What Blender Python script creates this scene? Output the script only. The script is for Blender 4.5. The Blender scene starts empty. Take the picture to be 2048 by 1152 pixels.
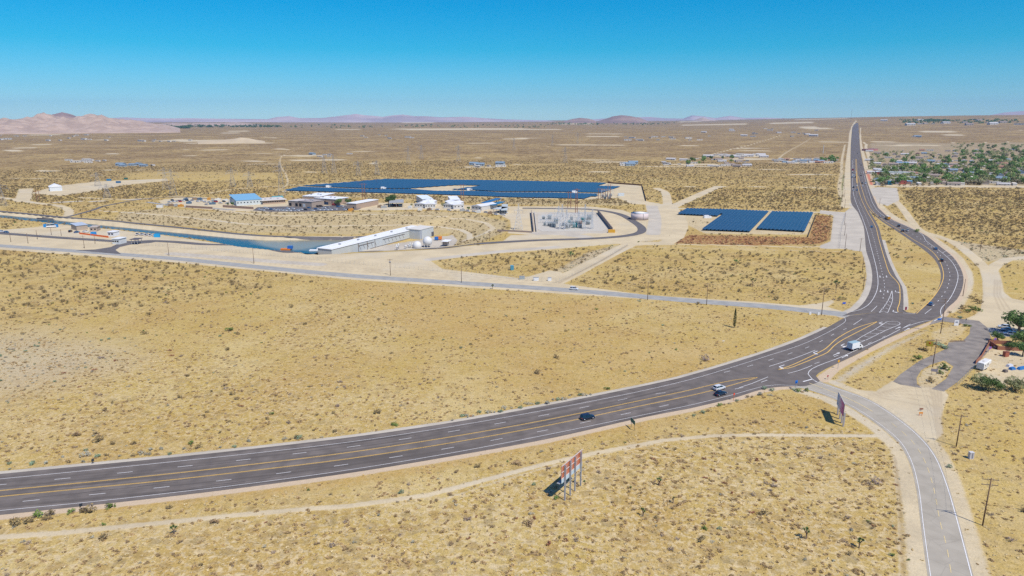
import bpy, bmesh, math, random
import numpy as np
from mathutils import Vector, Matrix, geometry
random.seed(7); RNG = np.random.default_rng(7)
R = math.radians
SC = bpy.context.scene
COL = SC.collection

# ------------------------------------------------------------------ camera, sky, sun, exposure
CAMZ, PITCH, FPX = 90.0, R(14.0), 1366.0
cam_d = bpy.data.cameras.new("camera"); cam = bpy.data.objects.new("camera", cam_d); COL.objects.link(cam)
cam_d.sensor_width = 36.0; cam_d.lens = FPX / 2048 * 36.0
cam_d.clip_start = 1.0; cam_d.clip_end = 90000.0
cam.location = (0, 0, CAMZ); cam.rotation_euler = (R(90) - PITCH, 0, 0)
SC.camera = cam

SUN_EL = R(56.0); SUN_AZ = math.atan2(0.63, -0.77)      # direction towards the sun: (sin az, cos az)
world = bpy.data.worlds.new("World"); SC.world = world; world.use_nodes = True
wn = world.node_tree; wn.nodes.clear()
w_out = wn.nodes.new("ShaderNodeOutputWorld"); w_bg = wn.nodes.new("ShaderNodeBackground")
w_sky = wn.nodes.new("ShaderNodeTexSky"); w_sky.sky_type = 'NISHITA'; w_sky.sun_disc = False
w_sky.sun_elevation = SUN_EL; w_sky.sun_rotation = SUN_AZ; w_sky.altitude = 900
w_sky.air_density = 1.0; w_sky.dust_density = 0.3; w_sky.ozone_density = 3.0
w_tc = wn.nodes.new("ShaderNodeTexCoord"); w_sep = wn.nodes.new("ShaderNodeSeparateXYZ")
w_ramp = wn.nodes.new("ShaderNodeValToRGB"); w_mul = wn.nodes.new("ShaderNodeMix"); w_mul.data_type = 'RGBA'; w_mul.blend_type = 'MULTIPLY'
w_mul.inputs[0].default_value = 1.0
# the desert air clears quickly with height: pale at the horizon, deep azure a few degrees up
cr = w_ramp.color_ramp; cr.elements[0].position = 0.0; cr.elements[1].position = 0.45
SKY_RAMP = [(0.0, (0.42, 0.68, 0.88)), (0.0375, (0.235, 0.535, 0.72)), (0.091, (0.045, 0.50, 0.665)), (0.148, (0.0, 0.485, 0.70)), (0.22, (0.03, 0.46, 0.78)), (0.45, (0.30, 0.48, 0.85))]
cr.elements[0].color = (*SKY_RAMP[0][1], 1); cr.elements[1].color = (*SKY_RAMP[-1][1], 1)
for p, c in SKY_RAMP[1:-1]:
    e = cr.elements.new(p); e.color = (*c, 1)
wn.links.new(w_tc.outputs['Generated'], w_sep.inputs[0]); wn.links.new(w_sep.outputs['Z'], w_ramp.inputs[0])
wn.links.new(w_sky.outputs[0], w_mul.inputs[6]); wn.links.new(w_ramp.outputs[0], w_mul.inputs[7])
wn.links.new(w_mul.outputs[2], w_bg.inputs[0]); w_bg.inputs[1].default_value = 0.15
wn.links.new(w_bg.outputs[0], w_out.inputs[0])

sun_d = bpy.data.lights.new("sun", 'SUN'); sun = bpy.data.objects.new("sun", sun_d); COL.objects.link(sun)
sun_d.energy = 4.2; sun_d.angle = R(0.53); sun_d.color = (1.0, 0.955, 0.88)
sv = Vector((math.cos(SUN_EL) * math.sin(SUN_AZ), math.cos(SUN_EL) * math.cos(SUN_AZ), math.sin(SUN_EL)))
sun.rotation_euler = sv.to_track_quat('Z', 'Y').to_euler(); sun.location = (200, -200, 400)
SC.view_settings.view_transform = 'Standard'; SC.view_settings.look = 'None'
SC.view_settings.exposure = 0.14; SC.view_settings.gamma = 1.0
SC.render.engine = 'CYCLES'
cy = SC.cycles
cy.max_bounces = 5; cy.diffuse_bounces = 2; cy.glossy_bounces = 2; cy.transparent_max_bounces = 16; cy.volume_bounces = 0
cy.use_denoising = False

# ------------------------------------------------------------------ pixel of the 2048 wide photograph -> point of the place
CP, SP = math.cos(PITCH), math.sin(PITCH)
def G(px, py, z=0.0):
    x, y = px - 1024.0, py - 576.0
    f = FPX * CP - y * SP; d = FPX * SP + y * CP
    t = (CAMZ - z) / d
    return Vector((x * t, f * t, z))
def G2(px, py, z=0.0):
    v = G(px, py, z); return (v.x, v.y)
def GA(pts, z=0.0):
    return [G2(p[0], p[1], z) for p in pts]

# ------------------------------------------------------------------ distance helpers
def seg_dist(X, Y, pts, closed):
    d = np.full(X.shape, 1e9)
    n = len(pts)
    for i in range(n if closed else n - 1):
        ax, ay = pts[i]; bx, by = pts[(i + 1) % n]
        dx, dy = bx - ax, by - ay; L = dx * dx + dy * dy + 1e-9
        t = np.clip(((X - ax) * dx + (Y - ay) * dy) / L, 0, 1)
        d = np.minimum(d, (X - ax - t * dx) ** 2 + (Y - ay - t * dy) ** 2)
    return np.sqrt(d)
def inside(X, Y, pts):
    c = np.zeros(X.shape, bool); n = len(pts)
    for i in range(n):
        ax, ay = pts[i]; bx, by = pts[(i + 1) % n]
        if ay == by: continue
        m = ((ay > Y) != (by > Y)) & (X < (bx - ax) * (Y - ay) / (by - ay) + ax)
        c ^= m
    return c
def sd_poly(X, Y, pts):
    d = seg_dist(X, Y, pts, True)
    return np.where(inside(X, Y, pts), d, -d)
def sstep(a, b, x):
    t = np.clip((x - a) / (b - a), 0, 1); return t * t * (3 - 2 * t)
def catmull(pts, step):
    P = [np.array(p, float) for p in pts]; out = []
    P = [2 * P[0] - P[1]] + P + [2 * P[-1] - P[-2]]
    for i in range(1, len(P) - 2):
        p0, p1, p2, p3 = P[i - 1:i + 3]
        n = max(1, int(np.linalg.norm(p2 - p1) / step))
        t0 = 0.0
        def kn(a, b): return max(1e-4, np.linalg.norm(b - a) ** 0.5)
        t1 = t0 + kn(p0, p1); t2 = t1 + kn(p1, p2); t3 = t2 + kn(p2, p3)
        for k in range(n):
            t = t1 + (t2 - t1) * k / n
            A1 = (t1 - t) / (t1 - t0) * p0 + (t - t0) / (t1 - t0) * p1
            A2 = (t2 - t) / (t2 - t1) * p1 + (t - t1) / (t2 - t1) * p2
            A3 = (t3 - t) / (t3 - t2) * p2 + (t - t2) / (t3 - t2) * p3
            B1 = (t2 - t) / (t2 - t0) * A1 + (t - t0) / (t2 - t0) * A2
            B2 = (t3 - t) / (t3 - t1) * A2 + (t - t1) / (t3 - t1) * A3
            out.append((t2 - t) / (t2 - t1) * B1 + (t - t1) / (t2 - t1) * B2)
    out.append(P[-2]); return [tuple(o) for o in out]

# ------------------------------------------------------------------ relief: canal trench, forebay bowl, rising plain far right
RIM = GA([(238,434),(240,419),(330,413),(440,421),(560,425),(700,421),(860,419),(955,424),(1000,430),(1020,440),(1022,455),(1005,466),(985,478),(960,486),(905,497),(860,500),(750,506),(640,508.5),(581,507),(513,500),(410,488),(300,475),(238,463)])
TOE = GA([(252,445),(310,449),(376,455),(489,467),(560,471),(700,471),(780,470)], -.5) + GA([(850,466),(900,470),(915,479),(903,490),(862,494)], -5.5) + GA([(760,500.5),(665,505)], -5) + GA([(640,504.5),(581,504),(513,497.5),(410,485.5),(300,471.5),(252,461)], -.5)
BRK = [(0.0, 0.0), (0.30, 0.26), (0.42, 0.30), (0.62, 0.66), (0.74, 0.70), (1.0, 1.0)]
WATER_Z = -2.2
CANAL_FAR = [(-260,405),(-100,419),(0,428.5),(137,442),(220,451),(307.6,460),(400,469),(478.5,476.5),(533,480),(640,479.3),(690,479),(706,479)]
CANAL_NEAR = [(708,480.5),(690,485.5),(641,499.5),(628,503.5),(598,502.5),(547,498.5),(478.5,492),(410,478.5),(307.6,465.5),(250,459),(171,452.5),(120,447),(0,434),(-100,425),(-260,411)]
WAT = GA(CANAL_FAR, WATER_Z) + GA(CANAL_NEAR[:3], WATER_Z) + GA(CANAL_NEAR[3:], -0.2)
REAR = GA([(635,495.3),(827,450)], 1.0); _rd = (REAR[1][0] - REAR[0][0], REAR[1][1] - REAR[0][1]); _rl = math.hypot(*_rd); REAR_N = (_rd[1] / _rl, -_rd[0] / _rl)
def far_rise(X, Y):
    r = np.hypot(X, Y); az = np.arctan2(X, Y)
    a = sstep(0.12, 0.65, az)
    base = sstep(5200, 15000, r) * 16
    return base + sstep(3300, 9000, r) * (6 + 105 * a) + sstep(1500, 6000, r) * 6 * np.sin(X * 0.0011 + 1.0) * 0.6
def H(X, Y):
    X = np.asarray(X, float); Y = np.asarray(Y, float)
    h = np.zeros(X.shape)
    m = (X > -900) & (X < 120) & (Y > 380) & (Y < 1000)
    if m.any():
        x, y = X[m], Y[m]
        dr = sd_poly(x, y, RIM); dt = -sd_poly(x, y, TOE)
        zt = -0.4 - 5.6 * sstep(-150, -138, x) * sstep(-7, 1, (x - REAR[0][0]) * REAR_N[0] + (y - REAR[0][1]) * REAR_N[1])
        u = np.clip(dr / (np.maximum(dr, 0) + np.maximum(dt, 0) + 1e-6), 0, 1)
        u = np.where(dt <= 0, 1.0, np.where(dr <= 0, 0.0, u))
        u = np.interp(u, [b[0] for b in BRK], [b[1] for b in BRK])
        hh = u * zt
        dw = sd_poly(x, y, WAT)
        hw = -3.6
        k = np.clip((dw + 1.0) / 5.0, 0, 1)
        hh = hh * (1 - k) + hw * k
        h[m] = hh
    r = np.hypot(X, Y)
    if (r > 1500).any(): h = h + far_rise(X, Y)
    return h
def h1(x, y): return float(H(np.array([x]), np.array([y]))[0])
def P(px, py, dz=0.0):
    """ground point seen at a pixel"""
    x, y = px - 1024.0, py - 576.0; f = FPX * CP - y * SP; d = FPX * SP + y * CP; hr = math.hypot(x, f)
    R0 = _RS; 
    for _ in range(3):
        hh = H(R0 * x / hr, R0 * f / hr); g = (CAMZ - d / hr * R0) - hh; k = int(np.argmax(g < 0))
        if k == 0: k = len(R0) - 1
        R0 = np.linspace(R0[k - 1], R0[k], 24)
    r = R0[0] + (R0[1] - R0[0]) * 12 if False else R0[k if k < 24 else 23]
    v = Vector((r * x / hr, r * f / hr, 0)); v.z = h1(v.x, v.y) + dz
    return v
_RS = np.geomspace(60, 17500, 90)
def PL(pts): return [(v.x, v.y) for v in (P(a, b) for a, b in pts)]
def scale_at(px, py, z=0.0):
    """metres per photograph pixel at a ground point"""
    d = FPX * SP + (py - 576) * CP
    return (CAMZ - z) / d

# ------------------------------------------------------------------ materials
MATS = {}
def mat(name, col, rough=0.8, metal=0.0, var=0.0, vscale=3.0, spec=0.3, bump=0.0, emis=None, coat=0.0, scale_vec=None):
    if name in MATS: return MATS[name]
    m = bpy.data.materials.new(name); m.use_nodes = True; nt = m.node_tree; b = nt.nodes['Principled BSDF']
    b.inputs['Roughness'].default_value = rough; b.inputs['Metallic'].default_value = metal
    b.inputs['Specular IOR Level'].default_value = spec; b.inputs['Base Color'].default_value = (*col, 1)
    if coat: b.inputs['Coat Weight'].default_value = coat; b.inputs['Coat Roughness'].default_value = 0.08
    tc = nt.nodes.new('ShaderNodeTexCoord'); n = nt.nodes.new('ShaderNodeTexNoise'); n.inputs['Scale'].default_value = vscale
    n.inputs['Detail'].default_value = 4
    if scale_vec:
        mp = nt.nodes.new('ShaderNodeMapping'); mp.inputs['Scale'].default_value = scale_vec
        nt.links.new(tc.outputs['Object'], mp.inputs[0]); nt.links.new(mp.outputs[0], n.inputs['Vector'])
    else: nt.links.new(tc.outputs['Object'], n.inputs['Vector'])
    if var > 0:
        mx = nt.nodes.new('ShaderNodeMix'); mx.data_type = 'RGBA'
        mx.inputs[6].default_value = (*[max(0, c * (1 - var)) for c in col], 1); mx.inputs[7].default_value = (*[min(1, c * (1 + var)) for c in col], 1)
        rp = nt.nodes.new('ShaderNodeMapRange'); rp.inputs[1].default_value = 0.3; rp.inputs[2].default_value = 0.7
        nt.links.new(n.outputs[0], rp.inputs[0]); nt.links.new(rp.outputs[0], mx.inputs[0]); nt.links.new(mx.outputs[2], b.inputs['Base Color'])
    if bump > 0:
        bp = nt.nodes.new('ShaderNodeBump'); bp.inputs['Strength'].default_value = bump; nt.links.new(n.outputs[0], bp.inputs['Height']); nt.links.new(bp.outputs[0], b.inputs['Normal'])
    MATS[name] = m; return m

# ------------------------------------------------------------------ object helpers
def tag(o, label=None, cat=None, group=None, kind=None):
    if label: o['label'] = label
    if cat: o['category'] = cat
    if group: o['group'] = group
    if kind: o['kind'] = kind
    return o
def empty(name, loc, label, cat, group=None, rz=0.0):
    o = bpy.data.objects.new(name, None); COL.objects.link(o); o.location = loc; o.rotation_euler = (0, 0, rz)
    o.empty_display_size = 0.5
    return tag(o, label, cat, group)
class MB:
    def __init__(s): s.v = []; s.f = []; s.mi = []; s.m = 0; s.sm = []
    def add(s, vs, fs, smooth=False):
        k = len(s.v); s.v += [tuple(v) for v in vs]
        for f in fs: s.f.append(tuple(i + k for i in f)); s.mi.append(s.m); s.sm.append(smooth)
        return s
    def box(s, c, d, rz=0.0, tap=1.0):
        cx, cy_, cz = c; a, b, h = d[0] / 2, d[1] / 2, d[2] / 2; cr_, sr = math.cos(rz), math.sin(rz); vs = []
        for k, (z, q) in enumerate(((-h, 1.0), (h, tap))):
            for x, y in ((-a, -b), (a, -b), (a, b), (-a, b)):
                x *= q; y *= q; vs.append((cx + x * cr_ - y * sr, cy_ + x * sr + y * cr_, cz + z))
        return s.add(vs, [(0, 3, 2, 1), (4, 5, 6, 7), (0, 1, 5, 4), (1, 2, 6, 5), (2, 3, 7, 6), (3, 0, 4, 7)])
    def tube(s, a, b, r0, r1=None, n=6, cap=True):
        r1 = r0 if r1 is None else r1; a = Vector(a); b = Vector(b); d = (b - a); 
        if d.length < 1e-6: return s
        d.normalize(); u = d.orthogonal().normalized(); w = d.cross(u); vs = []
        for p, r in ((a, r0), (b, r1)):
            for k in range(n):
                t = 2 * math.pi * k / n; vs.append(p + u * (r * math.cos(t)) + w * (r * math.sin(t)))
        fs = [(k, (k + 1) % n, n + (k + 1) % n, n + k) for k in range(n)]
        if cap: fs += [tuple(range(n - 1, -1, -1)), tuple(range(n, 2 * n))]
        return s.add(vs, fs, n > 6)
    def prism(s, poly, axis, a, b):
        """polygon in the two other axes, extruded along axis from a to b"""
        n = len(poly); vs = []
        for q in (a, b):
            for (u, w) in poly: vs.append({'x': (q, u, w), 'y': (u, q, w), 'z': (u, w, q)}[axis])
        fs = [(k, (k + 1) % n, n + (k + 1) % n, n + k) for k in range(n)] + [tuple(range(n - 1, -1, -1)), tuple(range(n, 2 * n))]
        return s.add(vs, fs)
    def mesh(s, name, mats):
        me = bpy.data.meshes.new(name); me.from_pydata([tuple(v) for v in s.v], [], s.f)
        for m in (mats if isinstance(mats, (list, tuple)) else [mats]): me.materials.append(m)
        me.polygons.foreach_set('material_index', s.mi); me.polygons.foreach_set('use_smooth', s.sm); me.update()
        bm = bmesh.new(); bm.from_mesh(me); bmesh.ops.recalc_face_normals(bm, faces=bm.faces); bm.to_mesh(me); bm.free()
        return me
    def build(s, name, mats, parent=None, loc=(0, 0, 0), rz=0.0):
        o = bpy.data.objects.new(name, s.mesh(name, mats)); COL.objects.link(o); o.location = loc; o.rotation_euler = (0, 0, rz)
        if parent: o.parent = parent
        return o
def kids(o): return [c for c in bpy.data.objects if c.parent == o]
_KC = {}
def copy_tree(o, loc=None, rz=None, label=None, name=None, group=None, scale=None):
    if o.name not in _KC: _KC[o.name] = [(c, kids(c)) for c in kids(o)]
    r = o.copy(); COL.objects.link(r)
    if name: r.name = name
    if loc is not None: r.location = loc
    if rz is not None: r.rotation_euler = (0, 0, rz)
    if scale is not None: r.scale = (scale,) * 3 if not hasattr(scale, '__len__') else scale
    if label: r['label'] = label
    if group: r['group'] = group
    for c, gs in _KC[o.name]:
        k = c.copy(); COL.objects.link(k); k.parent = r
        for g in gs: q = g.copy(); COL.objects.link(q); q.parent = k
    return r
_USED = set()
def use(o, loc, rz=0.0, label=None, group=None, scale=None):
    """first use moves the original, later ones copy it"""
    if o.name in _USED: return copy_tree(o, loc, rz, label, None, group, scale)
    if o.name not in _KC: _KC[o.name] = [(c, kids(c)) for c in kids(o)]
    _USED.add(o.name); o.location = loc; o.rotation_euler = (0, 0, rz)
    if label: o['label'] = label
    if group: o['group'] = group
    if scale is not None: o.scale = (scale,) * 3
    return o
# ------------------------------------------------------------------ what covers the ground: polygons and tracks, in metres
MASK = {}
def mpoly(ch, px, feather=2.0, s=1.0, flat=True):
    pts = GA(px) if flat else PL(px); MASK.setdefault(ch, []).append((0, pts, feather, 0, s))
def mline(ch, px, hw, feather=1.0, s=1.0, flat=True, smooth=True):
    pts = GA(px) if flat else PL(px)
    if smooth and len(pts) > 2: pts = catmull(pts, 25.0)
    MASK.setdefault(ch, []).append((1, pts, feather, hw, s))
def mval(ch, X, Y):
    out = np.zeros(X.shape)
    for typ, pts, fe, hw, s in MASK.get(ch, []):
        xs = [p[0] for p in pts]; ys = [p[1] for p in pts]; g = fe + hw + 1
        m = (X > min(xs) - g) & (X < max(xs) + g) & (Y > min(ys) - g) & (Y < max(ys) + g)
        if not m.any(): continue
        x, y = X[m], Y[m]
        if typ == 0: v = sstep(-fe, fe, sd_poly(x, y, pts))
        else: v = 1 - sstep(hw - fe, hw + fe, seg_dist(x, y, pts, False))
        out[m] = np.maximum(out[m], v * s)
    return out

# highway outline and lines, traced on the ground
NEAR_EDGE = [(-320,1063),(-150,1045),(0,1030),(171,1012),(350,992),(513,972),(700,946),(895,914),(1090,879),(1286,835),(1380,817),(1468,796),(1520,780),(1556,774),(1582,773)]
FAR_EDGE = [(-320,974),(-150,961),(0,948),(171,931.5),(342,915),(513,896.7),(700,874.8),(895,846.7),(1090,811.5),(1286,772.2),(1356,757),(1432,735.5),(1530,705),(1603,678.5),(1652,656),(1684,638)]
WL_FAR = [(-320,986),(-150,971.5),(0,958),(171,941.5),(342,924),(513,906),(700,884),(895,854.5),(1090,820.5),(1286,781.5),(1387,757.5),(1450,739),(1530,713.5),(1600,690.5),(1648.6,668.5),(1680,651),(1691.5,641.5),(1690,636.5),(1684,633.6)]
Y1 = [(-320,1014),(-150,997),(0,981.5),(171,965),(342,947.5),(513,928),(700,904.8),(895,875),(1090,840.5),(1286,800),(1380,780.2),(1433,767.5),(1477,759),(1515,755)]
Y2 = [(-320,1027),(-150,1009.5),(0,993.4),(171,976.8),(342,960),(513,940.5),(700,917.2),(895,887),(1090,852),(1286,811),(1380,791.5),(1424,781),(1468,769),(1515,755)]
WL_NEAR = [(-320,1057),(-150,1038),(0,1021.4),(171,1005),(342,986),(513,965.5),(700,939.6),(895,907.5),(1090,870.5),(1286,830),(1380,810.5),(1468,789),(1531,772),(1556,769.6),(1591,771.6),(1626,781),(1657,790),(1704,812),(1755,845),(1798,880.5),(1821.7,919.7),(1837,974.6),(1847,1053),(1861,1151),(1880,1260)]
SE_RIGHT = [(1629.5,762.8),(1676.5,778.5),(1735,800),(1794,837),(1841,876.5),(1868.8,912),(1892,966.8),(1912,1033.5),(1927.6,1092),(1943,1151),(1972,1260)]
SE_MID = [(1622,764),(1665,781),(1715,804),(1772,839),(1820,878),(1846,915),(1866,971),(1880,1043),(1893,1092),(1903,1151),(1926,1260)]
YA = [(1555,739.5),(1577,733),(1600,723),(1631.6,708),(1651,697.5),(1663,686.6),(1673,678),(1697,663.5),(1721.5,652.6),(1755.6,643)]
YB = [(1555,739.5),(1577,736.5),(1600,728.4),(1636.5,713.4),(1655,705),(1665.6,694),(1680,683),(1704.5,669.6),(1731,656),(1755.6,643)]
RW1 = [(1634,764),(1624,758),(1616,748),(1624,737.7),(1648,727),(1673,718),(1721.5,696.4),(1770,674.5),(1806.6,656),(1838,645),(1855,641.6),(1866,642)]
RW2 = [(1886,636),(1883,632),(1881,623.4),(1883,616),(1896.6,601.5),(1909,580),(1916,555),(1913.6,541),(1901.5,521),(1879.6,502),(1853,482.4),(1843,468),(1812,452),(1780,439),(1758,424),(1746,407),(1736,378),(1726,341.5),(1719,305),(1717.2,276),(1715.5,251)]
RY = [(1833,627),(1862.5,599),(1879.5,575),(1887,553),(1882,528.6),(1870,509),(1853,494.6),(1826,478.5),(1800,461),(1770,443),(1746,424),(1734,407),(1724,378),(1716.7,352)]
R_OUT = [(1857.7,643),(1883,630.7),(1895,616),(1913.6,599),(1924.5,577),(1927,555),(1921,536),(1906,514),(1875,489),(1855,473),(1818,454),(1780,436.5),(1755.6,415),(1746,393),(1738.5,375),(1729,341),(1721,305),(1718.8,276),(1717,251),(1715.6,247)]
L_OUT = [(1684,632),(1697,626),(1714,618),(1731,600),(1741,579),(1744.6,553),(1741,528.6),(1732.5,502),(1730,476),(1727,452),(1716,425),(1703,407),(1701.5,375),(1701,341.5),(1702,293),(1704.5,262),(1708,250),(1713,246.5)]
LW = [(1700,623.8),(1716.7,620.5),(1736,610),(1750.7,589),(1755.8,570),(1754,543),(1746,509),(1740,487),(1735,466),(1726,439),(1712,404.7),(1706.5,385),(1705,341.5),(1705,293),(1707,262)]
LY = [(1806,626),(1796,624),(1795,618),(1799,606),(1800,587),(1797,567.5),(1780,548),(1770,521),(1758,480),(1751,453),(1733.7,422),(1721.5,395),(1714.5,366),(1712.5,341)]
SIDE_C = [(-340,466),(-150,480.5),(0,491.5),(171,503.5),(342,516.5),(513,533.5),(700,551),(860,562),(1000,571),(1139,580.5),(1383,601.5),(1540,613.5),(1628,622.5),(1694,629)]
NORTH_RD = [(-260,402),(-100,414),(0,422.6),(60,428),(120,434),(239,443),(376,457),(489,469),(560,473),(723,473.5),(800,472)]
ACCESS = [(-200,456),(-60,462),(0,466.5),(60,471),(120,475.5),(200,480.5),(260,484),(297,482),(350,484),(410,488.5),(513,498.5),(581,504.5),(640,507.3),(750,503.5),(805,500.8),(860,497.5),(942,489),(1078,480.5),(1181,477.3),(1249,472),(1278,466),(1284,458),(1270,445),(1232,426.5),(1181,419),(1078,416.8),(1045,416.5)]
HILL_RD = [(136,433.5),(165,426),(191,418.5),(205,413),(222,409.5),(260,402),(293,397.5),(345,394),(430,398)]
YARD_RD = [(293,404),(330,409),(380,414),(430,417),(470,420)]

# --- bare sand
mpoly('sand', [(-250,444),(-100,455),(0,459),(60,456),(110,448),(170,454),(307,467),(410,482),(513,496),(640,506),(860,498),(1000,487),(1022,470),(1060,470),(1200,474),(1290,466),(1296,440),(1290,402),(1345,412),(1352,450),(1335,478),(1245,487.5),(1215,489),(1180,492),(1100,499),(1000,506.5),(900,516),(860,521),(885,538),(1000,551.5),(1130,568),(1300,591),(1500,603),(1600,611),(1640,606),(1665,600),(1668,604),(1655,614),(1690,624),(1685,634),(1500,611.5),(1139,588.5),(700,559),(342,524),(0,499),(-250,484)], 1.8)
mline('sand', [(-260,404),(-100,416.5),(0,425.5),(137,438),(307,456.5),(489,473),(560,476),(700,476.5)], 6, 2, flat=False)
mpoly('sand', [(316,401),(350,396),(390,393),(430,397),(560,403),(660,403),(880,408),(1000,413),(1180,413),(1245,420),(1296,440),(1290,466),(1200,474),(1060,470),(1015,466),(1022,455),(1020,440),(1000,430),(955,424),(860,419),(700,421),(560,425),(440,421),(380,416),(330,411)], 3.0)
mline('sand', [(201,421.7),(270,426),(342,431.5),(430,441),(513,450),(600,452.3),(700,451.5),(816,450),(875,453),(923,460),(939,468),(939,477),(924,483)], 2.3, 1.0, 1, flat=False)
mline('sand', [(440,421.5),(500,427.5),(563,431.5),(660,429),(771,429.5),(875,432.5),(933,438),(972,446),(987,457),(972,466),(943,476)], 2.3, 1.0, 1, flat=False)
mpoly('sand', [(1195,366),(1245,366),(1284,372),(1291,400),(1296,410),(1262,408),(1236,396),(1160,400),(1165,397),(1200,386),(1238,373)], 3.0, 0.8)
mline('sand', [(1100,569),(1120,560),(1150,545),(1180,529),(1230,503),(1262,487.5),(1290,487)], 5.5, 1.5)
mline('sand', [(1290,487),(1330,487),(1352,474),(1362,455),(1355,430),(1342,415)], 6.0, 1.5)
mline('sand', [(1260,490),(1340,488.5),(1480,491),(1600,494),(1660,493)], 1.8, 1.0, .8)
mline('sand', [(1260,497),(1340,495),(1480,498),(1600,501),(1690,504)], 1.5, 1.0, .55)
mline('sand', [(1342,415),(1380,398),(1430,376),(1441,373)], 6.0, 2.0)
mline('sand', [(1330,373.5),(1441,373),(1560,374),(1690,377)], 3.0, 2.0, .8)
mline('sand', [(1312,376),(1328,383),(1334,398),(1336,414)], 5.0, 2.0)
mline('sand', [(1345,417),(1460,420),(1640,425),(1700,426)], 4.0, 2.0, .9)
mpoly('sand', [(1351,419),(1632,424),(1618,470),(1410,468),(1352,440)], 2.0, .55)
mpoly('lot', [(1640,421),(1690,424),(1700,416),(1711,419),(1723,446),(1733,492),(1735,505),(1690,498),(1640,497),(1640,491),(1661,483),(1667,431),(1640,427)], 1.5)
mline('sand', [(1711,255),(1703,262),(1700,293),(1697.5,330),(1696,380),(1694,415)], 6.5, 3, .8)
mline('sand', [(1690,290),(1684,320),(1683,345),(1679,375),(1683,395)], 3.5, 2.5, .6)
mline('green', [(1689.5,350),(1688,375),(1686,390),(1688,410)], 3.5, 2.5, 1)
mline('sand', [(1720,262),(1722,290),(1729,320),(1737,355),(1746,380),(1760,412),(1790,436),(1830,456),(1880,488),(1914,516),(1931,545),(1928,580),(1912,606),(1892,622)], 4.0, 1.8, .75)
mline('sand', [(1789.6,400),(1806.6,419),(1826,446),(1843,463),(1874.7,472),(1906,484),(1925.7,497),(1950,516.5),(1972,538),(1979,560),(1981.6,589),(1979,616),(1974,635.6)], 3.4, 1.2)
mline('sand', [(2100,511),(2048,515),(2013,519),(1994,528.6),(1975,548)], 3.4, 1.2)
mpoly('sand', [(1966,532),(1994,535),(2001,553),(2008,584.5),(2023,596.7),(2060,604),(2200,612),(2200,660),(2048,672),(1990,664),(1950,646),(1925,640),(1950,630),(1968,612),(1974,580)], 2.0)
mpoly('lot', [(1755,374),(1794,375),(1799,400),(1775,412),(1751,404),(1741,378)], 3.0)
mpoly('sand', [(1735,372),(1800,374),(2200,377),(2200,372),(1735,369)], 2.0, .8)
mline('sand', [(1990,380),(1960,400),(1930,425),(1905,432)], 1.5, 1.5, .45)
# verges of the south east road
mline('sand', [(1598,782),(1650,797),(1690,817),(1752,857),(1795,900),(1814,960),(1828,1050),(1838,1160),(1850,1260)], 2.3, 1.3, .7)
mline('sand', [(1660,762),(1720,786),(1790,826),(1850,869),(1884,912),(1908,970),(1932,1050),(1962,1160),(1990,1260)], 2.3, 1.2, .65)
mpoly('sand', [(1640,752),(1700,778),(1751,783),(1775,768),(1786,761),(1841,772),(1885,777),(1897,790),(1892,802),(1882,833),(1886,868),(1868,884),(1833,857),(1775,812),(1720,786)], 1.2)
mline('sand', [(-200,1092),(0,1074),(120,1066),(239,1054),(350,1043),(478,1030),(600,1019),(700,1012),(856,990),(973,959),(1090,928),(1188,906.5),(1325,881),(1420,872),(1500,870),(1617,870.6),(1760,872)], 1.1, .9, .8)
mline('sand', [(1325,886),(1180,912),(1040,950),(880,1000)], .6, .5, .5)
mpoly('lot', [(690,504),(770,501.5),(850,497),(905,492),(915,480),(905,470),(870,474),(840,480),(770,490),(700,499)], 1.5, .9, flat=False)
mline('lot', [(342,507),(450,515),(560,524),(640,529)], 4.5, 3, .9); mline('lot', [(860,519),(1000,503),(1110,494)], 5, 3, .7); mline('lot', [(1075,466),(1130,468),(1170,474)], 7, 3, .8)
mline('lot', [(1304,412),(1310,440),(1306,468)], 6, 2, .8); mline('brown', [(1118,566),(1150,549),(1200,523),(1255,491)], .8, .5, .8)
for off in (0, 3, 7): mline('brown', [(250,497 + off),(450,512 + off),(700,535 + off),(900,549 + off),(1100,562 + off)], .5, .5, .45)
for off in (0, 9, 16): mline('brown', [(1786,405 + off),(1822,440 + off),(1874,473 + off),(1925,499 + off * .5)], .4, .4, .4)
for k in range(6): mline('brown', [(1730 + 8 * k, 792 - 2 * k),(1790 + 9 * k, 800 - 6 * k),(1850 + 4 * k, 812 - 10 * k),(1880 + k, 840 - 12 * k)], .3, .3, .5)
for k in range(4): mline('brown', [(1860 + 7 * k, 775),(1868 + 5 * k, 810),(1872 + 4 * k, 850),(1880 + 3 * k, 890)], .3, .3, .5)
for k in range(3): mline('brown', [(1990 + 5 * k, 560),(1988 + 6 * k, 590),(2000 + 10 * k, 620),(2048, 640 - 6 * k)], .4, .4, .5)
mline('brown', [(1790,915),(1800,1000),(1806,1160)], .35, .35, .6); mline('sand', [(1783,890),(1796,1000),(1800,1160)], .5, .5, .5)
mline('sand', [(100,700),(220,690),(300,707),(370,726)], 1.2, 1.5, .35); mline('sand', [(760,650),(900,690),(1010,700)], .6, .8, .4); mline('sand', [(540,655),(700,690),(900,720)], .5, .6, .35)
mpoly('gold', [(-100,664),(60,650),(240,700),(380,728),(360,735),(200,706),(40,668)], 5, .5)
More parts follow.
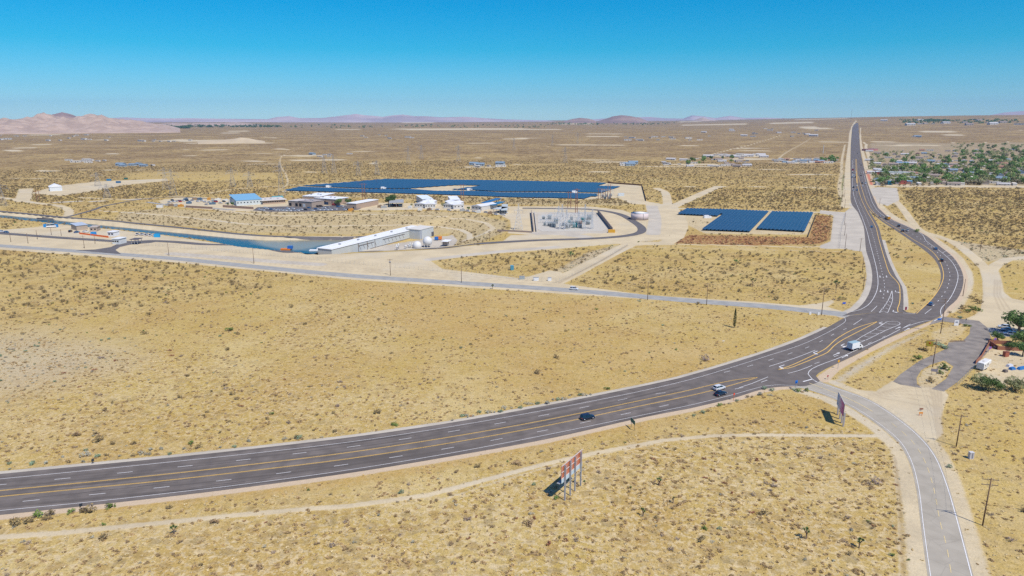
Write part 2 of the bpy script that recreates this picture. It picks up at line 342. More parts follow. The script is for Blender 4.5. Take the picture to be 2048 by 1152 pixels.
# highway shoulders
mline('pink', NEAR_EDGE, 2.3, 1.1)
mline('lot', [(a, b) for a, b in FAR_EDGE[:-1]], 1.7, 0.6, .9)
mpoly('pink', [(1625,762),(1640,749),(1673,728),(1721,706),(1770,679),(1862,643),(1865,647),(1818,668),(1738,706),(1678,741),(1655,765)], .8)
mpoly('lot', [(1650,768),(1700,733),(1770,693),(1852,658),(1868,652),(1850,668),(1790,700),(1712,752),(1680,772)], 3.0, .55)
mline('pink', R_OUT[1:14], 2.2, 1.0)
mline('lot', [(1765,480),(1777,521),(1792,553),(1805,574),(1808,598),(1808,618)], 2.0, .8, .8)
mline('lot', L_OUT[:12], 3.0, 1.2, .9)
mline('sand', [(1822,640),(1800,640)], 1, .5)
mpoly('sand', [(1858,664),(1900,648),(1940,650),(1930,668),(1897,684),(1870,690)], 1.5, .45)
mpoly('sand', [(1965,700),(2010,690),(2200,690),(2200,775),(2030,772),(1990,775),(1945,765)], 2.5, .6)
mpoly('sand', [(1832,760),(1845,738),(1888,724),(1905,733),(1888,760),(1868,778),(1838,776)], 1.0, .5)
# gates by the dirt road
mpoly('sand', [(1040,556),(1060,552),(1100,540),(1125,545),(1130,560),(1110,568)], 1.5, .8)
# --- brown and grey scrub: veg is the density of dark bushes on the far plain
mpoly('veg', [(-300,486),(0,500),(342,524),(560,541),(600,552),(520,580),(400,600),(250,618),(100,650),(0,655),(-300,640)], 6.0, .6)
mpoly('veg', [(870,521),(1000,507),(1190,494),(1230,497),(1120,545),(1000,545),(900,536)], 2.0, .75)
mpoly('veg', [(1262,498),(1690,505),(1722,510),(1728,560),(1700,600),(1500,600),(1300,588),(1150,566)], 3.0, .55)
mpoly('veg', [(1800,380),(2200,382),(2200,500),(2048,508),(1960,498),(1900,470),(1850,455)], 4.0, .9)
mpoly('veg', [(1345,376),(1690,380),(1688,422),(1360,412)], 3.0, .75)
mpoly('veg', [(230,445),(240,424),(330,416),(440,424),(700,424),(860,422),(955,428),(1015,444),(1008,464),(960,484),(905,492),(900,466),(700,469),(480,464),(376,452)], 3.0, .16, flat=False)
mpoly('veg', [(-300,380),(100,406),(200,400),(330,394),(560,386),(660,392),(900,402),(1060,410),(1236,408),(1260,407),(1236,396),(1150,401),(800,391),(555,382),(330,372),(-300,372)], 6.0, .75)
# bowl slopes a little greyer
mpoly('sand', [(560,383),(604,372),(690,365),(771,358),(1000,361),(1216,366),(1240,373),(1204,388),(1165,399.5),(1044,397),(900,391.5),(760,387.5),(660,385.5)], 1.5, .8)
mpoly('slope', [(230,445),(240,424),(330,416),(440,424),(700,424),(860,422),(955,428),(1015,444),(1008,464),(960,484),(905,492),(900,466),(700,469),(480,464),(376,452)], 3.0, 1, flat=False)
mpoly('slope', [(560,388),(660,392),(900,402),(1060,410),(1236,411),(1262,408),(1236,397),(1150,402),(800,391)], 3, .8)
mpoly('red', [(1345,482),(1380,470),(1618,474),(1632,430),(1664,432),(1659,478),(1640,488),(1500,491),(1345,487)], 2.5)
mpoly('red', [(1318,425),(1332,428),(1346,450),(1345,468),(1318,480),(1324,450)], 3)
mpoly('sage', [(-300,650),(0,660),(100,672),(200,690),(250,712),(230,735),(150,755),(60,775),(0,790),(-300,800)], 22.0, .75)
mpoly('sage', [(1175,505),(1225,492),(1300,482),(1320,486),(1262,492),(1190,520),(1120,548),(1105,545)], 2, .8)
mpoly('sage', [(1900,480),(2048,500),(2200,500),(2200,525),(2010,520),(1960,525)], 4, .8)
mpoly('pale', [(-400,1058),(0,1060),(500,1020),(700,1000),(1000,945),(1250,890),(1500,850),(1700,860),(1780,890),(1810,960),(1830,1160),(1840,1500),(-600,1500)], 8.0, .8)
mpoly('pale', [(-300,700),(0,680),(300,700),(700,760),(900,800),(860,846),(500,890),(0,940),(-300,960)], 18.0, .55)
mpoly('pale', [(600,600),(760,590),(830,640),(700,720),(500,700)], 18.0, .4)
mpoly('rust', [(700,560),(1000,590),(1280,608),(1180,655),(1000,690),(760,650)], 14.0, .5)
mpoly('rust', [(1120,650),(1500,700),(1400,735),(1100,800),(950,780)], 20.0, .35)
mline('rust', [(250,1005),(700,960),(1000,905),(1280,846)], 3.0, 2.0, .55)
mpoly('gold', [(253,348),(300,343),(557,346),(560,357),(400,364),(253,358)], 10, 1)
mpoly('gold', [(-100,290),(34,291),(290,290),(290,293.5),(34,294)], 20, 1)
mpoly('gold', [(1000,330),(1110,327),(1140,330),(1000,333)], 15, 1); mpoly('gold', [(750,320),(840,320),(830,325),(760,325)], 15, .8)
mpoly('gold', [(1470,285),(1547,277.5),(1545,281),(1470,290)], 15, 1); mpoly('gold', [(1593,284),(1672,280),(1672,288),(1600,291)], 15, 1)
mpoly('gold', [(1700,700),(1860,700),(1850,720),(1790,745),(1740,770),(1700,760)], 4, .6)
mpoly('gold', [(1895,790),(2200,780),(2200,1300),(2000,1300),(1930,1000),(1890,880)], 6, .35)
# pale strips and cleared lots far out on the plain
far_r = random.Random(5)
for x0, x1, y, th in [(285,530,281,3.6),(0,55,301,2.5),(350,400,311,1.5),(565,700,320,1.6),(630,760,319,1),(60,120,252,1.5),(200,290,258,1),(700,1190,259.5,2.2),(1335,1500,254.5,1.6),(1188,1262,290,1.4),(1413,1550,312,4),(1440,1560,318,3),(1535,1675,317.5,2),(1535,1690,325,3),(1320,1460,329,3),(1000,1120,276,1.2),(1240,1330,278,1.2),(860,940,291,.8),(700,790,303,1),(900,1010,334,2),(1130,1240,320,1),(1240,1500,333,1.6),
                      (1725,1800,284,1.5),(1750,1900,291,2),(1800,2048,268,.9),(1745,1900,249.5,.7),(1880,1960,272,1.2),(1990,2048,241,1.2),(1555,1700,250,1),(1440,1545,252,.7),(1600,1700,262,1),(1100,1200,250,1),(800,870,247,.7),(330,560,286,1.2),(600,690,262,1),(1560,1690,349,2.0),(0,130,357,1.2),(120,330,340,1)]:
    mpoly('sand', [(x0, y), (x0 + (x1 - x0) * .3, y - th * .6), (x0 + (x1 - x0) * .7, y - th * .5), (x1, y - th * .1), (x0 + (x1 - x0) * .8, y + th * .5), (x0 + (x1 - x0) * .35, y + th * .6)], 6 + 4000 / max(6, y - 236) / 6, .85)
mpoly('sand', [(60,387),(90,378),(130,370),(200,362),(330,357),(340,361),(250,370),(190,382),(120,392)], 6, .9)
mline('sand', [(-200,384),(-60,391),(0,395),(29,399),(73,406),(117,411),(139,422),(136,432)], 4, 2, .95)
mline('sand', [(45,402),(50,388),(52,378)], 8, 3, .9)
mline('lot', [(73,406),(146,403),(220,402),(300,397)], 4, 2, .9)
mline('sand', [(160,395),(260,399),(340,394),(420,386),(470,378),(560,372),(700,364),(900,358)], 5, 3, .6)
mline('sand', [(552,382),(573,370),(572,350),(563,335),(560,322),(565,312),(600,296),(640,276)], 2.0, 2, .6)
mline('sand', [(1240,300),(1330,292),(1400,280),(1480,264)], 3.0, 3, .5); mline('sand', [(1395,317),(1450,302),(1500,290),(1560,272)], 4.0, 3, .7)
mline('sand', [(1555,320),(1568,308),(1600,290),(1620,278)], 3.5, 3, .6); mline('sand', [(900,345),(1010,320),(1130,305)], 3.5, 3, .45)
mline('sand', [(1240,325),(1000,345),(900,350)], 4.0, 3, .4)
mline('sand', [(1713,270),(1620,283),(1560,287)], 6.0, 4, .4); mline('sand', [(1735,372),(1742,330),(1733,290),(1745,284),(1900,286),(2048,283)], 5.0, 3, .7)
fr_ = random.Random(44)
for k in range(46):
    y = fr_.uniform(247, 345); x = fr_.uniform(0, 1680); w = fr_.uniform(25, 130); t_ = fr_.uniform(.5, 1.0) + (y - 245) * .012
    mpoly('sand', [(x, y), (x + w * .4, y - t_), (x + w, y - t_ * .3), (x + w * .7, y + t_ * .6), (x + w * .2, y + t_ * .5)], 4 + 700 / (y - 236), fr_.uniform(.6, .9))
mpoly('town', [(1738,288),(1760,284),(1900,287),(2200,283),(2200,373),(1800,371),(1748,370)], 10.0, 1)
mpoly('orange', [(1731,342),(1737,341),(1742,358),(1747,370),(1740,370),(1735,355)], 1.5)
mpoly('lot', [(1060,424),(1192,424),(1228,466),(1070,470)], 1.2, .8)

# ------------------------------------------------------------------ the ground as one sheet to the horizon
def build_ground():
    th_f = np.linspace(R(-47), R(47), 1350)
    th = np.concatenate([np.linspace(R(-180), R(-47), 60)[:-1], th_f, np.linspace(R(47), R(180), 60)[1:]])
    rows = np.linspace(1330, 243.6, 660)
    ang = PITCH + np.arctan((rows - 576) / FPX)
    rr = 90.0 / np.tan(ang)
    rr = np.concatenate([[0.5, 20, 45, 70], rr[rr > 85], np.geomspace(rr[-1] * 1.03, 18000, 14) if rr[-1] < 17000 else []])
    T, Rr = np.meshgrid(th, rr); X = Rr * np.sin(T); Y = Rr * np.cos(T); Z = H(X, Y)
    nr, nc = X.shape
    co = np.stack([X, Y, Z], -1).reshape(-1, 3)
    idx = np.arange(nr * nc).reshape(nr, nc)
    q = np.stack([idx[:-1, :-1], idx[:-1, 1:], idx[1:, 1:], idx[1:, :-1]], -1).reshape(-1, 4)[:, ::-1]
    me = bpy.data.meshes.new('ground'); me.vertices.add(len(co)); me.vertices.foreach_set('co', co.ravel())
    me.loops.add(q.size); me.loops.foreach_set('vertex_index', q.ravel().astype(np.int32))
    me.polygons.add(len(q)); me.polygons.foreach_set('loop_start', np.arange(0, q.size, 4, dtype=np.int32)); me.polygons.foreach_set('loop_total', np.full(len(q), 4, np.int32))
    me.update(calc_edges=True)
    x, y = X.ravel(), Y.ravel(); r = np.hypot(x, y)
    A = {c: mval(c, x, y) for c in ('sand', 'lot', 'veg', 'red', 'sage', 'pale', 'rust', 'gold', 'green', 'pink', 'town', 'slope', 'orange', 'brown')}
    far = sstep(620, 1150, r)                       # past the cleared lots the plain is all creosote scrub
    A['veg'] = np.maximum(A['veg'] * 0.55, far * 0.95) * (1 - A['sand']) * (1 - A['gold']) * (1 - A['town'] * .7) * (1 - A['lot'])
    mean_veg = sstep(900, 1900, r)
    def put(name, a, b, c, d):
        at = me.attributes.new(name, 'FLOAT_COLOR', 'POINT')
        at.data.foreach_set('color', np.stack([a, b, c, d], -1).astype(np.float32).ravel())
    put('m1', A['sand'], A['lot'], A['veg'], np.ones_like(x)); put('m2', A['red'], A['sage'], A['pale'], np.ones_like(x))
    put('m3', A['rust'], A['gold'], A['green'], np.ones_like(x)); put('m4', A['pink'], A['slope'], A['town'], np.ones_like(x))
    put('m5', A['orange'], mean_veg, A['brown'], np.ones_like(x))
    o = bpy.data.objects.new('ground', me); COL.objects.link(o); tag(o, kind='structure')
    me.polygons.foreach_set('use_smooth', [True] * len(me.polygons))
    # material
    m = bpy.data.materials.new('desert soil and dry grass'); m.use_nodes = True; nt = m.node_tree; b = nt.nodes['Principled BSDF']
    N = nt.nodes.new; L = nt.links.new
    b.inputs['Roughness'].default_value = 0.95; b.inputs['Specular IOR Level'].default_value = 0.05
    tc = N('ShaderNodeTexCoord')
    def noise(scale, detail=3, rough=.55, off=0.0, vec=None, dist=0.0):
        n = N('ShaderNodeTexNoise'); n.inputs['Scale'].default_value = scale; n.inputs['Detail'].default_value = detail; n.inputs['Roughness'].default_value = rough
        n.inputs['Distortion'].default_value = dist
        mp = N('ShaderNodeMapping'); mp.inputs['Location'].default_value = (off, off * 1.7, 0); L(tc.outputs['Object'], mp.inputs[0]); L(mp.outputs[0], n.inputs['Vector'])
        return n.outputs[0]
    def ramp(v, a, c):
        n = N('ShaderNodeMapRange'); n.interpolation_type = 'SMOOTHSTEP'; n.inputs[1].default_value = a; n.inputs[2].default_value = c; L(v, n.inputs[0]); return n.outputs[0]
    def math_(op, a, c=None):
        n = N('ShaderNodeMath'); n.operation = op
        for i, q_ in enumerate((a, c)):
            if q_ is None: continue
            if isinstance(q_, (int, float)): n.inputs[i].default_value = q_
            else: L(q_, n.inputs[i])
        return n.outputs[0]
    def mix(f, a, c):
        n = N('ShaderNodeMix'); n.data_type = 'RGBA'
        if isinstance(f, (int, float)): n.inputs[0].default_value = f
        else: L(f, n.inputs[0])
        for i, q_ in ((6, a), (7, c)):
            if isinstance(q_, tuple): n.inputs[i].default_value = (*q_, 1)
            else: L(q_, n.inputs[i])
        return n.outputs[2]
    def attr(name):
        a = N('ShaderNodeAttribute'); a.attribute_name = name; s = N('ShaderNodeSeparateColor'); L(a.outputs['Color'], s.inputs[0]); return s.outputs
    m1, m2, m3, m4, m5 = (attr('m%d' % i) for i in range(1, 6))
    n_patch = noise(0.012, 4, .6); n_mid = noise(0.06, 5, .6, 31); n_tuft = noise(0.75, 6, .72, 11, dist=.15); n_fine = noise(2.6, 5, .75, 57); n_soil = noise(0.62, 7, .74, 77, dist=.35)
    GOLD, TAN, BROWN, STRAW, SOIL = (0.50, 0.355, 0.110), (0.535, 0.39, 0.155), (0.315, 0.21, 0.075), (0.66, 0.50, 0.20), (0.69, 0.545, 0.31)
    base = mix(ramp(n_mid, .35, .65), GOLD, TAN)
    base = mix(math_('MULTIPLY', ramp(n_patch, .45, .7), .5), base, (0.50, 0.36, 0.09))
    n_area = noise(0.021, 5, .62, 91, dist=.4); base = mix(math_('MULTIPLY', ramp(n_area, .49, .64), .52), base, (0.44, 0.28, 0.085)); base = mix(math_('MULTIPLY', ramp(n_area, .46, .34), .50), base, (0.62, 0.485, 0.22))
    base = mix(math_('MULTIPLY', ramp(n_tuft, .5, .68), .6), base, BROWN)
    base = mix(math_('MULTIPLY', ramp(n_fine, .55, .75), .6), base, STRAW)
    base = mix(math_('MULTIPLY', ramp(n_fine, .46, .30), .45), base, (0.22, 0.14, 0.05))
    base = mix(math_('MULTIPLY', m3[0], .75), base, mix(ramp(n_tuft, .4, .65), (0.50, 0.315, 0.10), (0.42, 0.24, 0.08)))
    base = mix(math_('MULTIPLY', m3[1], .8), base, mix(ramp(n_mid, .4, .6), (0.56, 0.40, 0.12), (0.50, 0.37, 0.15)))
    # bare soil showing between the tufts
    soilm = math_('MULTIPLY', ramp(n_soil, .47, .58), math_('ADD', .25, math_('MULTIPLY', m2[2], .75)))
    base = mix(soilm, base, mix(ramp(n_fine, .35, .65), SOIL, (0.56, 0.44, 0.25)))
    base = mix(math_('MULTIPLY', m4[1], .75), base, mix(ramp(n_tuft, .4, .6), (0.60, 0.49, 0.285), (0.46, 0.36, 0.20)))
    # rounded mats of brown dead grass
    vb = N('ShaderNodeTexVoronoi'); vb.inputs['Scale'].default_value = 0.30; vb.inputs['Randomness'].default_value = 1
    wv_ = N('ShaderNodeVectorMath'); wv_.operation = 'ADD'; nd = N('ShaderNodeTexNoise'); nd.inputs['Scale'].default_value = .9; L(tc.outputs['Object'], nd.inputs[0]); L(tc.outputs['Object'], wv_.inputs[0])
    sc2 = N('ShaderNodeVectorMath'); sc2.operation = 'SCALE'; sc2.inputs[3].default_value = 2.2; L(nd.outputs[1], sc2.inputs[0]); L(sc2.outputs[0], wv_.inputs[1]); L(wv_.outputs[0], vb.inputs['Vector'])
    vcol = N('ShaderNodeSeparateColor'); L(vb.outputs['Color'], vcol.inputs[0])
    brn = math_('MULTIPLY', ramp(vb.outputs[0], .62, .34), ramp(vcol.outputs[0], .35, .75))
    base = mix(math_('MULTIPLY', brn, math_('ADD', .30, math_('MULTIPLY', m2[2], .42))), base, mix(vcol.outputs[1], (0.37, 0.235, 0.075), (0.33, 0.25, 0.12)))
    # sage flats
    sg = mix(ramp(n_tuft, .42, .62), (0.64, 0.53, 0.36), (0.33, 0.31, 0.24))
    base = mix(math_('MULTIPLY', m2[1], .75), base, sg)
    # far bushes
    vor = N('ShaderNodeTexVoronoi'); vor.inputs['Scale'].default_value = 0.2; vor.inputs['Randomness'].default_value = 1; L(tc.outputs['Object'], vor.inputs['Vector'])
    vor2 = N('ShaderNodeTexVoronoi'); vor2.inputs['Scale'].default_value = 0.075; L(tc.outputs['Object'], vor2.inputs['Vector'])
    dens = ramp(noise(0.005, 5, .65, 5), .3, .6)
    spot = math_('MULTIPLY', ramp(vor.outputs[0], .42, .26), math_('ADD', .55, math_('MULTIPLY', dens, .45)))
    spot2 = ramp(vor2.outputs[0], .34, .18)
    vor3 = N('ShaderNodeTexVoronoi'); vor3.inputs['Scale'].default_value = 0.028; L(tc.outputs['Object'], vor3.inputs['Vector']); spot3 = math_('MULTIPLY', ramp(vor3.outputs[0], .38, .2), math_('MULTIPLY', m5[1], .8)); sp = math_('MAXIMUM', math_('MAXIMUM', spot, math_('MULTIPLY', spot2, .95)), spot3)
    base = mix(math_('MULTIPLY', m5[1], .85), base, mix(dens, (0.44, 0.315, 0.14), (0.30, 0.205, 0.105)))
    base = mix(math_('MULTIPLY', math_('MULTIPLY', sp, m1[2]), .93), base, mix(dens, (0.145, 0.092, 0.045), (0.115, 0.07, 0.035)))
    base = mix(math_('MULTIPLY', m4[2], .7), base, mix(ramp(n_mid, .4, .6), (0.45, 0.34, 0.22), (0.30, 0.26, 0.16)))
    base = mix(math_('MULTIPLY', m3[2], ramp(n_mid, .3, .5)), base, (0.17, 0.19, 0.07))
    base = mix(math_('MULTIPLY', m2[0], ramp(n_soil, .44, .54)), base, (0.28, 0.10, 0.055))
    # sand, gravel, decomposed granite along the shoulders; noise roughens every border
    nb = math_('MULTIPLY', math_('SUBTRACT', n_soil, .5), 1.6)
    def edge(v): return ramp(math_('ADD', v, math_('MULTIPLY', nb, math_('MULTIPLY', v, math_('SUBTRACT', 1.25, v)))), .25, .7)
    sandc = mix(ramp(n_mid, .35, .65), (0.62, 0.51, 0.325), (0.53, 0.435, 0.28))
    sandc = mix(math_('MULTIPLY', ramp(n_tuft, .5, .7), .35), sandc, (0.50, 0.38, 0.21))
    sandc = mix(math_('MULTIPLY', ramp(n_patch, .5, .62), .6), sandc, (0.56, 0.49, 0.36))
    base = mix(edge(m1[0]), base, sandc)
    lotc = mix(ramp(n_mid, .3, .7), (0.56, 0.50, 0.40), (0.46, 0.41, 0.33)); lotc = mix(math_('MULTIPLY', ramp(n_tuft, .45, .7), .4), lotc, (0.36, 0.31, 0.24))
    base = mix(edge(m1[1]), base, lotc)
    pinkc = mix(ramp(n_tuft, .35, .65), (0.62, 0.475, 0.325), (0.52, 0.405, 0.265))
    base = mix(edge(m4[0]), base, pinkc)
    base = mix(m5[0], base, (0.55, 0.20, 0.12)); base = mix(math_('MULTIPLY', m5[2], .7), base, (0.33, 0.25, 0.16))
    hv = N('ShaderNodeHueSaturation'); L(base, hv.inputs['Color']); vv = math_('ADD', -.55, math_('ADD', math_('MULTIPLY', n_fine, 1.7), math_('MULTIPLY', n_tuft, 1.3))); vv = math_('ADD', 1.0, math_('MULTIPLY', math_('SUBTRACT', vv, 1.0), math_('SUBTRACT', 1.0, math_('MULTIPLY', math_('MAXIMUM', math_('MAXIMUM', m1[0], m1[1]), m4[0]), .75)))); L(vv, hv.inputs['Value'])
    L(hv.outputs[0], b.inputs['Base Color'])
    bp = N('ShaderNodeBump'); bp.inputs['Strength'].default_value = 0.55; bp.inputs['Distance'].default_value = 0.35
    bh = math_('ADD', n_tuft, math_('MULTIPLY', n_fine, .5)); bh = math_('MULTIPLY', bh, math_('SUBTRACT', 1.0, math_('MULTIPLY', math_('MAXIMUM', m1[0], m1[1]), .8)))
    L(bh, bp.inputs['Height']); L(bp.outputs[0], b.inputs['Normal'])
    me.materials.append(m)
    return o
ground = build_ground()

# water of the canal and the forebay
def water_mat():
    m = bpy.data.materials.new('canal water'); m.use_nodes = True; nt = m.node_tree; b = nt.nodes['Principled BSDF']; N = nt.nodes.new; L = nt.links.new
    b.inputs['Roughness'].default_value = 0.18; b.inputs['Specular IOR Level'].default_value = 0.3; b.inputs['IOR'].default_value = 1.33
    tc = N('ShaderNodeTexCoord'); n = N('ShaderNodeTexNoise'); n.inputs['Scale'].default_value = .022; n.inputs['Detail'].default_value = 5; L(tc.outputs['Object'], n.inputs[0])
    n2 = N('ShaderNodeTexNoise'); n2.inputs['Scale'].default_value = 1.1; n2.inputs['Detail'].default_value = 4; L(tc.outputs['Object'], n2.inputs[0])
    at = N('ShaderNodeAttribute'); at.attribute_name = 'shoal'
    ad = N('ShaderNodeMath'); ad.operation = 'ADD'; L(n.outputs[0], ad.inputs[0]); L(at.outputs['Fac'], ad.inputs[1])
    rp = N('ShaderNodeMapRange'); rp.inputs[1].default_value = .85; rp.inputs[2].default_value = 1.1; L(ad.outputs[0], rp.inputs[0])
    mx = N('ShaderNodeMix'); mx.data_type = 'RGBA'; mx.inputs[6].default_value = (0.018, 0.075, 0.10, 1); mx.inputs[7].default_value = (0.26, 0.25, 0.17, 1); L(rp.outputs[0], mx.inputs[0]); L(mx.outputs[2], b.inputs['Base Color'])
    bp = N('ShaderNodeBump'); bp.inputs['Strength'].default_value = .35; bp.inputs['Distance'].default_value = .2; L(n2.outputs[0], bp.inputs['Height']); L(bp.outputs[0], b.inputs['Normal'])
    return m
def build_water():
    wf, wnr = CANAL_FAR, CANAL_NEAR[::-1]
    A = catmull(GA(wf, WATER_Z), 6); B = catmull(GA(CANAL_NEAR[3:][::-1], -0.2) + GA(CANAL_NEAR[:3][::-1], WATER_Z), 6)
    n = 120
    def res(p):
        p = np.array(p); s = np.r_[0, np.cumsum(np.hypot(*np.diff(p, axis=0).T))]; t = np.linspace(0, s[-1], n)
        return np.stack([np.interp(t, s, p[:, 0]), np.interp(t, s, p[:, 1])], -1)
    a, b_ = res(A), res(B); vs = []; fs = []; sh = []
    a[:, 1] += 2.5; b_[:, 1] += 3.0                # the water runs a little way into the sloping banks
    for i in range(n):
        for k in range(9):
            t = k / 8; p = a[i] * (1 - t) + b_[i] * t; vs.append((p[0], p[1], WATER_Z))
            sh.append(float(sstep(-235, -165, np.array(p[0]))) * 1.0 * (1 - t) ** 0.45)
    for i in range(n - 1):
        for k in range(8): q = i * 9 + k; fs.append((q, q + 9, q + 10, q + 1))
    me = bpy.data.meshes.new('water'); me.from_pydata(vs, [], fs); at = me.attributes.new('shoal', 'FLOAT', 'POINT'); at.data.foreach_set('value', sh)
    me.materials.append(water_mat()); o = bpy.data.objects.new('water', me); COL.objects.link(o); tag(o, kind='structure')
build_water()

# ------------------------------------------------------------------ roads as sheets
def road_mat(name, c1, c2, scale=.25, streak=True, crack=False):
    m = bpy.data.materials.new(name); m.use_nodes = True; nt = m.node_tree; b = nt.nodes['Principled BSDF']; N = nt.nodes.new; L = nt.links.new
    b.inputs['Roughness'].default_value = 0.85; b.inputs['Specular IOR Level'].default_value = 0.2
    tc = N('ShaderNodeTexCoord'); n = N('ShaderNodeTexNoise'); n.inputs['Scale'].default_value = scale; n.inputs['Detail'].default_value = 6; L(tc.outputs['Object'], n.inputs[0])
    mx = N('ShaderNodeMix'); mx.data_type = 'RGBA'; mx.inputs[6].default_value = (*c1, 1); mx.inputs[7].default_value = (*c2, 1)
    rp = N('ShaderNodeMapRange'); rp.inputs[1].default_value = .35; rp.inputs[2].default_value = .65; L(n.outputs[0], rp.inputs[0]); L(rp.outputs[0], mx.inputs[0]); col = mx.outputs[2]
    if streak:
        uv = N('ShaderNodeAttribute'); uv.attribute_name = 'road'; mp = N('ShaderNodeMapping'); mp.inputs['Scale'].default_value = (.62, .012, 1); L(uv.outputs['Vector'], mp.inputs[0])
        n2 = N('ShaderNodeTexNoise'); n2.inputs['Scale'].default_value = 1.0; n2.inputs['Detail'].default_value = 3; L(mp.outputs[0], n2.inputs[0])
        r2 = N('ShaderNodeMapRange'); r2.inputs[1].default_value = .42; r2.inputs[2].default_value = .66; r2.inputs[4].default_value = .75; L(n2.outputs[0], r2.inputs[0])
        m2_ = N('ShaderNodeMix'); m2_.data_type = 'RGBA'; m2_.inputs[7].default_value = (*[c * .48 for c in c1], 1); L(r2.outputs[0], m2_.inputs[0]); L(col, m2_.inputs[6]); col = m2_.outputs[2]
    if crack:
        v = N('ShaderNodeTexVoronoi'); v.feature = 'DISTANCE_TO_EDGE'; v.inputs['Scale'].default_value = .16; L(tc.outputs['Object'], v.inputs['Vector'])
        r3 = N('ShaderNodeMapRange'); r3.inputs[1].default_value = .004; r3.inputs[2].default_value = .016; r3.inputs[3].default_value = .22; r3.inputs[4].default_value = 0; L(v.outputs[0], r3.inputs[0])
        m3_ = N('ShaderNodeMix'); m3_.data_type = 'RGBA'; m3_.inputs[7].default_value = (*[c * .45 for c in c1], 1); L(r3.outputs[0], m3_.inputs[0]); L(col, m3_.inputs[6]); col = m3_.outputs[2]
    L(col, b.inputs['Base Color']); return m
M_HWY = road_mat('highway asphalt', (0.195, 0.166, 0.143), (0.140, 0.119, 0.103))
M_HWY2 = road_mat('highway asphalt junction', (0.172, 0.147, 0.128), (0.132, 0.113, 0.099), streak=False)
M_OLD = road_mat('weathered asphalt', (0.42, 0.375, 0.295), (0.36, 0.32, 0.25), streak=False, crack=True)
M_SIDE = road_mat('grey chip seal', (0.37, 0.36, 0.325), (0.30, 0.295, 0.27), streak=False)
M_DRIVE = road_mat('driveway asphalt', (0.30, 0.26, 0.215), (0.20, 0.175, 0.15), streak=False)
M_ACC = road_mat('access road asphalt', (0.155, 0.14, 0.135), (0.12, 0.11, 0.105), streak=False)
ROAD_FOOT = []
def resample(p, n):
    p = np.array(p, float); s = np.r_[0, np.cumsum(np.hypot(*np.diff(p, axis=0).T))]; t = np.linspace(0, s[-1], n)
    return np.stack([np.interp(t, s, p[:, 0]), np.interp(t, s, p[:, 1])], -1), s[-1]
def offset(c, o):
    c = np.array(c, float); d = np.gradient(c, axis=0); d /= np.linalg.norm(d, axis=1)[:, None] + 1e-9
    return c + np.stack([d[:, 1], -d[:, 0]], -1) * o
def ribbon_mesh(mb, A, B, z, drape=True, across=4):
    n = len(A); at = []
    vs = []; fs = []
    al = np.r_[0, np.cumsum(np.hypot(*np.diff(A, axis=0).T))]
    for i in range(n):
        w = float(np.hypot(*(A[i] - B[i])))
        for k in range(across + 1):
            t = k / across; p = A[i] * (1 - t) + B[i] * t; vs.append([p[0], p[1], 0]); at.append((t * w, al[i], 0))
    V = np.array(vs); lift = 0.0008 * np.maximum(0, np.hypot(V[:, 0], V[:, 1]) - 1200); V[:, 2] = (H(V[:, 0], V[:, 1]) if drape else 0) + z + lift
    for i in range(n - 1):
        for k in range(across): q = i * (across + 1) + k; fs.append((q, q + across + 1, q + across + 2, q + 1))
    mb.add(V.tolist(), fs); return at
def ribbon(name, A, B, z, m, step=4.0, foot=True, drape=True):
    L_ = max(resample(A, 3)[1], resample(B, 3)[1]); n = max(3, int(L_ / step)); a = resample(A, n)[0]; b_ = resample(B, n)[0]
    mb = MB(); at = ribbon_mesh(mb, a, b_, z, drape); me = bpy.data.meshes.new(name); me.from_pydata(mb.v, [], mb.f); me.materials.append(m)
    k = me.attributes.new('road', 'FLOAT_VECTOR', 'POINT'); k.data.foreach_set('vector', np.array(at, np.float32).ravel())
    o = bpy.data.objects.new(name, me); COL.objects.link(o); tag(o, kind='structure')
    if foot: ROAD_FOOT.append([tuple(p) for p in a] + [tuple(p) for p in b_[::-1]])
    return o
def sheet(name, px, z, m, foot=True, kind='structure'):
    pts = GA(px); tri = geometry.tessellate_polygon([[Vector((p[0], p[1], 0)) for p in pts]])
    me = bpy.data.meshes.new(name); V = np.array(pts); hz = H(V[:, 0], V[:, 1]) + z
    me.from_pydata([(p[0], p[1], float(h)) for p, h in zip(pts, hz)], [], [tuple(t) for t in tri]); me.materials.append(m)
    bm = bmesh.new(); bm.from_mesh(me); bmesh.ops.recalc_face_normals(bm, faces=bm.faces)
    for f in bm.faces:
        if f.normal.z < 0: f.normal_flip()
    bm.to_mesh(me); bm.free()
    o = bpy.data.objects.new(name, me); COL.objects.link(o); tag(o, kind=kind)
    if foot: ROAD_FOOT.append(pts)
    return o
cat_px = lambda pts, step=8.0: catmull(pts, step)
ribbon('highway', catmull(GA(FAR_EDGE[:11]), 3), catmull(GA(NEAR_EDGE[:11]), 3), 0.030, M_HWY)
JUN = cat_px(FAR_EDGE[10:]) + [(1700,631),(1760,624),(1806,619),(1813,624),(1829,627)] + cat_px([(1829,627),(1856,606),(1873,584),(1881.5,560),(1880,540),(1869,519),(1848,500),(1820,480.5),(1790,460),(1764,443),(1742,424),(1730,407)]) + cat_px([(1755.6,415),(1780,436.5),(1818,454),(1855,473),(1875,489),(1906,514),(1921,536),(1927,555),(1924.5,577),(1913.6,599),(1895,616),(1883,630.7),(1857.7,643)]) + cat_px([(1857.7,643),(1818.8,658),(1770,679.5),(1721.5,705),(1673,728),(1646,741),(1632,752),(1640,762),(1612,772)]) + cat_px([(1582,773),(1556,774),(1520,780),(1468,796),(1380,817)])
sheet('highway_junction', JUN, 0.022, M_HWY2)
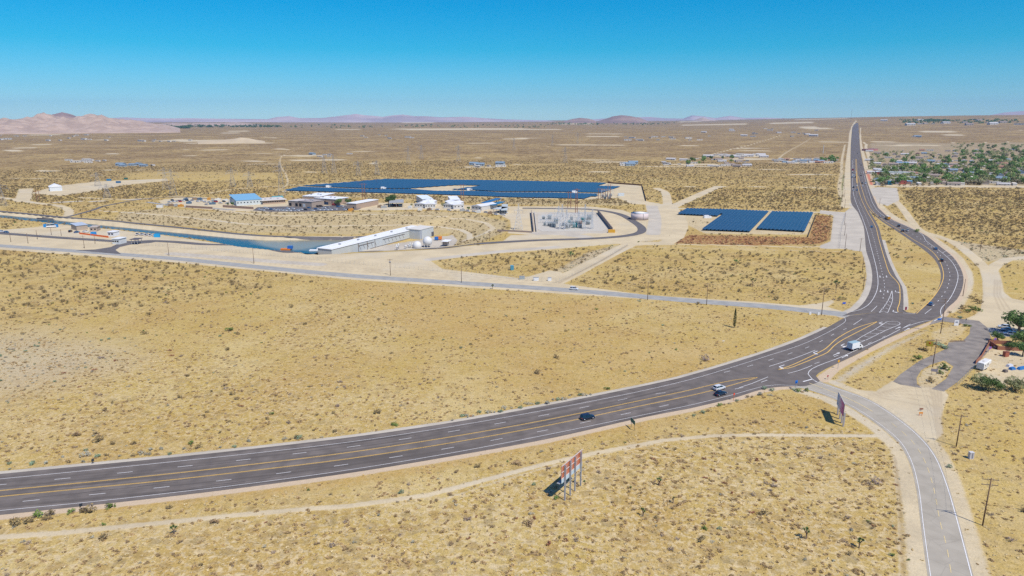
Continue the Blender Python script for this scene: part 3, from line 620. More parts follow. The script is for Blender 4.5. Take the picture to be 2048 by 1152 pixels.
# the joined carriageways running straight to the crest, and the south-west bound carriageway
LEFT_IN = [(1806.6,619),(1807,598),(1804,573),(1792,553),(1777,521),(1765,483),(1757,453),(1745,432),(1733,412)]
sheet('highway_southbound', cat_px(L_OUT[:11]) + [(1733,412)] + cat_px(LEFT_IN[::-1]) , 0.026, M_HWY2)
ribbon('highway_north', catmull(GA(L_OUT[10:-2]), 6) + PL(L_OUT[-2:]), catmull(GA([(1757,417)] + R_OUT[13:-2]), 6) + PL(R_OUT[-2:]), 0.034, M_HWY, step=10, drape=True)
SC_ = catmull(GA(SIDE_C), 4)
ribbon('side_road', offset(SC_, 4.3), offset(SC_, -4.3), 0.018, M_SIDE)
ribbon('southeast_road', catmull(GA([(1582,776),(1598,775),(1655,793),(1702,815),(1752,848),(1794,883),(1817,921),(1832,976),(1842,1054),(1855,1151),(1873,1260)]), 3), catmull(GA([(1631,757),(1643,764),(1678,776),(1737,798),(1797,835),(1844,875),(1872,911),(1895,966),(1915,1032),(1931,1091),(1947,1151),(1976,1260)]), 3), 0.014, M_OLD)
NR = catmull(PL(NORTH_RD), 6); ribbon('canal_road', offset(NR, 2.6), offset(NR, -2.6), 0.12, M_ACC, step=3)
AC = catmull(PL(ACCESS), 5); ribbon('access_road', offset(AC, 3.6), offset(AC, -3.6), 0.10, M_ACC, step=3)
HR = catmull(PL(HILL_RD), 5); ribbon('hill_road', offset(HR, 2.2), offset(HR, -2.2), 0.08, M_ACC, step=4)
YR = catmull(PL(YARD_RD), 5); ribbon('yard_road', offset(YR, 2.5), offset(YR, -2.5), 0.06, M_SIDE, step=4)
sheet('access_road_mouth', [(150,500.5),(190,499),(222,494),(236,487),(250,483.5),(300,480.5),(322,482),(300,486),(262,489),(240,494),(231,500),(243,508.5),(195,504.5)], 0.026, M_ACC)
sheet('parking_lot', [(505,421),(515,414.5),(560,413),(640,412),(668,410.5),(735,411),(716,419.5),(690,421.5),(600,423.5),(540,423.5)], 0.05, M_ACC)
sheet('parking_lot', [(215,463),(250,463),(300,470),(345,478),(332,481),(290,480),(240,473),(222,469)], 0.05, M_DRIVE) if False else None
sheet('driveway', [(1859,650),(1866,640),(1884,633),(1911,636.5),(1957.7,641.7),(1975,655.6),(1981,673),(1982,697),(1963,718),(1945.5,735.5),(1914,765),(1888,783),(1863,778),(1891.7,758),(1907,733),(1888,721),(1860,730),(1842,741),(1833,756),(1834,768),(1843,776),(1800,769),(1786,763),(1800,749),(1817,737),(1840,721),(1867.4,709.4),(1893.4,697),(1897,685),(1926.4,681.6),(1939,668),(1941,652),(1923,648),(1885,643)], 0.030, M_DRIVE)
sheet('parking_bay', [(1974,655),(1990,655.5),(2040,664),(2040,674),(1983,673)], 0.026, M_SIDE)
sheet('gravel_pad', [(1076,431),(1100,428),(1180,428),(1196,433),(1216,456),(1205,462),(1085,463),(1075,458)], 0.05, mat('grey gravel', (0.50, 0.465, 0.39), .95, var=.12, vscale=1.2), foot=False)

# painted markings
M_WHITE = mat('white road paint', (0.74, 0.72, 0.68), .7, var=.12, vscale=2); M_YEL = mat('yellow road paint', (0.80, 0.50, 0.12), .7, var=.12, vscale=2)
M_YOLD = mat('faded yellow paint', (0.66, 0.52, 0.26), .8, var=.15)
def paint(name, c, w, m, dash=None, z=0.05, start=0.0, drape=False):
    c = np.array(c); n = max(3, int(resample(c, 3)[1] / 1.5)); c, L_ = resample(c, n); s = np.linspace(0, L_, n); mb = MB()
    def piece(a, b_):
        k = [a] + [q for q in s if a < q < b_] + [b_]; pc = np.stack([np.interp(k, s, c[:, 0]), np.interp(k, s, c[:, 1])], -1)
        if len(pc) < 2: return
        ribbon_mesh(mb, offset(pc, w / 2), offset(pc, -w / 2), z, drape, 1)
    if dash is None: piece(0, L_)
    else:
        q = start
        while q < L_ - dash[0]: piece(q, q + dash[0]); q += dash[0] + dash[1]
    o = mb.build(name, m); tag(o, kind='structure'); return o
def cg(px, step=3): return catmull(GA(px), step)
DASH = (3.7, 10.9)
paint('edge_line', cg(WL_FAR), .15, M_WHITE); paint('edge_line', cg(WL_NEAR), .15, M_WHITE)
for Yl in (Y1, Y2):
    c = cg(Yl); paint('centre_line', offset(np.array(c), .15), .13, M_YEL); paint('centre_line', offset(np.array(c), -.15), .13, M_YEL)
def midline(A, B, xs):
    ia = lambda P_, x: np.interp(x, [p[0] for p in P_], [p[1] for p in P_])
    return [(x, (ia(A, x) + ia(B, x)) / 2) for x in xs]
xs = list(range(-320, 1440, 90))
paint('lane_line', cg(midline(WL_FAR[:10], Y1, xs)), .16, M_WHITE, DASH, start=3)
paint('lane_line', cg(midline(Y2, WL_NEAR[:12], [x for x in xs if x < 1400])), .16, M_WHITE, DASH, start=8)
paint('lane_line', cg([(1432,749),(1510,729),(1565,712),(1612,696),(1645,681),(1672,666),(1700,654)]), .18, M_WHITE, (3.2, 9), start=4)
paint('lane_line', cg([(1460,780),(1500,772),(1545,757),(1575,750)]), .2, M_WHITE, (3.7, 9), start=2)
for ln in ([(1536,754+0),(1500,768.5),(1478,775.5)], [(1538,733),(1570,723),(1600,712.5),(1631,700.5)], [(1576,747),(1600,740.5),(1624,731)], [(1707,649.5),(1716,643.5),(1724,638)], [(1800,659),(1812,653),(1821,648)], [(1849.5,628),(1857,622),(1863,617.5)], [(1742,623.5),(1748,618),(1754,612)]):
    paint('lane_line', cg(ln), .2, M_WHITE)
paint('lane_line', cg([(1629,727.5),(1640,724),(1735,688),(1778,669)]), .18, M_WHITE, (3.2, 10), start=0)
for Yl in (YA, YB): paint('centre_line', cg(Yl), .32, M_YEL)
paint('edge_line', cg(RW1), .22, M_WHITE); paint('edge_line', cg(RW2[:18]), .24, M_WHITE); paint('edge_line', cg(RY), .32, M_YEL, z=.052)
paint('edge_line', cg(LW), .24, M_WHITE); paint('edge_line', cg(LY), .32, M_YEL); paint('edge_line', cg([(1794.5,623.4),(1806,626.2),(1820,627),(1832,627)], 2), .22, M_WHITE)
paint('lane_line', cg([(1866,612),(1878,600),(1888,587),(1894,577),(1898,565),(1900,552),(1897,537),(1889,522),(1876,506),(1858,490),(1835,474),(1800,455),(1768,439),(1750,424),(1740,407),(1730,378),(1722,345)]), .24, M_WHITE, (3.0, 8.5))
paint('lane_line', cg([(1766,597),(1769,577),(1768,562),(1763,540),(1757,515),(1751,490),(1744,465),(1735,440),(1725,418),(1715,395),(1709,370)]), .24, M_WHITE, (2.6, 6.2))
for dx in (0, 1): paint('centre_line', cg([(1713.5 + dx * 2.2,366),(1712 + dx * 2,341),(1711 + dx * 1.2,305),(1710.6 + dx,280)]), .4, M_YEL, z=.06)
paint('lane_line', cg([(1706.8,341),(1706.6,305),(1707.6,275)]), .3, M_WHITE, (4, 9), z=.06)
M_SEAL = mat('crack sealant', (0.05, 0.045, 0.045), .6)
rsl = random.Random(14)
for k in range(16):
    x0 = rsl.uniform(20, 1300); f_ = rsl.uniform(.1, .9); L__ = rsl.uniform(60, 200); pts = []
    for q in range(6):
        x = x0 + L__ * q / 5; ya = np.interp(x, [p[0] for p in FAR_EDGE], [p[1] for p in FAR_EDGE]); yb = np.interp(x, [p[0] for p in NEAR_EDGE], [p[1] for p in NEAR_EDGE]); pts.append((x, ya + (yb - ya) * f_ + rsl.uniform(-.5, .5)))
    paint('crack_seal', cg(pts, 2), .09, M_SEAL, z=.045)
# hatched islands
H1 = [(1759,646),(1762,643.7),(1790,643.5),(1800,646.5),(1796,650.5),(1724,683),(1700,693.5),(1685,697),(1703,685),(1723,673)]
def loop(px, w, m=M_WHITE): paint('island_line', catmull(GA(px + [px[0]]), 40), w, m)
paint('island_line', GA([(1685,696.5),(1710,682),(1723.5,673.3),(1748,660),(1773,644)]), .2, M_WHITE); paint('island_line', cg([(1773,644),(1782,642.5),(1795,643.5),(1801,646.5),(1799,649.5)]), .2, M_WHITE)
paint('island_line', GA([(1799,649.5),(1772,660.5),(1740,676.5),(1715,687.5),(1692,696),(1685,696.5)]), .2, M_WHITE)
for a, b_, c in (((1772,645.5),(1779,648.3),(1799,648.5)), ((1761,652),(1769,654.6),(1786,654.5)), ((1750,658.5),(1757,661.5),(1772,660.5)), ((1738,665),(1746,668),(1760,667)), ((1727,671),(1734,674.5),(1746,673.5)), ((1715,678),(1722,681.5),(1732,680.3))):
    paint('island_line', GA([a, b_, c]), .2, M_WHITE)
paint('island_line', cg([(1784,581),(1779,595),(1770,611),(1758,625.5)]), .2, M_WHITE); paint('island_line', cg([(1784,581),(1785,600),(1780,615),(1775,626)]), .2, M_WHITE)
for k in range(5):
    t = k / 4.6; a = (1758 + 24 * t, 625.5 - 34 * t); b_ = (1775 + 9 * t, 626 - 33 * t); paint('island_line', GA([a, ((a[0] + b_[0]) / 2, a[1] - 3.4 * (1 - t * .6)), b_]), .2, M_WHITE)
for a, b_ in (((1885,506),(1895,500.5)), ((1893,513),(1903,510)), ((1900,521),(1911,519)), ((1906,530),(1918,528)), ((1911,541),(1923,540)), ((1914,551),(1926,551)), ((1914,558),(1925,558.5))):
    paint('island_line', GA([a, b_]), .2, M_WHITE)
# stop bar and arrows
paint('stop_line', GA([(1606,763.5),(1624,758.5)]), .5, M_WHITE); paint('stop_line', GA([(1868,642),(1886,634)]), .4, M_WHITE)
paint('stop_line', GA([(1756,583),(1784,582)]), .12, M_WHITE) if False else None
paint('centre_line', cg([(1618,766),(1650,778),(1680,790),(1715,806),(1745,823)], 2), .3, M_YOLD, z=.04)
paint('lane_line', cg([(1783,846),(1820,878),(1846,915),(1866,971),(1880,1043),(1893,1092),(1903,1151),(1926,1260)]), .16, M_YOLD, (3.0, 2.6), z=.04)
paint('edge_line', cg(SE_RIGHT), .2, M_WHITE, z=.045)
def arrow(px, py, hx, hy, kind='straight', L_=5.5):
    p = G(px, py); q = G(hx, hy); d = (q - p).normalized(); n = Vector((-d.y, d.x, 0)); mb = MB(); z = Vector((0, 0, .055))
    def pt(a, b_): return p + d * a + n * b_ + z
    if kind == 'straight':
        mb.add([pt(-L_ / 2, -.14), pt(L_ / 2 - 1.8, -.14), pt(L_ / 2 - 1.8, .14), pt(-L_ / 2, .14)], [(0, 1, 2, 3)]); mb.add([pt(L_ / 2 - 1.8, -.6), pt(L_ / 2, 0), pt(L_ / 2 - 1.8, .6)], [(0, 1, 2)])
    else:
        s = 1 if kind == 'left' else -1
        mb.add([pt(-L_ / 2, -.16), pt(.6, -.16), pt(.6, .16), pt(-L_ / 2, .16)], [(0, 1, 2, 3)]); mb.add([pt(.3, .16 * s), pt(.9, .16 * s), pt(1.2, 1.2 * s), pt(.6, 1.2 * s)], [(0, 1, 2, 3)])
        mb.add([pt(.1, 1.2 * s), pt(1.8, 1.2 * s), pt(1.0, 2.2 * s)], [(0, 1, 2)])
    o = mb.build('road_arrow', M_WHITE); tag(o, kind='structure')
for a in ((1673,708,1700,696,'straight'), (1690,713,1715,701,'straight'), (1796,656,1820,645,'straight'), (1814,659,1838,648,'straight'), (1628,705,1605,714,'left'), (1683,690.5,1665,699,'left'), (1759,646,1735,655,'left'), (1573,724,1550,732,'left') if False else (1560,733,1540,740,'left'),
          (1760,553,1762,566,'straight'), (1773,553,1776,566,'straight'), (1761,582,1760,594,'straight'), (1775.5,583,1776,594,'straight'), (1791,583.5,1792,595,'left'), (1786,623,1784,628,'left')):
    arrow(*a)
# ------------------------------------------------------------------ hills and far ranges, real ridges with depth
def hill_mat(name, c1, c2, sc):
    m = mat(name, c1, .95, var=0, vscale=sc); nt = m.node_tree; b = nt.nodes['Principled BSDF']; n = [x for x in nt.nodes if x.type == 'TEX_NOISE'][0]; n.inputs['Detail'].default_value = 8
    mx = nt.nodes.new('ShaderNodeMix'); mx.data_type = 'RGBA'; mx.inputs[6].default_value = (*c1, 1); mx.inputs[7].default_value = (*c2, 1)
    rp = nt.nodes.new('ShaderNodeMapRange'); rp.inputs[1].default_value = .4; rp.inputs[2].default_value = .6
    nt.links.new(n.outputs[0], rp.inputs[0]); nt.links.new(rp.outputs[0], mx.inputs[0]); nt.links.new(mx.outputs[2], b.inputs['Base Color']); return m
from mathutils import noise as mn
def ridge(name, prof, dist, depth, m, rough=.16, base_drop=30, seed=0, ns=.0016, K=34):
    xs_ = np.linspace(prof[0][0], prof[-1][0], max(60, int((prof[-1][0] - prof[0][0]) / 2.2))); top = np.interp(xs_, [p[0] for p in prof], [p[1] for p in prof])
    vs = []; fs = []
    for i, (x, yt) in enumerate(zip(xs_, top)):
        dv = Vector(((x - 1024) / FPX, CP + 0.0, 0)); az = math.atan2(x - 1024, FPX * CP - (yt - 576) * SP)
        f = FPX * CP - (yt - 576) * SP; d = FPX * SP + (yt - 576) * CP; hr = math.hypot(x - 1024, f)
        crest = CAMZ - d / hr * dist
        for k in range(K):
            t = k / (K - 1); r = dist - depth + 2 * depth * t
            X_, Y_ = r * math.sin(az), r * math.cos(az)
            prof_t = max(0.0, 1 - abs(2 * t - 1) ** 1.25)
            nz = mn.fractal(Vector((X_ * ns, Y_ * ns, seed)), 1.0, 2.1, 6) 
            rid = 1 - abs(mn.noise(Vector((X_ * ns * 2.3, Y_ * ns * 2.3, seed + 5)))) * 1.3
            zc = crest * (prof_t + rough * (nz + .5 * (rid - .5)) * min(1, 3 * prof_t) * (1.0 if abs(t - .5) > .04 else .35))
            vs.append((X_, Y_, zc - (base_drop if k in (0, K - 1) else 0)))
    n = len(xs_)
    for i in range(n - 1):
        for k in range(K - 1): q = i * K + k; fs.append((q, q + K, q + K + 1, q + 1))
    mb = MB(); mb.add(vs, fs, True); o = mb.build(name, m); tag(o, kind='structure'); return o
M_H1 = hill_mat('tan hill rock', (0.50, 0.37, 0.275), (0.39, 0.28, 0.205), .011); M_H2 = hill_mat('brown hill rock', (0.36, 0.24, 0.18), (0.26, 0.17, 0.135), .002); M_H3 = hill_mat('mauve range rock', (0.50, 0.41, 0.40), (0.36, 0.30, 0.31), .0008)
ridge('hill', [(-420,246),(-250,241),(-100,239),(0,238.5),(40,239),(60,237),(88,234),(100,233),(130,237),(150,237),(165,234),(185,231.5),(204,232.5),(212,237),(240,241),(270,243),(300,247),(335,251),(360,257)], 6400, 1500, M_H1, .36, seed=1, ns=.0062, K=120)
ridge('hill', [(70,243),(88,234.5),(105,228.5),(124,224),(143,228.5),(158,235),(185,243)], 9500, 1200, M_H2, .10, seed=2)
ridge('hill', [(300,249),(345,246),(380,247.5),(400,246),(440,246.5),(470,245),(520,248.5)], 8500, 900, M_H1, .2, seed=3)
ridge('mountain_range', [(-420,243),(-200,240),(0,238.5),(190,238),(250,234.8),(300,236.5),(400,236.8),(500,238),(535,238.5),(552,234.5),(578,232),(598,236),(640,236),(672,233),(700,229.5),(712,227.5),(728,230),(745,231.5),(765,234),(785,230.5),(806,228.5),(828,232),(852,232.5),(880,234.5),(930,233.5),(960,236),(1010,238.5),(1090,240.8),(1120,243)], 13500, 1800, M_H3, .10, seed=4, ns=.0022, K=60)
ridge('hill', [(1128,242),(1145,237.5),(1160,235.2),(1178,237),(1192,242)], 11000, 900, M_H2, .12, seed=6)
ridge('hill', [(1195,243),(1208,238.5),(1224,233.5),(1243,230.8),(1262,233),(1276,235.5),(1295,242.5)], 10500, 1000, M_H2, .16, seed=7, ns=.0012)
ridge('mountain_range', [(1150,241),(1230,235.5),(1300,233.5),(1330,236.5),(1366,237),(1384,230.5),(1402,232),(1430,236),(1460,231.5),(1490,236),(1530,235),(1600,237.5),(1760,240),(1800,242)], 16200, 1300, M_H3, .06, seed=8, ns=.0005)
ridge('hill', [(1385,241.5),(1398,236.5),(1406,234.8),(1418,239),(1440,241.5)], 12500, 700, M_H1, .1, seed=9)
ridge('mountain_range', [(1900,236),(1980,230),(2010,224.5),(2048,221.5),(2120,216),(2250,212),(2400,220)], 16200, 1300, M_H3, .06, seed=10, ns=.0005)

# ------------------------------------------------------------------ air
def build_haze():
    m = bpy.data.materials.new('dry air'); m.use_nodes = True; nt = m.node_tree; nt.nodes.clear(); out = nt.nodes.new('ShaderNodeOutputMaterial'); v = nt.nodes.new('ShaderNodeVolumePrincipled')
    v.inputs['Color'].default_value = (0.42, 0.66, 1.0, 1); v.inputs['Density'].default_value = HAZE; v.inputs['Anisotropy'].default_value = 0.0
    nt.links.new(v.outputs[0], out.inputs['Volume'])
    mb = MB(); mb.box((0, 0, 254), (37000, 37000, 532)); o = mb.build('haze', m); tag(o, kind='stuff')
HAZE = 3.3e-5
build_haze()
# ------------------------------------------------------------------ vehicles (forward is +x)
M_TYRE = mat('tyre rubber', (0.02, 0.02, 0.02), .8); M_RIM = mat('alloy rim', (0.45, 0.46, 0.48), .35, .8); M_GLASS = mat('tinted car glass', (0.012, 0.016, 0.02), .06, 0, spec=.8)
M_HEADL = mat('headlight lens', (0.75, 0.76, 0.74), .2); M_TAILL = mat('tail light lens', (0.45, 0.02, 0.02), .3); M_TRIM = mat('black plastic trim', (0.025, 0.025, 0.027), .6); M_CHROME = mat('bright bumper metal', (0.5, 0.5, 0.5), .3, .9)
def paintm(name, c): return mat(name, c, .32, .15, spec=.5, coat=.6)
PAINT = {'navy': paintm('dark navy car paint', (0.010, 0.022, 0.045)), 'white': paintm('white car paint', (0.78, 0.78, 0.76)), 'black': paintm('black car paint', (0.012, 0.013, 0.015)),
         'silver': paintm('silver car paint', (0.45, 0.46, 0.47)), 'blue': paintm('blue car paint', (0.04, 0.16, 0.33)), 'red': paintm('red car paint', (0.50, 0.02, 0.03)), 'yellow': paintm('school bus yellow paint', (0.75, 0.33, 0.02)), 'tan': paintm('tan car paint', (0.40, 0.32, 0.22))}
def loft(mb, secs):
    n = len(secs[0]); vs = [p for s in secs for p in s]; fs = []
    for i in range(len(secs) - 1):
        for k in range(n): fs.append((i * n + k, i * n + (k + 1) % n, (i + 1) * n + (k + 1) % n, (i + 1) * n + k))
    fs += [tuple(range(n - 1, -1, -1)), tuple(range(len(vs) - n, len(vs)))]
    mb.add(vs, fs, False)
def car_sec(x, w, zb, zt): return [(x, -w * .92, zb), (x, -w, zb + .18), (x, -w, zt - .22), (x, -w * .93, zt - .04), (x, -w * .6, zt), (x, w * .6, zt), (x, w * .93, zt - .04), (x, w, zt - .22), (x, w, zb + .18), (x, w * .92, zb)]
def wheel(parent, x, y, r=.34, w=.24):
    t = MB(); t.tube((0, -w / 2, 0), (0, w / 2, 0), r, n=16); o = t.build('wheel', M_TYRE, parent, (x, y, r))
    s = 1 if y > 0 else -1; t = MB(); t.tube((0, s * w * .5, 0), (0, s * (w * .5 + .015), 0), r * .64, n=10); t.build('rim', M_RIM, o)
def lights(parent, xf, xr, w, zf, zr, s=1.0):
    for sy in (-1, 1):
        MB().box((xf, sy * w * .74, zf), (.14, .38 * s, .16 * s)).build('headlight', M_HEADL, parent); MB().box((xr, sy * w * .82, zr), (.12, .26 * s, .28 * s)).build('taillight', M_TAILL, parent)
def make_car(kind, colr, label, cat='car'):
    name = {'suv': 'suv_car', 'sedan': 'sedan_car', 'pickup': 'pickup_truck', 'van': 'van'}[kind]
    t = empty(name, (0, 0, 0), label, cat); pm = PAINT[colr]
    if kind == 'suv': st = [(-2.3, .80, .45, .95), (-2.22, .88, .30, 1.10), (-1.2, .92, .25, 1.12), (.9, .92, .25, 1.08), (1.3, .91, .25, 1.04), (2.05, .88, .28, .92), (2.3, .76, .40, .78)]; cab = (-2.18, 1.25, -1.85, .45, 1.06, 1.66, .86, .68)
    elif kind == 'sedan': st = [(-2.35, .74, .42, .90), (-2.2, .84, .28, 1.0), (-1.2, .89, .22, 1.02), (.8, .89, .22, .98), (1.2, .88, .22, .95), (2.1, .84, .25, .80), (2.35, .70, .36, .66)]; cab = (-1.85, 1.15, -1.15, .35, .96, 1.45, .82, .62)
    elif kind == 'van': st = [(-2.6, .85, .4, 1.2), (-2.5, .95, .3, 1.3), (1.6, .95, .3, 1.25), (2.1, .92, .3, 1.0), (2.5, .8, .42, .85)]; cab = (-2.5, 1.95, -2.4, 1.1, 1.24, 2.1, .93, .82)
    else: st = [(-2.75, .86, .55, 1.08), (-2.6, .92, .40, 1.10), (.9, .95, .38, 1.10), (1.5, .95, .38, 1.12), (2.4, .92, .40, 1.05), (2.75, .82, .5, .92)]; cab = (-.75, 1.45, -.5, .75, 1.08, 1.78, .88, .70)
    b = MB(); loft(b, [car_sec(*s) for s in st]); b.build('body', pm, t)
    x0, x1, X0, X1, z0, z1, w0, w1 = cab
    g = MB(); loft(g, [[(x0, -w0, z0), (x1, -w0, z0), (x1, w0, z0), (x0, w0, z0)], [(X0, -w1, z1 - .05), (X1, -w1, z1 - .05), (X1, w1, z1 - .05), (X0, w1, z1 - .05)]]); g.build('window', M_GLASS, t)
    r = MB(); r.box(((X0 + X1) / 2, 0, z1 - .02), (X1 - X0 + .08, 2 * w1 + .06, .07))
    for sy in (-1, 1):
        for (xa, xb) in ((x0, X0), (x1, X1), ((x0 + x1) / 2 - .15, (X0 + X1) / 2 - .1)): r.tube((xa, sy * (w0 + .005), z0), (xb, sy * (w1 + .005), z1 - .04), .045, n=4)
    if kind == 'pickup': r.box((-1.7, 0, 1.14), (1.7, 1.5, .02)); 
    r.build('roof', pm, t)
    if kind == 'pickup': MB().box((-1.75, 0, 1.117), (1.75, 1.45, .10)).build('bed_liner', M_TRIM, t)
    xs_ = (st[0][0] + .82, st[-1][0] - .85)
    for x in xs_:
        for y in (-.80, .80): wheel(t, x, y, .38 if kind == 'pickup' else .34)
    lights(t, st[-1][0] - .10, st[0][0] + .02, .86, st[-1][3] - .10, st[0][3] - .14)
    return t
def make_boxtruck(label):
    t = empty('box_truck', (0, 0, 0), label, 'truck'); W = PAINT['white']
    M_BOX = mat('white truck box panels', (0.74, 0.76, 0.76), .5, var=.06, vscale=2)
    b = MB(); b.box((-1.35, 0, 2.15), (4.6, 2.4, 2.4)); bo = b.build('cargo_box', M_BOX, t)
    MB().box((-1.35, 0, 3.37), (4.5, 2.3, .05)).build('box_roof', mat('translucent truck roof', (0.32, 0.45, 0.48), .5), bo)
    d = MB(); d.box((-3.66, 0, 2.1), (.03, 2.0, 2.1)); dd = d.build('rear_door', mat('roll up door', (0.58, 0.60, 0.60), .5, var=.1, scale_vec=(1, 1, 14)), bo)
    c = MB(); loft(c, [[(1.05, -1.0, .5), (3.4, -1.0, .5), (3.4, 1.0, .5), (1.05, 1.0, .5)], [(1.05, -1.02, 1.35), (3.45, -.95, 1.3), (3.45, .95, 1.3), (1.05, 1.02, 1.35)], [(1.05, -.9, 2.2), (2.2, -.82, 2.2), (2.2, .82, 2.2), (1.05, .9, 2.2)]]); c.build('cab', W, t)
    g = MB(); g.add([(2.36, -.84, 2.08), (3.12, -.9, 1.50), (3.12, .9, 1.50), (2.36, .84, 2.08)], [(0, 1, 2, 3)])
    for s in (-1, 1): g.add([(1.2, s * .925, 2.06), (1.8, s * .90, 2.06), (2.3, s * 1.0, 1.42), (1.2, s * 1.035, 1.42)], [(0, 1, 2, 3)])
    g.build('window', M_GLASS, t)
    MB().box((-.9, 0, .72), (5.2, 1.0, .3)).build('chassis', M_TRIM, t); MB().box((-3.7, 0, .62), (.2, 2.2, .16)).build('bumper', M_TRIM, t)
    for x in (-2.6, 2.2):
        for y in (-.95, .95): wheel(t, x, y, .46, .34)
    lights(t, 3.43, -3.7, 1.05, 1.0, .85); return t
def make_bus(label):
    t = empty('school_bus', (0, 0, 0), label, 'bus'); Y = PAINT['yellow']
    b = MB(); loft(b, [[(x, -1.2, .6), (x, -1.22, 2.2), (x, -1.05, 2.85), (x, 0, 3.0), (x, 1.05, 2.85), (x, 1.22, 2.2), (x, 1.2, .6)] for x in (-5.0, 4.0)]); b.build('body', Y, t)
    MB().box((-.5, 0, 3.0), (8.8, 1.3, .06)).build('roof', mat('white bus roof', (.7, .7, .66), .5), t)
    h = MB(); loft(h, [[(4.0, -1.0, .6), (4.0, -1.0, 1.7), (4.0, 1.0, 1.7), (4.0, 1.0, .6)], [(5.4, -.85, .6), (5.4, -.8, 1.45), (5.4, .8, 1.45), (5.4, .85, .6)]]); h.build('hood', Y, t)
    for s in (-1, 1):
        w = MB()
        for k in range(9): w.box((-4.4 + k * .95, s * 1.235, 2.05), (.8, .03, .55))
        w.build('window', M_GLASS, t)
    MB().box((4.02, 0, 2.2), (.04, 2.0, .8)).build('windscreen', M_GLASS, t)
    for x in (-3.2, 4.4):
        for y in (-1.0, 1.0): wheel(t, x, y, .5, .3)
    lights(t, 5.4, -5.02, 1.1, 1.1, 1.4); return t
def make_camper(label):
    t = empty('camper_trailer', (0, 0, 0), label, 'camper'); W = mat('aged white camper shell', (0.72, 0.70, 0.64), .5, var=.08, vscale=1.5)
    b = MB(); loft(b, [[(x, -1.2, z0), (x, -1.2, 2.7), (x, -1.0, 2.95), (x, 1.0, 2.95), (x, 1.2, 2.7), (x, 1.2, z0)] for x, z0 in ((-3.6, .6), (2.0, .6), (2.02, 1.5), (3.7, 1.6))]); b.build('body', W, t)
    for s in (-1, 1): MB().box((-1.9, s * 1.21, 1.9), (.9, .03, .6)).build('window', M_GLASS, t); MB().box((.3, s * 1.21, 1.9), (1.1, .03, .6)).build('window', M_GLASS, t)
    MB().box((1.2, -1.215, 1.6), (.65, .03, 1.8)).build('door', mat('camper door', (.6, .58, .52), .5), t)
    MB().box((-.6, 0, 3.02), (.8, .7, .2)).build('roof_vent', mat('camper vent', (.55, .52, .46), .6), t)
    MB().box((0, -1.213, 1.25), (7.0, .02, .12)).build('stripe', mat('faded camper stripe', (.35, .25, .15), .6), t)
    for y in (-1.0, 1.0): wheel(t, -.8, y, .35); wheel(t, .1, y, .35)
    MB().tube((3.2, 0, 0), (3.2, 0, 1.6), .06).build('jack_leg', M_TRIM, t); return t
def head(px, py, qx, qy):
    a, b = G(px, py), G(qx, qy); return math.atan2(b.y - a.y, b.x - a.x)
def place_v(o, px, py, rz, label=None, group=None, scale=None):
    v = P(px, py, .055); return use(o, v, rz, label, group, scale)
# highway traffic
place_v(make_car('suv', 'navy', 'dark navy SUV on the near lane left of the green road sign'), 1175, 838, head(1100, 853, 1260, 822))
place_v(make_car('suv', 'white', 'white SUV on the highway beside the yellow line, left of the junction'), 1438, 779, head(1400, 789, 1480, 768))
place_v(make_car('sedan', 'navy', 'dark blue sedan just below the white SUV near the orange sign'), 1441, 790, head(1400, 801, 1480, 779))
place_v(make_boxtruck('white box truck driving towards the junction arrows'), 1710, 699, head(1690, 712, 1738, 690) - R(11))
sb = make_car('sedan', 'blue', 'blue sedan turning at the junction beside the yellow line of the curve'); place_v(sb, 1861, 610, head(1861, 610, 1873, 598))
bk = make_car('suv', 'black', 'black SUV at the bend of the northbound curve'); place_v(bk, 1883, 522.5, head(1886, 530, 1878, 514))
use_l = lambda o, x, y, q, l, g=None, sc=None: place_v(o, x, y, head(x, y, *q), l, g, sc)
use_l(sb, 1871, 499, (1862, 492), 'dark blue car at the top of the curve with the white hatching')
place_v(make_bus('yellow school bus on the northbound curve'), 1775, 438.5, head(1790, 446, 1765, 432))
use_l(bk, 1797, 453, (1790, 448), 'black car two lengths behind the yellow bus'); use_l(bk, 1805, 463, (1797, 458), 'black car beside the white pickup on the northbound curve')
wp = make_car('pickup', 'white', 'white pickup truck on the northbound curve outside the black car'); place_v(wp, 1815, 462.5, head(1815, 462.5, 1806, 456), None)
sv_ = make_car('sedan', 'silver', 'silver car ahead of the yellow bus on the curve'); place_v(sv_, 1760, 434.5, head(1760, 434.5, 1752, 427))
use_l(sb, 1743, 455, (1748, 470), 'light blue car alone on the southbound carriageway')
ws = make_car('suv', 'white', 'white SUV on the grey side road next to the gated dirt track'); place_v(ws, 1148, 579.5, head(1148, 579.5, 1200, 584))
g_far = 'distant traffic on the straight highway'
rt = make_car('van', 'red', 'red van far up the left side of the straight highway'); place_v(rt, 1705.5, 341, head(1705.5, 341, 1706, 360), None, g_far, 1.5)
wv = make_car('van', 'white', 'white van leading the pack on the straight highway'); place_v(wv, 1707.5, 353.5, head(1707.5, 353, 1707.5, 370), None, g_far, 1.5)
for i, (x, y, o, l, sc) in enumerate([(1704, 355, sb, 'blue car at the left edge of the straight highway beside the white van', 1.1), (1711, 355, bk, 'dark car right of the white van on the straight highway', 1.1), (1711, 346, ws, 'white SUV above the pack on the left lanes of the straight highway', 1.0), (1705, 346.5, bk, 'dark car between the red van and the white van', 1.0), (1707, 375.5, bk, 'dark car at the start of the left carriageway, first of four', 1.1), (1713.5, 372.5, ws, 'white SUV beside the centre line where the carriageways split', 1.1), (1707, 382, sv_, 'silver car just below the dark car where the carriageways split', 1.1), (1714, 381, sb, 'blue car beside the centre line below the white SUV where the carriageways split', 1.1)]):
    use_l(o, x, y, (x + 1, y + 14), l, g_far, sc)
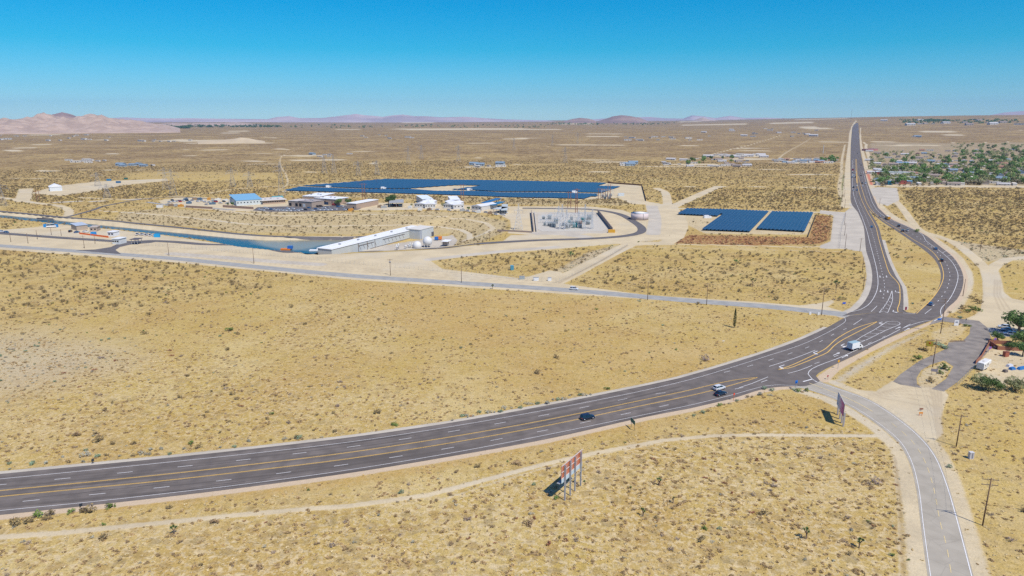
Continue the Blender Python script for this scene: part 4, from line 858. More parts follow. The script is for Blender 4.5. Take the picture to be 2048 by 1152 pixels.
for x, y, o, l, sc in [(1725.5, 373.5, ws, 'white SUV going north beside the orange kerb buildings', 1.1), (1724.5, 367, bk, 'black car just above the northbound white SUV', 1.1), (1731.5, 368, wv, 'white van at the right edge of the highway by the orange strip', 1.2), (1722, 352, bk, 'black car going north beside the orange strip', 1.1), (1722, 346, ws, 'white SUV going north ahead of the black car by the orange strip', 1.1), (1722, 331, bk, 'black car going north above the orange strip', 1.1), (1719.5, 328, sv_, 'silver car going north farthest before the town trees', 1.1), (1715, 308, bk, 'small dark car highest on the straight highway', 1.2)]:
    use_l(o, x, y, (x - 1, y - 12), l, g_far, sc)
# cars at the property on the right, and the camper
gp = 'parked vehicles at the shaded property'
use_l(ws, 2008, 656, (1990, 654), 'white car parked under the big tree, farthest of the three by the sand', gp); use_l(sv_, 2014, 662, (1995, 660), 'silver sedan parked in the middle of the three cars by the big tree', gp); use_l(ws, 2019, 670, (2000, 668), 'white SUV parked nearest of the three cars beside the big tree', gp)
place_v(make_camper('old white camper trailer beside the driveway and orange fence'), 1966, 737, head(1955, 742, 1980, 727))
# water plant: parked trucks and cars
gy = 'vehicles parked at the water plant'
rows = [('white pickup truck in the row beside the blue toilet, %s', [(275, 470.2), (284, 470.8), (292.5, 471.5), (301, 472), (309.5, 472.8)], wp)]
for k, (x, y) in enumerate(rows[0][1]): use_l(wp, x, y, (x + 8, y - 3), rows[0][0] % ('leftmost', 'second from left', 'middle one', 'fourth from left', 'nearest the toilet')[k], gy)
cars = [(141, 464, 'black', (146, 462), 'dark van parked left of the blue roofed shelter'), (154, 465.5, 'blue', (160, 464.5), 'blue car parked before the orange barrier'), (172, 465, 'ws', (180, 464), 'white SUV parked behind the orange barrier'), (3, 464.5, 'ws', (10, 464.5), 'white SUV at the left edge of the water plant road'), (13, 465.5, 'blue', (20, 466), 'dark blue car at the left edge of the water plant road')]
for x, y, c, q, l in cars: use_l({'black': bk, 'blue': sb, 'ws': ws}[c], x, y, q, l, gy)
lotcars = [(339, 405, wp), (347, 404.5, wp), (354, 403.8, wp), (374, 402, bk), (410, 405, wp), (426, 403, wp), (413, 410, sv_), (520, 420.5, ws), (535, 419, wp), (542, 419.5, sb), (550, 421.3, ws), (557, 421.5, ws), (564, 421.8, ws), (571, 422, ws), (586, 418.2, ws), (602, 420.3, wp), (611, 420.4, bk), (618, 416.5, sb), (636, 413.8, bk), (642, 413.4, bk), (638, 420.8, ws), (646, 421, ws), (654, 421, ws), (662, 420.8, ws), (671, 419.5, ws), (684, 413.5, ws), (676, 414, sb), (668, 411, rt), (576, 418.5, ws), (531, 417, ws), (345, 401.5, bk), (360, 404, rt), (366, 402.5, wp), (380, 404.5, wp), (385, 401.5, sv_), (396, 404, ws), (404, 402.5, wp), (418, 406, wp), (432, 404.5, rt), (441, 407, wp), (448, 404, bk), (455, 408, wp), (526, 421.6, wp), (580, 422.3, ws), (588, 422.5, sv_), (596, 422.2, ws), (626, 422.4, ws), (632, 419, sb), (648, 417, wp), (656, 415.5, sv_), (690, 420, ws), (698, 420.5, bk), (720, 413, ws), (727, 411, wp), (735, 409.8, ws), (785, 412, bk), (792, 412, rt), (799, 412, ws), (862, 420.5, ws), (875, 420.8, wp), (898, 421.5, ws), (935, 423.5, wp), (948, 424.5, ws), (972, 425.5, sv_), (992, 430, ws), (1006, 430.5, wp), (1012, 426, ws)]
where = ['in the gravel yard', 'in the paved car park', 'beside the white roofed sheds']
for k, (x, y, o) in enumerate(lotcars):
    kind = o['category']; c = {id(wp): 'white pickup truck', id(ws): 'white SUV', id(bk): 'black SUV', id(sb): 'blue sedan', id(sv_): 'silver sedan', id(rt): 'red van'}[id(o)]
    use_l(o, x, y, (x + 5, y + .5), '%s parked %s of the water plant' % (c, where[0] if x < 500 else where[1] if x < 715 else where[2]), 'small %ss parked %s' % (c, where[0] if x < 500 else where[1] if x < 715 else where[2]), 1.0)

# ------------------------------------------------------------------ poles, signs, billboards
M_WOOD = mat('weathered pole wood', (0.17, 0.105, 0.07), .9, var=.25, vscale=4, scale_vec=(6, 6, .4)); M_WOOD2 = mat('old grey brown timber', (0.20, 0.14, 0.10), .9, var=.2, scale_vec=(6, 6, .4))
M_GALV = mat('galvanised steel', (0.40, 0.41, 0.42), .5, .4, var=.1); M_INSUL = mat('porcelain insulator', (0.35, 0.36, 0.36), .3); M_RUST = mat('rust brown steel', (0.27, 0.12, 0.075), .8, var=.15); M_WIRE = mat('aluminium wire', (0.22, 0.22, 0.22), .5, .5)
M_LATT = mat('pale lattice steel', (0.62, 0.63, 0.62), .5, .2); M_LATT2 = mat('weathered lattice steel', (0.33, 0.33, 0.33), .6, .2)
def top_height(base, top_py):
    k = (top_py - 576) / FPX; down = base.y * (k * CP + SP) / (CP - k * SP); return CAMZ - down - base.z
POLES = {}
def utility_pole(px, py, tpy, arm=True, az=0.0, label='', group='wooden utility poles', arms=1, transformer=False, key=None):
    b = P(px, py); h = top_height(b, tpy); t = empty('utility_pole', b, label, 'utility pole', group, az)
    MB().tube((0, 0, -.3), (0, 0, h), .17, .12, n=8).build('pole', M_WOOD, t)
    if arm:
        for k in range(arms):
            z = h - .5 - 1.3 * k; a = MB(); a.box((0, .16, z), (3.4, .11, .14)); a.tube((-.8, .16, z), (0, .16, z - .7), .025, n=4); a.tube((.8, .16, z), (0, .16, z - .7), .025, n=4); ao = a.build('crossarm', M_WOOD2, t)
            for x in (-1.55, -.55, .55, 1.55):
                MB().tube((x, .16, z + .07), (x, .16, z + .3), .05, .03, n=6).build('insulator', M_INSUL, ao)
    else:
        MB().tube((0, 0, h), (0, 0, h + .25), .05, .03, n=6).build('insulator', M_INSUL, t)
    if transformer:
        for s in (-.35, .35): MB().tube((s, -.3, h - 2.2), (s, -.3, h - 1.3), .22, n=8).build('transformer', M_GALV, t)
    if key is not None: POLES[key] = (b, h, az, arm)
    return t
ga = R(-8)
utility_pole(1965, 1051, 956, True, R(-12), 'tall wooden utility pole with two crossarms in the gold field by the south east road', arms=2, key=0)
utility_pole(1912.4, 893, 829.5, True, R(-12), 'wooden utility pole with a T crossarm beside the white box in the field', key=1)
utility_pole(1865, 734.4, 678, True, R(-12), 'wooden utility pole standing in the small island of the driveway', key=2)
utility_pole(1881, 667, 597, True, R(-12), 'tall wooden utility pole right of the junction by the blue street sign', arms=2, key=3)
utility_pole(1925.7, 592, 558, False, 0, 'thin wooden pole at the outer edge of the highway curve'); utility_pole(1959.7, 504, 478, False, 0, 'thin wooden pole in the scrub right of the dirt track')
side = [(1643, 630, 575, 'wooden pole of the side road closest to the junction'), (1413, 610, 566, 'wooden pole by the side road left of the cypress'), (1295, 600, 563, 'wooden pole by the side road right of the white SUV'), (923, 565, 532, 'wooden pole by the side road below the pump building'), (781, 551, 518, 'wooden pole with transformers by the side road below the pump building'), (508, 527, 496, 'wooden pole by the side road below the forebay'), (338, 511, 486, 'wooden pole by the side road right of the plant gate'), (169, 496.4, 471, 'wooden pole with a guy wire left of the plant gate')]
for k, (x, y, ty, l) in enumerate(side): utility_pole(x, y, ty, k in (4, 7, 0), R(8), l, 'wooden poles along the side road', transformer=(k == 4), key=10 + k)
for x, y, ty, l in [(190.4, 487, 471, 'slim pole just right of the guyed pole near the blue toilet'), (56.4, 487, 466.4, 'slim pole near the left edge by the side road, second from the edge'), (22, 484, 465.7, 'slim pole nearest the left edge by the side road'), (75, 478.5, 460, 'slim pole beside the plant road under the blue tents'), (103, 469.6, 455, 'short slim pole in front of the blue tents'), (122.8, 471.5, 459, 'short slim pole right of the blue tents')]:
    utility_pole(x, y, ty, False, 0, l, 'slim poles left of the plant gate')
hw = [(1690, 496, 467.7, 'pole on the pale lot nearest the scrub'), (1689, 471, 446, 'second pole from the scrub on the pale lot'), (1688.5, 450, 425, 'third pole from the scrub on the pale lot'), (1689, 417, 398, 'pole at the top corner of the pale lot'), (1719.6, 503.5, 476.5, 'T shaped pole at the highway end of the pale lot'), (1724, 545, 514, 'pole beside the highway above the twin arrows'), (1726, 580, 544, 'pole beside the highway left of the bend'), (1759, 409.6, 397, 'short pole right of the curve near the gravel lot'), (1688.5, 395, 379, 'distant pole beside the green ditch, nearest of four'), (1688, 379, 365, 'distant pole beside the green ditch, second of four'), (1687.5, 366, 353, 'distant pole beside the green ditch, third of four'), (1688, 353, 342, 'distant pole beside the green ditch, farthest of four'), (979.4, 481.8, 468, 'short wooden pole on the grey slope right of the pump yard')]
for k, (x, y, ty, l) in enumerate(hw): utility_pole(x, y, ty, k in (4, 7), R(4), 'wooden ' + l, 'wooden poles along the highway', key=30 + k)
def wires(k1, k2, label):
    (b1, h1_, a1, ar1), (b2, h2_, a2, ar2) = POLES[k1], POLES[k2]; mb = MB()
    for dx in ((-1.55, .55, 1.55) if ar1 and ar2 else (0,)):
        p = b1 + Matrix.Rotation(a1, 3, 'Z') @ Vector((dx, .16 if ar1 else 0, h1_ - .25)); q = b2 + Matrix.Rotation(a2, 3, 'Z') @ Vector((dx, .16 if ar2 else 0, h2_ - .25)); last = p; n = 10
        for i in range(1, n + 1):
            t = i / n; c = p.lerp(q, t); c.z -= 4 * .9 * t * (1 - t); mb.tube(last, c, .014, n=3, cap=False); last = c
    o = mb.build('power_line', M_WIRE); tag(o, label, 'power line', 'wires strung between the utility poles')
for a, b_, l in ((0, 1, 'wires between the two T poles in the gold field'), (1, 2, 'wires from the gold field to the driveway island pole'), (2, 3, 'wires from the driveway island pole to the junction pole'), (10, 11, 'wire along the side road near the junction'), (11, 12, 'wire along the side road above the cypress'), (13, 14, 'wire along the side road under the pump building')): wires(a, b_, l)

def billboard(bases, ztop, zbot, label, face_m, back_m, d_face, overhang=1.2, lum='metal'):
    """posts at ground points; panel stands on the face side"""
    a, b = bases[0], bases[-1]; c = (a + b) / 2; u = (b - a).normalized(); L_ = (b - a).length + overhang * 2; rz = math.atan2(u.y, u.x)
    t = empty('billboard', c, label, 'billboard', None, rz); pm = mat('grey steel beam', (0.46, 0.47, 0.50), .5, .2, var=.1) if lum == 'metal' else mat('silvery timber post', (0.42, 0.38, 0.36), .85, var=.2, scale_vec=(4, 4, .3))
    inv = Matrix.Rotation(-rz, 3, 'Z')
    for p in bases:
        q = inv @ (p - c)
        if lum == 'metal':
            m = MB(); m.box((q.x, 0, ztop / 2 - .2), (.10, .34, ztop + .3)); m.box((q.x, .17, ztop / 2 - .2), (.22, .03, ztop + .3)); m.box((q.x, -.17, ztop / 2 - .2), (.22, .03, ztop + .3))
        else: m = MB().box((q.x, 0, (zbot + 1) / 2 - .2), (.42, .42, zbot + 1.6))
        m.build('post', pm, t)
    fy = d_face * .45
    p = MB(); p.box((0, fy, (ztop + zbot) / 2), (L_, .12, ztop - zbot)); po = p.build('panel', back_m, t)
    MB().box((0, fy + d_face * .075, (ztop + zbot) / 2), (L_ - .06, .03, ztop - zbot - .06)).build('poster', face_m, po)
    fr = MB(); n = 2
    for k in range(n + 1): z = zbot + (ztop - zbot) * k / n; fr.box((0, fy - d_face * .12, z), (L_, .10, .10 if k not in (0, n) else .16))
    for k in range(5): x = -L_ / 2 + .1 + (L_ - .2) * k / 4; fr.box((x, fy - d_face * .085, (ztop + zbot) / 2), (.06, .05, ztop - zbot))
    fr.build('frame', mat('pale rail', (0.62, 0.60, 0.56), .6), t)
    return t, L_, rz
M_BRICKRED = mat('rust red panel sheets', (0.52, 0.17, 0.085), .7, var=.3, vscale=.9, scale_vec=(.35, 1, 1.2)); M_SKYPANEL = mat('pale blue skirting', (0.50, 0.60, 0.64), .6, var=.08)
bb = [G(1129.5, 1001), G(1139.5, 991), G(1149.5, 982.5), G(1161, 972)]
M_POSTER1 = mat('weathered poster paper', (.55, .50, .45), .7, var=.3, vscale=.4)
t1, L1, rz1 = billboard(bb, top_height(bb[3], 903), 6.1, 'steel framed billboard seen from behind with rusty red panels', M_POSTER1, M_BRICKRED, 1.0)
for z, m_, h_ in ((5.5, M_SKYPANEL, 1.15),): MB().box((0, .35, z), (L1, .08, h_)).build('skirt_panel', m_, t1)
cw = MB(); cw.box((0, 1.1, 4.85), (L1 + .6, .9, .06)); cw.box((0, -.45, 4.6), (L1, .08, .08)); cw.build('catwalk', mat('grey catwalk', (.35, .36, .36), .6, .3), t1)
b2 = [G(1686.5, 853), G(1682.5, 846), G(1678.5, 838), G(1675, 829)]
def poster2():
    m = bpy.data.materials.new('faded purple and grey poster'); m.use_nodes = True; nt = m.node_tree; b = nt.nodes['Principled BSDF']; N = nt.nodes.new; L = nt.links.new; b.inputs['Roughness'].default_value = .6
    tc = N('ShaderNodeTexCoord'); s = N('ShaderNodeSeparateXYZ'); L(tc.outputs['Object'], s.inputs[0]); n = N('ShaderNodeTexNoise'); n.inputs['Scale'].default_value = .5; n.inputs['Detail'].default_value = 5; L(tc.outputs['Object'], n.inputs[0])
    a = N('ShaderNodeMath'); a.operation = 'MULTIPLY_ADD'; a.inputs[1].default_value = -.12; L(s.outputs[0], a.inputs[0]); L(n.outputs[0], a.inputs[2])
    r = N('ShaderNodeValToRGB'); e = r.color_ramp.elements; e[0].position = .0; e[0].color = (.26, .40, .58, 1); e[1].position = .85; e[1].color = (.50, .10, .30, 1); x = e.new(.35); x.color = (.60, .58, .64, 1); x = e.new(.6); x.color = (.62, .28, .46, 1)
    L(a.outputs[0], r.inputs[0]); L(r.outputs[0], b.inputs['Base Color']); return m
t2, L2, rz2 = billboard(b2, top_height(b2[0], 808.5), top_height(b2[0], 832.5), 'weathered billboard with a purple and grey poster beside the south east road', poster2(), mat('dark board back', (.12, .09, .08), .8), 1.0, overhang=.35, lum='wood')

def sign(px, py, tpy, label, cat='road sign', posts=1, w=1.0, h=.8, col=(0.02, 0.13, 0.09), rz=0.0, shape='rect', post_m=None, name='road_sign', group=None, thick=.04, text=None, face=-1):
    b = P(px, py); H_ = top_height(b, tpy); t = empty(name, b, label, cat, group, rz); pm = post_m or M_GALV
    for k in range(posts): x = 0 if posts == 1 else (-w * .36 + w * .72 * k / (posts - 1)); MB().box((x, 0, (H_ - .05) / 2), (.1, .1, H_ - .05)).build('post', pm, t)
    z = H_ - h / 2; m = MB(); y = face * .08
    if shape == 'rect': m.box((0, y, z), (w, thick, h))
    elif shape == 'diamond': m.prism([(-w / 2, z), (0, z - w / 2), (w / 2, z), (0, z + w / 2)], 'y', y - thick / 2, y + thick / 2)
    else: m.prism([(w / 2 * math.cos(R(22.5 + 45 * k)), z + w / 2 * math.sin(R(22.5 + 45 * k))) for k in range(8)], 'y', y - thick / 2, y + thick / 2)
    m.build('sign_panel', mat('sign %.2f %.2f %.2f' % col, col, .45), t)
    return t, z, y
t, z, y = sign(1265.5, 858, 838.5, 'green two post highway sign standing on the near shoulder', posts=2, w=3.0, h=1.3, col=(0.01, 0.12, 0.085), rz=head(1262, 852, 1268, 858) , post_m=M_WOOD2)
sign(1467, 801, 785, 'small orange red sign on a single orange post by the shoulder', w=.9, h=1.0, col=(0.75, 0.06, 0.02), post_m=mat('orange post', (.70, .20, .06), .6), shape='diamond', rz=R(30))
t, z, y = sign(1591, 779, 760.5, 'blue sign at the mouth of the south east road', w=1.1, h=1.1, col=(0.01, 0.16, 0.55), rz=R(25)); MB().box((0, .07, z - .1), (1.5, .04, .45), rz=R(60)).build('sign_panel', MATS['sign 0.01 0.16 0.55'], t)
sign(1675.5, 737, 719, 'yellow diamond warning sign near the box truck', w=1.25, h=1.2, col=(0.72, 0.36, 0.01), shape='diamond', rz=R(28))
t, z, y = sign(1655.5, 759, 750, 'red octagonal stop sign at the south east road', w=.85, h=.8, col=(0.50, 0.015, 0.02), shape='oct', rz=R(-150)); MB().box((0, -.105, z), (.5, .01, .14)).build('stop_lettering', M_WHITE, t)
sign(1265.5 + 2000, 858, 838.5, '') if False else None
t, z, y = sign(1912, 651.5, 640, 'white notice board on the sandy verge beside the driveway mouth', 'notice board', posts=2, w=2.0, h=2.6, col=(0.72, 0.72, 0.72), name='notice_board'); MB().box((0, -.105, z + .3), (1.1, .01, .7)).build('sign_print', mat('grey print', (.25, .27, .33), .6), t)
sign(1878.5, 640.5, 636.5, 'small blue sign lying low at the driveway mouth right of the junction', w=2.2, h=.7, col=(0.01, 0.14, 0.50), rz=R(10), name='road_sign')
sign(1688, 608, 604.5, 'low bright blue board in the verge by the pale track', 'sign', w=1.6, h=.8, col=(0.01, 0.10, 0.60), name='low_sign')
t, z, y = sign(1857, 702, 682, 'yellow advertising board with a red emblem between dark timber posts', 'advertising board', posts=2, w=2.5, h=2.2, col=(0.36, 0.27, 0.03), post_m=M_WOOD, rz=R(-18), name='advertising_board', thick=.12)
m = MB(); m.tube((0, -.15, z + .25), (0, -.17, z + .25), .36, n=14); m.build('emblem', mat('red emblem', (.45, .06, .01), .6), t); MB().box((0, .02, z + 1.35), (2.9, .2, .2)).build('top_beam', M_WOOD, t)
t, z, y = sign(1867.5, 749.5, 737.5, 'low grey sign with two posts in the driveway island', 'sign', posts=2, w=2.0, h=1.1, col=(0.30, 0.27, 0.29), post_m=M_WOOD, rz=R(-25), name='low_sign')
sign(1931, 646, 637, 'thin dark post sign at the start of the dirt lot', 'sign', w=.5, h=.8, col=(0.08, 0.09, 0.10), name='small_sign')
for x, y_, ty, l in ((163, 1021, 1007, 'dark road sign on the near shoulder at lower left'), (186, 927, 918, 'slim dark marker post on the far shoulder at left')):
    sign(x, y_, ty, l, w=.7, h=.7, col=(0.03, 0.04, 0.05), post_m=M_TRIM, rz=R(60), name='marker_sign')
sign(1841, 831, 824, 'orange barricade standing in the sandy turnout', 'barricade', posts=2, w=1.2, h=.5, col=(0.70, 0.25, 0.02), post_m=mat('orange post', (.7, .2, .06), .6), name='barricade')
sign(1842, 821, 816, 'rusty brown marker sign in the sandy turnout', 'sign', w=1.2, h=.5, col=(0.25, 0.09, 0.05), name='small_sign')
sign(1811, 622, 613.5, 'dark red object marker at the tip of the median', 'marker', w=.9, h=1.6, col=(0.25, 0.03, 0.07), name='object_marker')
sign(1446.5, 688 - 2, 681, 'small white cross in the gold field below the cypress', 'cross', w=.9, h=.25, col=(.8, .8, .8), name='white_cross')
for x, y_, l in ((1620, 629, 'white marker block at the side road mouth, left one'), (1637, 630, 'white marker block at the side road mouth, right one')):
    o = MB().box((0, 0, .6), (1.0, .4, 1.2)).build('marker_block', mat('white marker', (.72, .72, .7), .6), None, P(x, y_)); tag(o, l, 'marker')
# metal cabinet in the gold field
b = P(1941, 917); t = empty('utility_cabinet', b, 'grey white metal cabinet standing alone in the gold field', 'cabinet'); MB().box((0, 0, .95), (1.1, .9, 1.9)).build('cabinet_body', mat('grey cabinet', (.52, .50, .50), .5, var=.1), t); MB().box((.1, -.46, 1.0), (.35, .03, 1.5)).build('door', mat('dark cabinet door', (.22, .22, .25), .5), t); MB().box((0, 0, 1.93), (1.2, 1.0, .06)).build('cabinet_roof', mat('cabinet lid', (.6, .58, .56), .5), t)

# ------------------------------------------------------------------ lattice towers
def lattice(name, px, py, tpy, hw, tw, m, label, group, arms=0, aw=6.0, r=.09, cat='pylon', az=0.0, bays=7):
    b = P(px, py); h = top_height(b, tpy); t = empty(name, b, label, cat, group, az); s = MB(); pts = []
    for k in range(bays + 1):
        u = k / bays; w = hw + (tw - hw) * min(1, u * 1.25); pts.append([(sx * w, sy * w, h * u) for sx, sy in ((-1, -1), (1, -1), (1, 1), (-1, 1))])
    for k in range(bays):
        for j in range(4):
            a, c = pts[k][j], pts[k + 1][j]; s.tube(a, c, r, n=4, cap=False); d = pts[k + 1][(j + 1) % 4]; e = pts[k][(j + 1) % 4]
            s.tube(a, d, r * .55, n=3, cap=False); s.tube(e, c, r * .55, n=3, cap=False); s.tube(c, d, r * .55, n=3, cap=False)
    s.build('tower_body', m, t)
    for k in range(arms):
        z = h * (.74 + .12 * k); a = MB()
        for sx in (-1, 1):
            for sy in (-tw, tw): a.tube((0, sy, z), (sx * aw * (1 - .12 * k), 0, z + .3), r * .7, n=3); a.tube((0, sy, z + 1.6), (sx * aw * (1 - .12 * k), 0, z + .3), r * .6, n=3)
        ao = a.build('crossarm', m, t)
        for sx in (-1, 1): MB().tube((sx * aw * (1 - .12 * k), 0, z + .2), (sx * aw * (1 - .12 * k), 0, z - 2.2), .12, n=5).build('insulator', M_INSUL, ao)
    return t
gT = 'faint transmission towers across the plain'
TW = [(5, 412, 366), (347, 392, 338), (332, 380, 335), (564, 393, 324), (466, 374, 337), (500, 375, 343), (649, 347, 309), (668, 347, 309), (717, 352, 322), (754, 350, 321), (817, 329, 293), (843, 318, 290), (917, 323, 290), (1130, 326, 294), (1105, 292, 269), (1155, 288, 264), (1028, 300, 276), (196, 372, 345), (215, 396, 368)]
locs = ['at the far left edge by the canal', 'tallest left of the plant yard', 'just behind the tall one left of the plant yard', 'at the left tip of the blue solar farm', 'above the plant yard, left of a pair', 'above the plant yard, right of a pair', 'left of the pair above the solar farm', 'right of the pair above the solar farm', 'over the left part of the solar farm', 'over the peak of the solar farm edge', 'farther out above the solar farm middle', 'farther out, right neighbour above the solar farm middle', 'alone in the scrub above the inner bare strip', 'in the scrub above the right end of the solar farm', 'far off near the pale strip', 'farthest off right of the pale strip', 'far off in the middle of the plain', 'behind the white mound at left', 'beside the brown pole pair at left']
for (x, y, ty), l in zip(TW, locs): lattice('transmission_tower', x, y, ty, 4.0, .9, M_LATT2, 'grey lattice pylon ' + l, gT, arms=2, aw=7.5, r=.10, az=R(25), bays=8)
gS = 'white lattice gantries of the substation'
for x, y, ty, hw_, l in [(1037, 459, 408, 3.6, 'white lattice tower standing alone left of the substation wall'), (1124, 458, 409, 2.6, 'tallest white lattice tower inside the substation'), (1133, 458, 419, 2.2, 'white lattice tower right beside the tallest one'), (1117, 440, 412, 2.2, 'white lattice tower behind the tallest one'), (1157, 445, 421, 1.2, 'slim white lattice mast in the substation middle'), (1169, 458, 423, 1.0, 'slim white lattice mast at the front right'), (1184, 458, 419, 1.0, 'slim white lattice mast at the front right corner'), (1170, 440, 409, .9, 'slim white mast at the rear right')]:
    lattice('lattice_tower', x, y, ty, hw_, .45, M_LATT, l, gS, arms=1, aw=3.5, r=.12, cat='lattice tower', bays=7)
def gantry(x0, x1, y, ty, label):
    a, c = P(x0, y), P(x1, y); h = top_height(a, ty); ctr = (a + c) / 2; L_ = (c - a).length; t = empty('switchyard_gantry', ctr, label, 'gantry', 'steel racks of the substation', math.atan2(c.y - a.y, c.x - a.x))
    for s in (-1, 1): MB().box((s * L_ / 2, 0, h / 2), (.35, .35, h)).build('column', M_LATT, t)
    bm_ = MB(); bm_.box((0, 0, h - .3), (L_ + 1, .3, .3)); bm_.box((0, 0, h - 1.6), (L_, .2, .2)); n = max(3, int(L_ / 2.5))
    for k in range(n): x = -L_ / 2 + L_ * k / n; bm_.tube((x, 0, h - 1.6), (x + L_ / n, 0, h - .3), .08, n=4)
    bo = bm_.build('beam', M_LATT, t)
    for k in range(5): x = -L_ / 2 + L_ * (k + .5) / 5; MB().tube((x, 0, h - 1.7), (x, 0, h - 3.2), .14, n=6).build('insulator', M_INSUL, bo)
for a in [(1084, 1104, 440, 429, 'low rack at the rear left of the substation'), (1092, 1116, 453, 443, 'low rack at the front left of the substation'), (1134, 1158, 436, 426, 'rack in the rear middle of the substation'), (1156, 1184, 456, 440, 'rack between the two slim front masts'), (1157, 1183, 437, 424, 'rack at the rear right of the substation'), (1092, 1110, 446, 435, 'rack in the left middle of the substation'), (1120, 1150, 457, 446, 'rack across the front middle of the substation'), (1100, 1128, 434, 425, 'rack at the rear edge left of the tallest tower'), (1140, 1160, 450, 437, 'rack between the tallest tower and the slim masts'), (1160, 1184, 447, 432, 'tall rack in the right middle of the substation'), (1080, 1096, 446, 438, 'small rack nearest the left wall')]: gantry(*a)
M_TRAN = mat('transformer grey paint', (0.36, 0.40, 0.40), .5, .2, var=.1); M_TEAL = mat('teal equipment paint', (0.05, 0.26, 0.28), .5)
rs = random.Random(3)
def equip(x, y, m_, label, s=1.0):
    t = empty('power_transformer', P(x, y), label, 'transformer', 'transformers and breakers of the substation', R(rs.uniform(-4, 4)))
    MB().box((0, 0, 1.4 * s), (2.6 * s, 1.8 * s, 2.4 * s)).build('tank', m_, t); f = MB()
    for k in range(6): f.box((-1.1 * s + k * .44 * s, -1.2 * s, 1.3 * s), (.16 * s, .5 * s, 1.9 * s))
    f.build('radiator', m_, t)
    for k in (-1, 0, 1): MB().tube((k * .8 * s, 0, 2.6 * s), (k * .95 * s, 0, 3.9 * s), .18 * s, .10 * s, n=8).build('bushing', M_INSUL, t)
for k, (x, y) in enumerate([(1090, 451), (1099, 452), (1107, 454), (1087, 439), (1099, 438), (1112, 447), (1138, 447), (1144, 451), (1150, 455), (1143, 440), (1160, 449), (1166, 444), (1153, 447), (1176, 449), (1178, 439), (1127, 452), (1160, 456), (1135, 456)]):
    m_ = M_TEAL if k in (6, 11, 8) else (M_RUST if k == 10 else M_TRAN); c = {M_TEAL: 'teal', M_RUST: 'rust brown', M_TRAN: 'grey'}[m_]
    equip(x, y, m_, '%s finned transformer block on the substation gravel' % c if c != 'rust brown' else 'only rust brown transformer block on the substation gravel', 1.0 + .25 * (k % 3))
def wall(px1, px2, h, m_, label, name='perimeter_wall', th=.4, cat='wall', cap=True):
    a, c = P(*px1), P(*px2); n = max(2, int((c - a).length / 5)); t = empty(name, (a + c) / 2, label, cat, None, 0); o0 = Vector(t.location); mb = MB(); cp = MB()
    for k in range(n):
        p = a.lerp(c, k / n); q = a.lerp(c, (k + 1) / n); z = max(h1(p.x, p.y), h1(q.x, q.y)); z0 = min(h1(p.x, p.y), h1(q.x, q.y)) - .3; mid = (p + q) / 2 - o0; rz = math.atan2(q.y - p.y, q.x - p.x)
        mb.box((mid.x, mid.y, (z + h + z0) / 2 - o0.z), ((q - p).length, th, z + h - z0), rz); cp.box((mid.x, mid.y, z + h + .06 - o0.z), ((q - p).length, th + .1, .12), rz)
    mb.build('wall_body', m_, t)
    if cap: cp.build('coping', m_, t)
    return t
M_DWALL = mat('dark brown block wall', (0.32, 0.245, 0.20), .85, var=.1); M_CREAMW = mat('cream block wall', (0.50, 0.43, 0.34), .85, var=.08)
wall((1062.5, 426), (1067, 464), 3.0, M_DWALL, 'dark block wall on the left side of the substation'); wall((1195.5, 426), (1225, 464), 3.5, M_DWALL, 'long dark block wall on the right side of the substation')
wall((995, 464), (1064, 465.5), 1.2, M_DWALL, 'low dark wall running left from the substation corner'); wall((1068.5, 426), (1073, 464), 1.5, mat('pale concrete wall', (.45, .44, .41), .8), 'low pale wall inside the left edge of the substation')
o = MB().box((0, 0, 1.2), (5.5, 2.4, 2.4)).build('storage_container', mat('amber container paint', (0.62, 0.33, 0.03), .5), None, P(1223, 465)); tag(o, 'amber container at the foot of the long dark substation wall', 'container')
wall((1284, 372), (1292, 402), 2.2, mat('rust slat fence', (0.14, 0.075, 0.05), .8), 'dark rusty slat fence closing the right end of the solar farm', 'slat_fence', .15, 'fence', False)
wall((1215, 366.5), (1284, 371.5), 2.0, mat('rust slat fence', (0.14, 0.075, 0.05), .8), 'rusty slat fence along the back right of the solar farm', 'slat_fence', .15, 'fence', False)
wall((1633, 430), (1616, 474), 1.6, mat('dark mesh fence', (0.14, 0.11, 0.09), .8), 'dark fence on the right side of the small solar field', 'slat_fence', .12, 'fence', False)
for x, y, ty, l in [(728, 402, 366, 'left of the facility trees'), (925, 407, 368, 'above the white roofed sheds'), (1138.5, 415.7, 382.5, 'left above the substation'), (1152.5, 426.6, 377, 'tallest, rising above the substation'), (1199, 399, 376, 'left beside the solar farm switchyard'), (1208, 399.5, 377, 'middle beside the solar farm switchyard'), (1217.5, 400, 368, 'right beside the solar farm switchyard'), (77, 401, 380, 'left of the bare yard at far left')]:
    b = P(x, y); h = top_height(b, ty); t = empty('steel_pole_frame', b, 'rust brown twin pole frame ' + l, 'pole frame', 'rust brown twin pole frames', R(6))
    w = 1.6 if x not in (1152.5,) else .9
    for s in (-1, 1): MB().tube((s * w, 0, -.3), (s * w * .8, 0, h), .34, .22, n=6).build('pole', M_RUST, t)
    c = MB(); c.box((0, 0, h - 1.2), (w * 2 + 5, .3, .3)); c.tube((-w, 0, h * .45), (w, 0, h * .62), .1, n=4); c.tube((w, 0, h * .45), (-w, 0, h * .62), .1, n=4); c.build('crossarm', M_RUST, t)
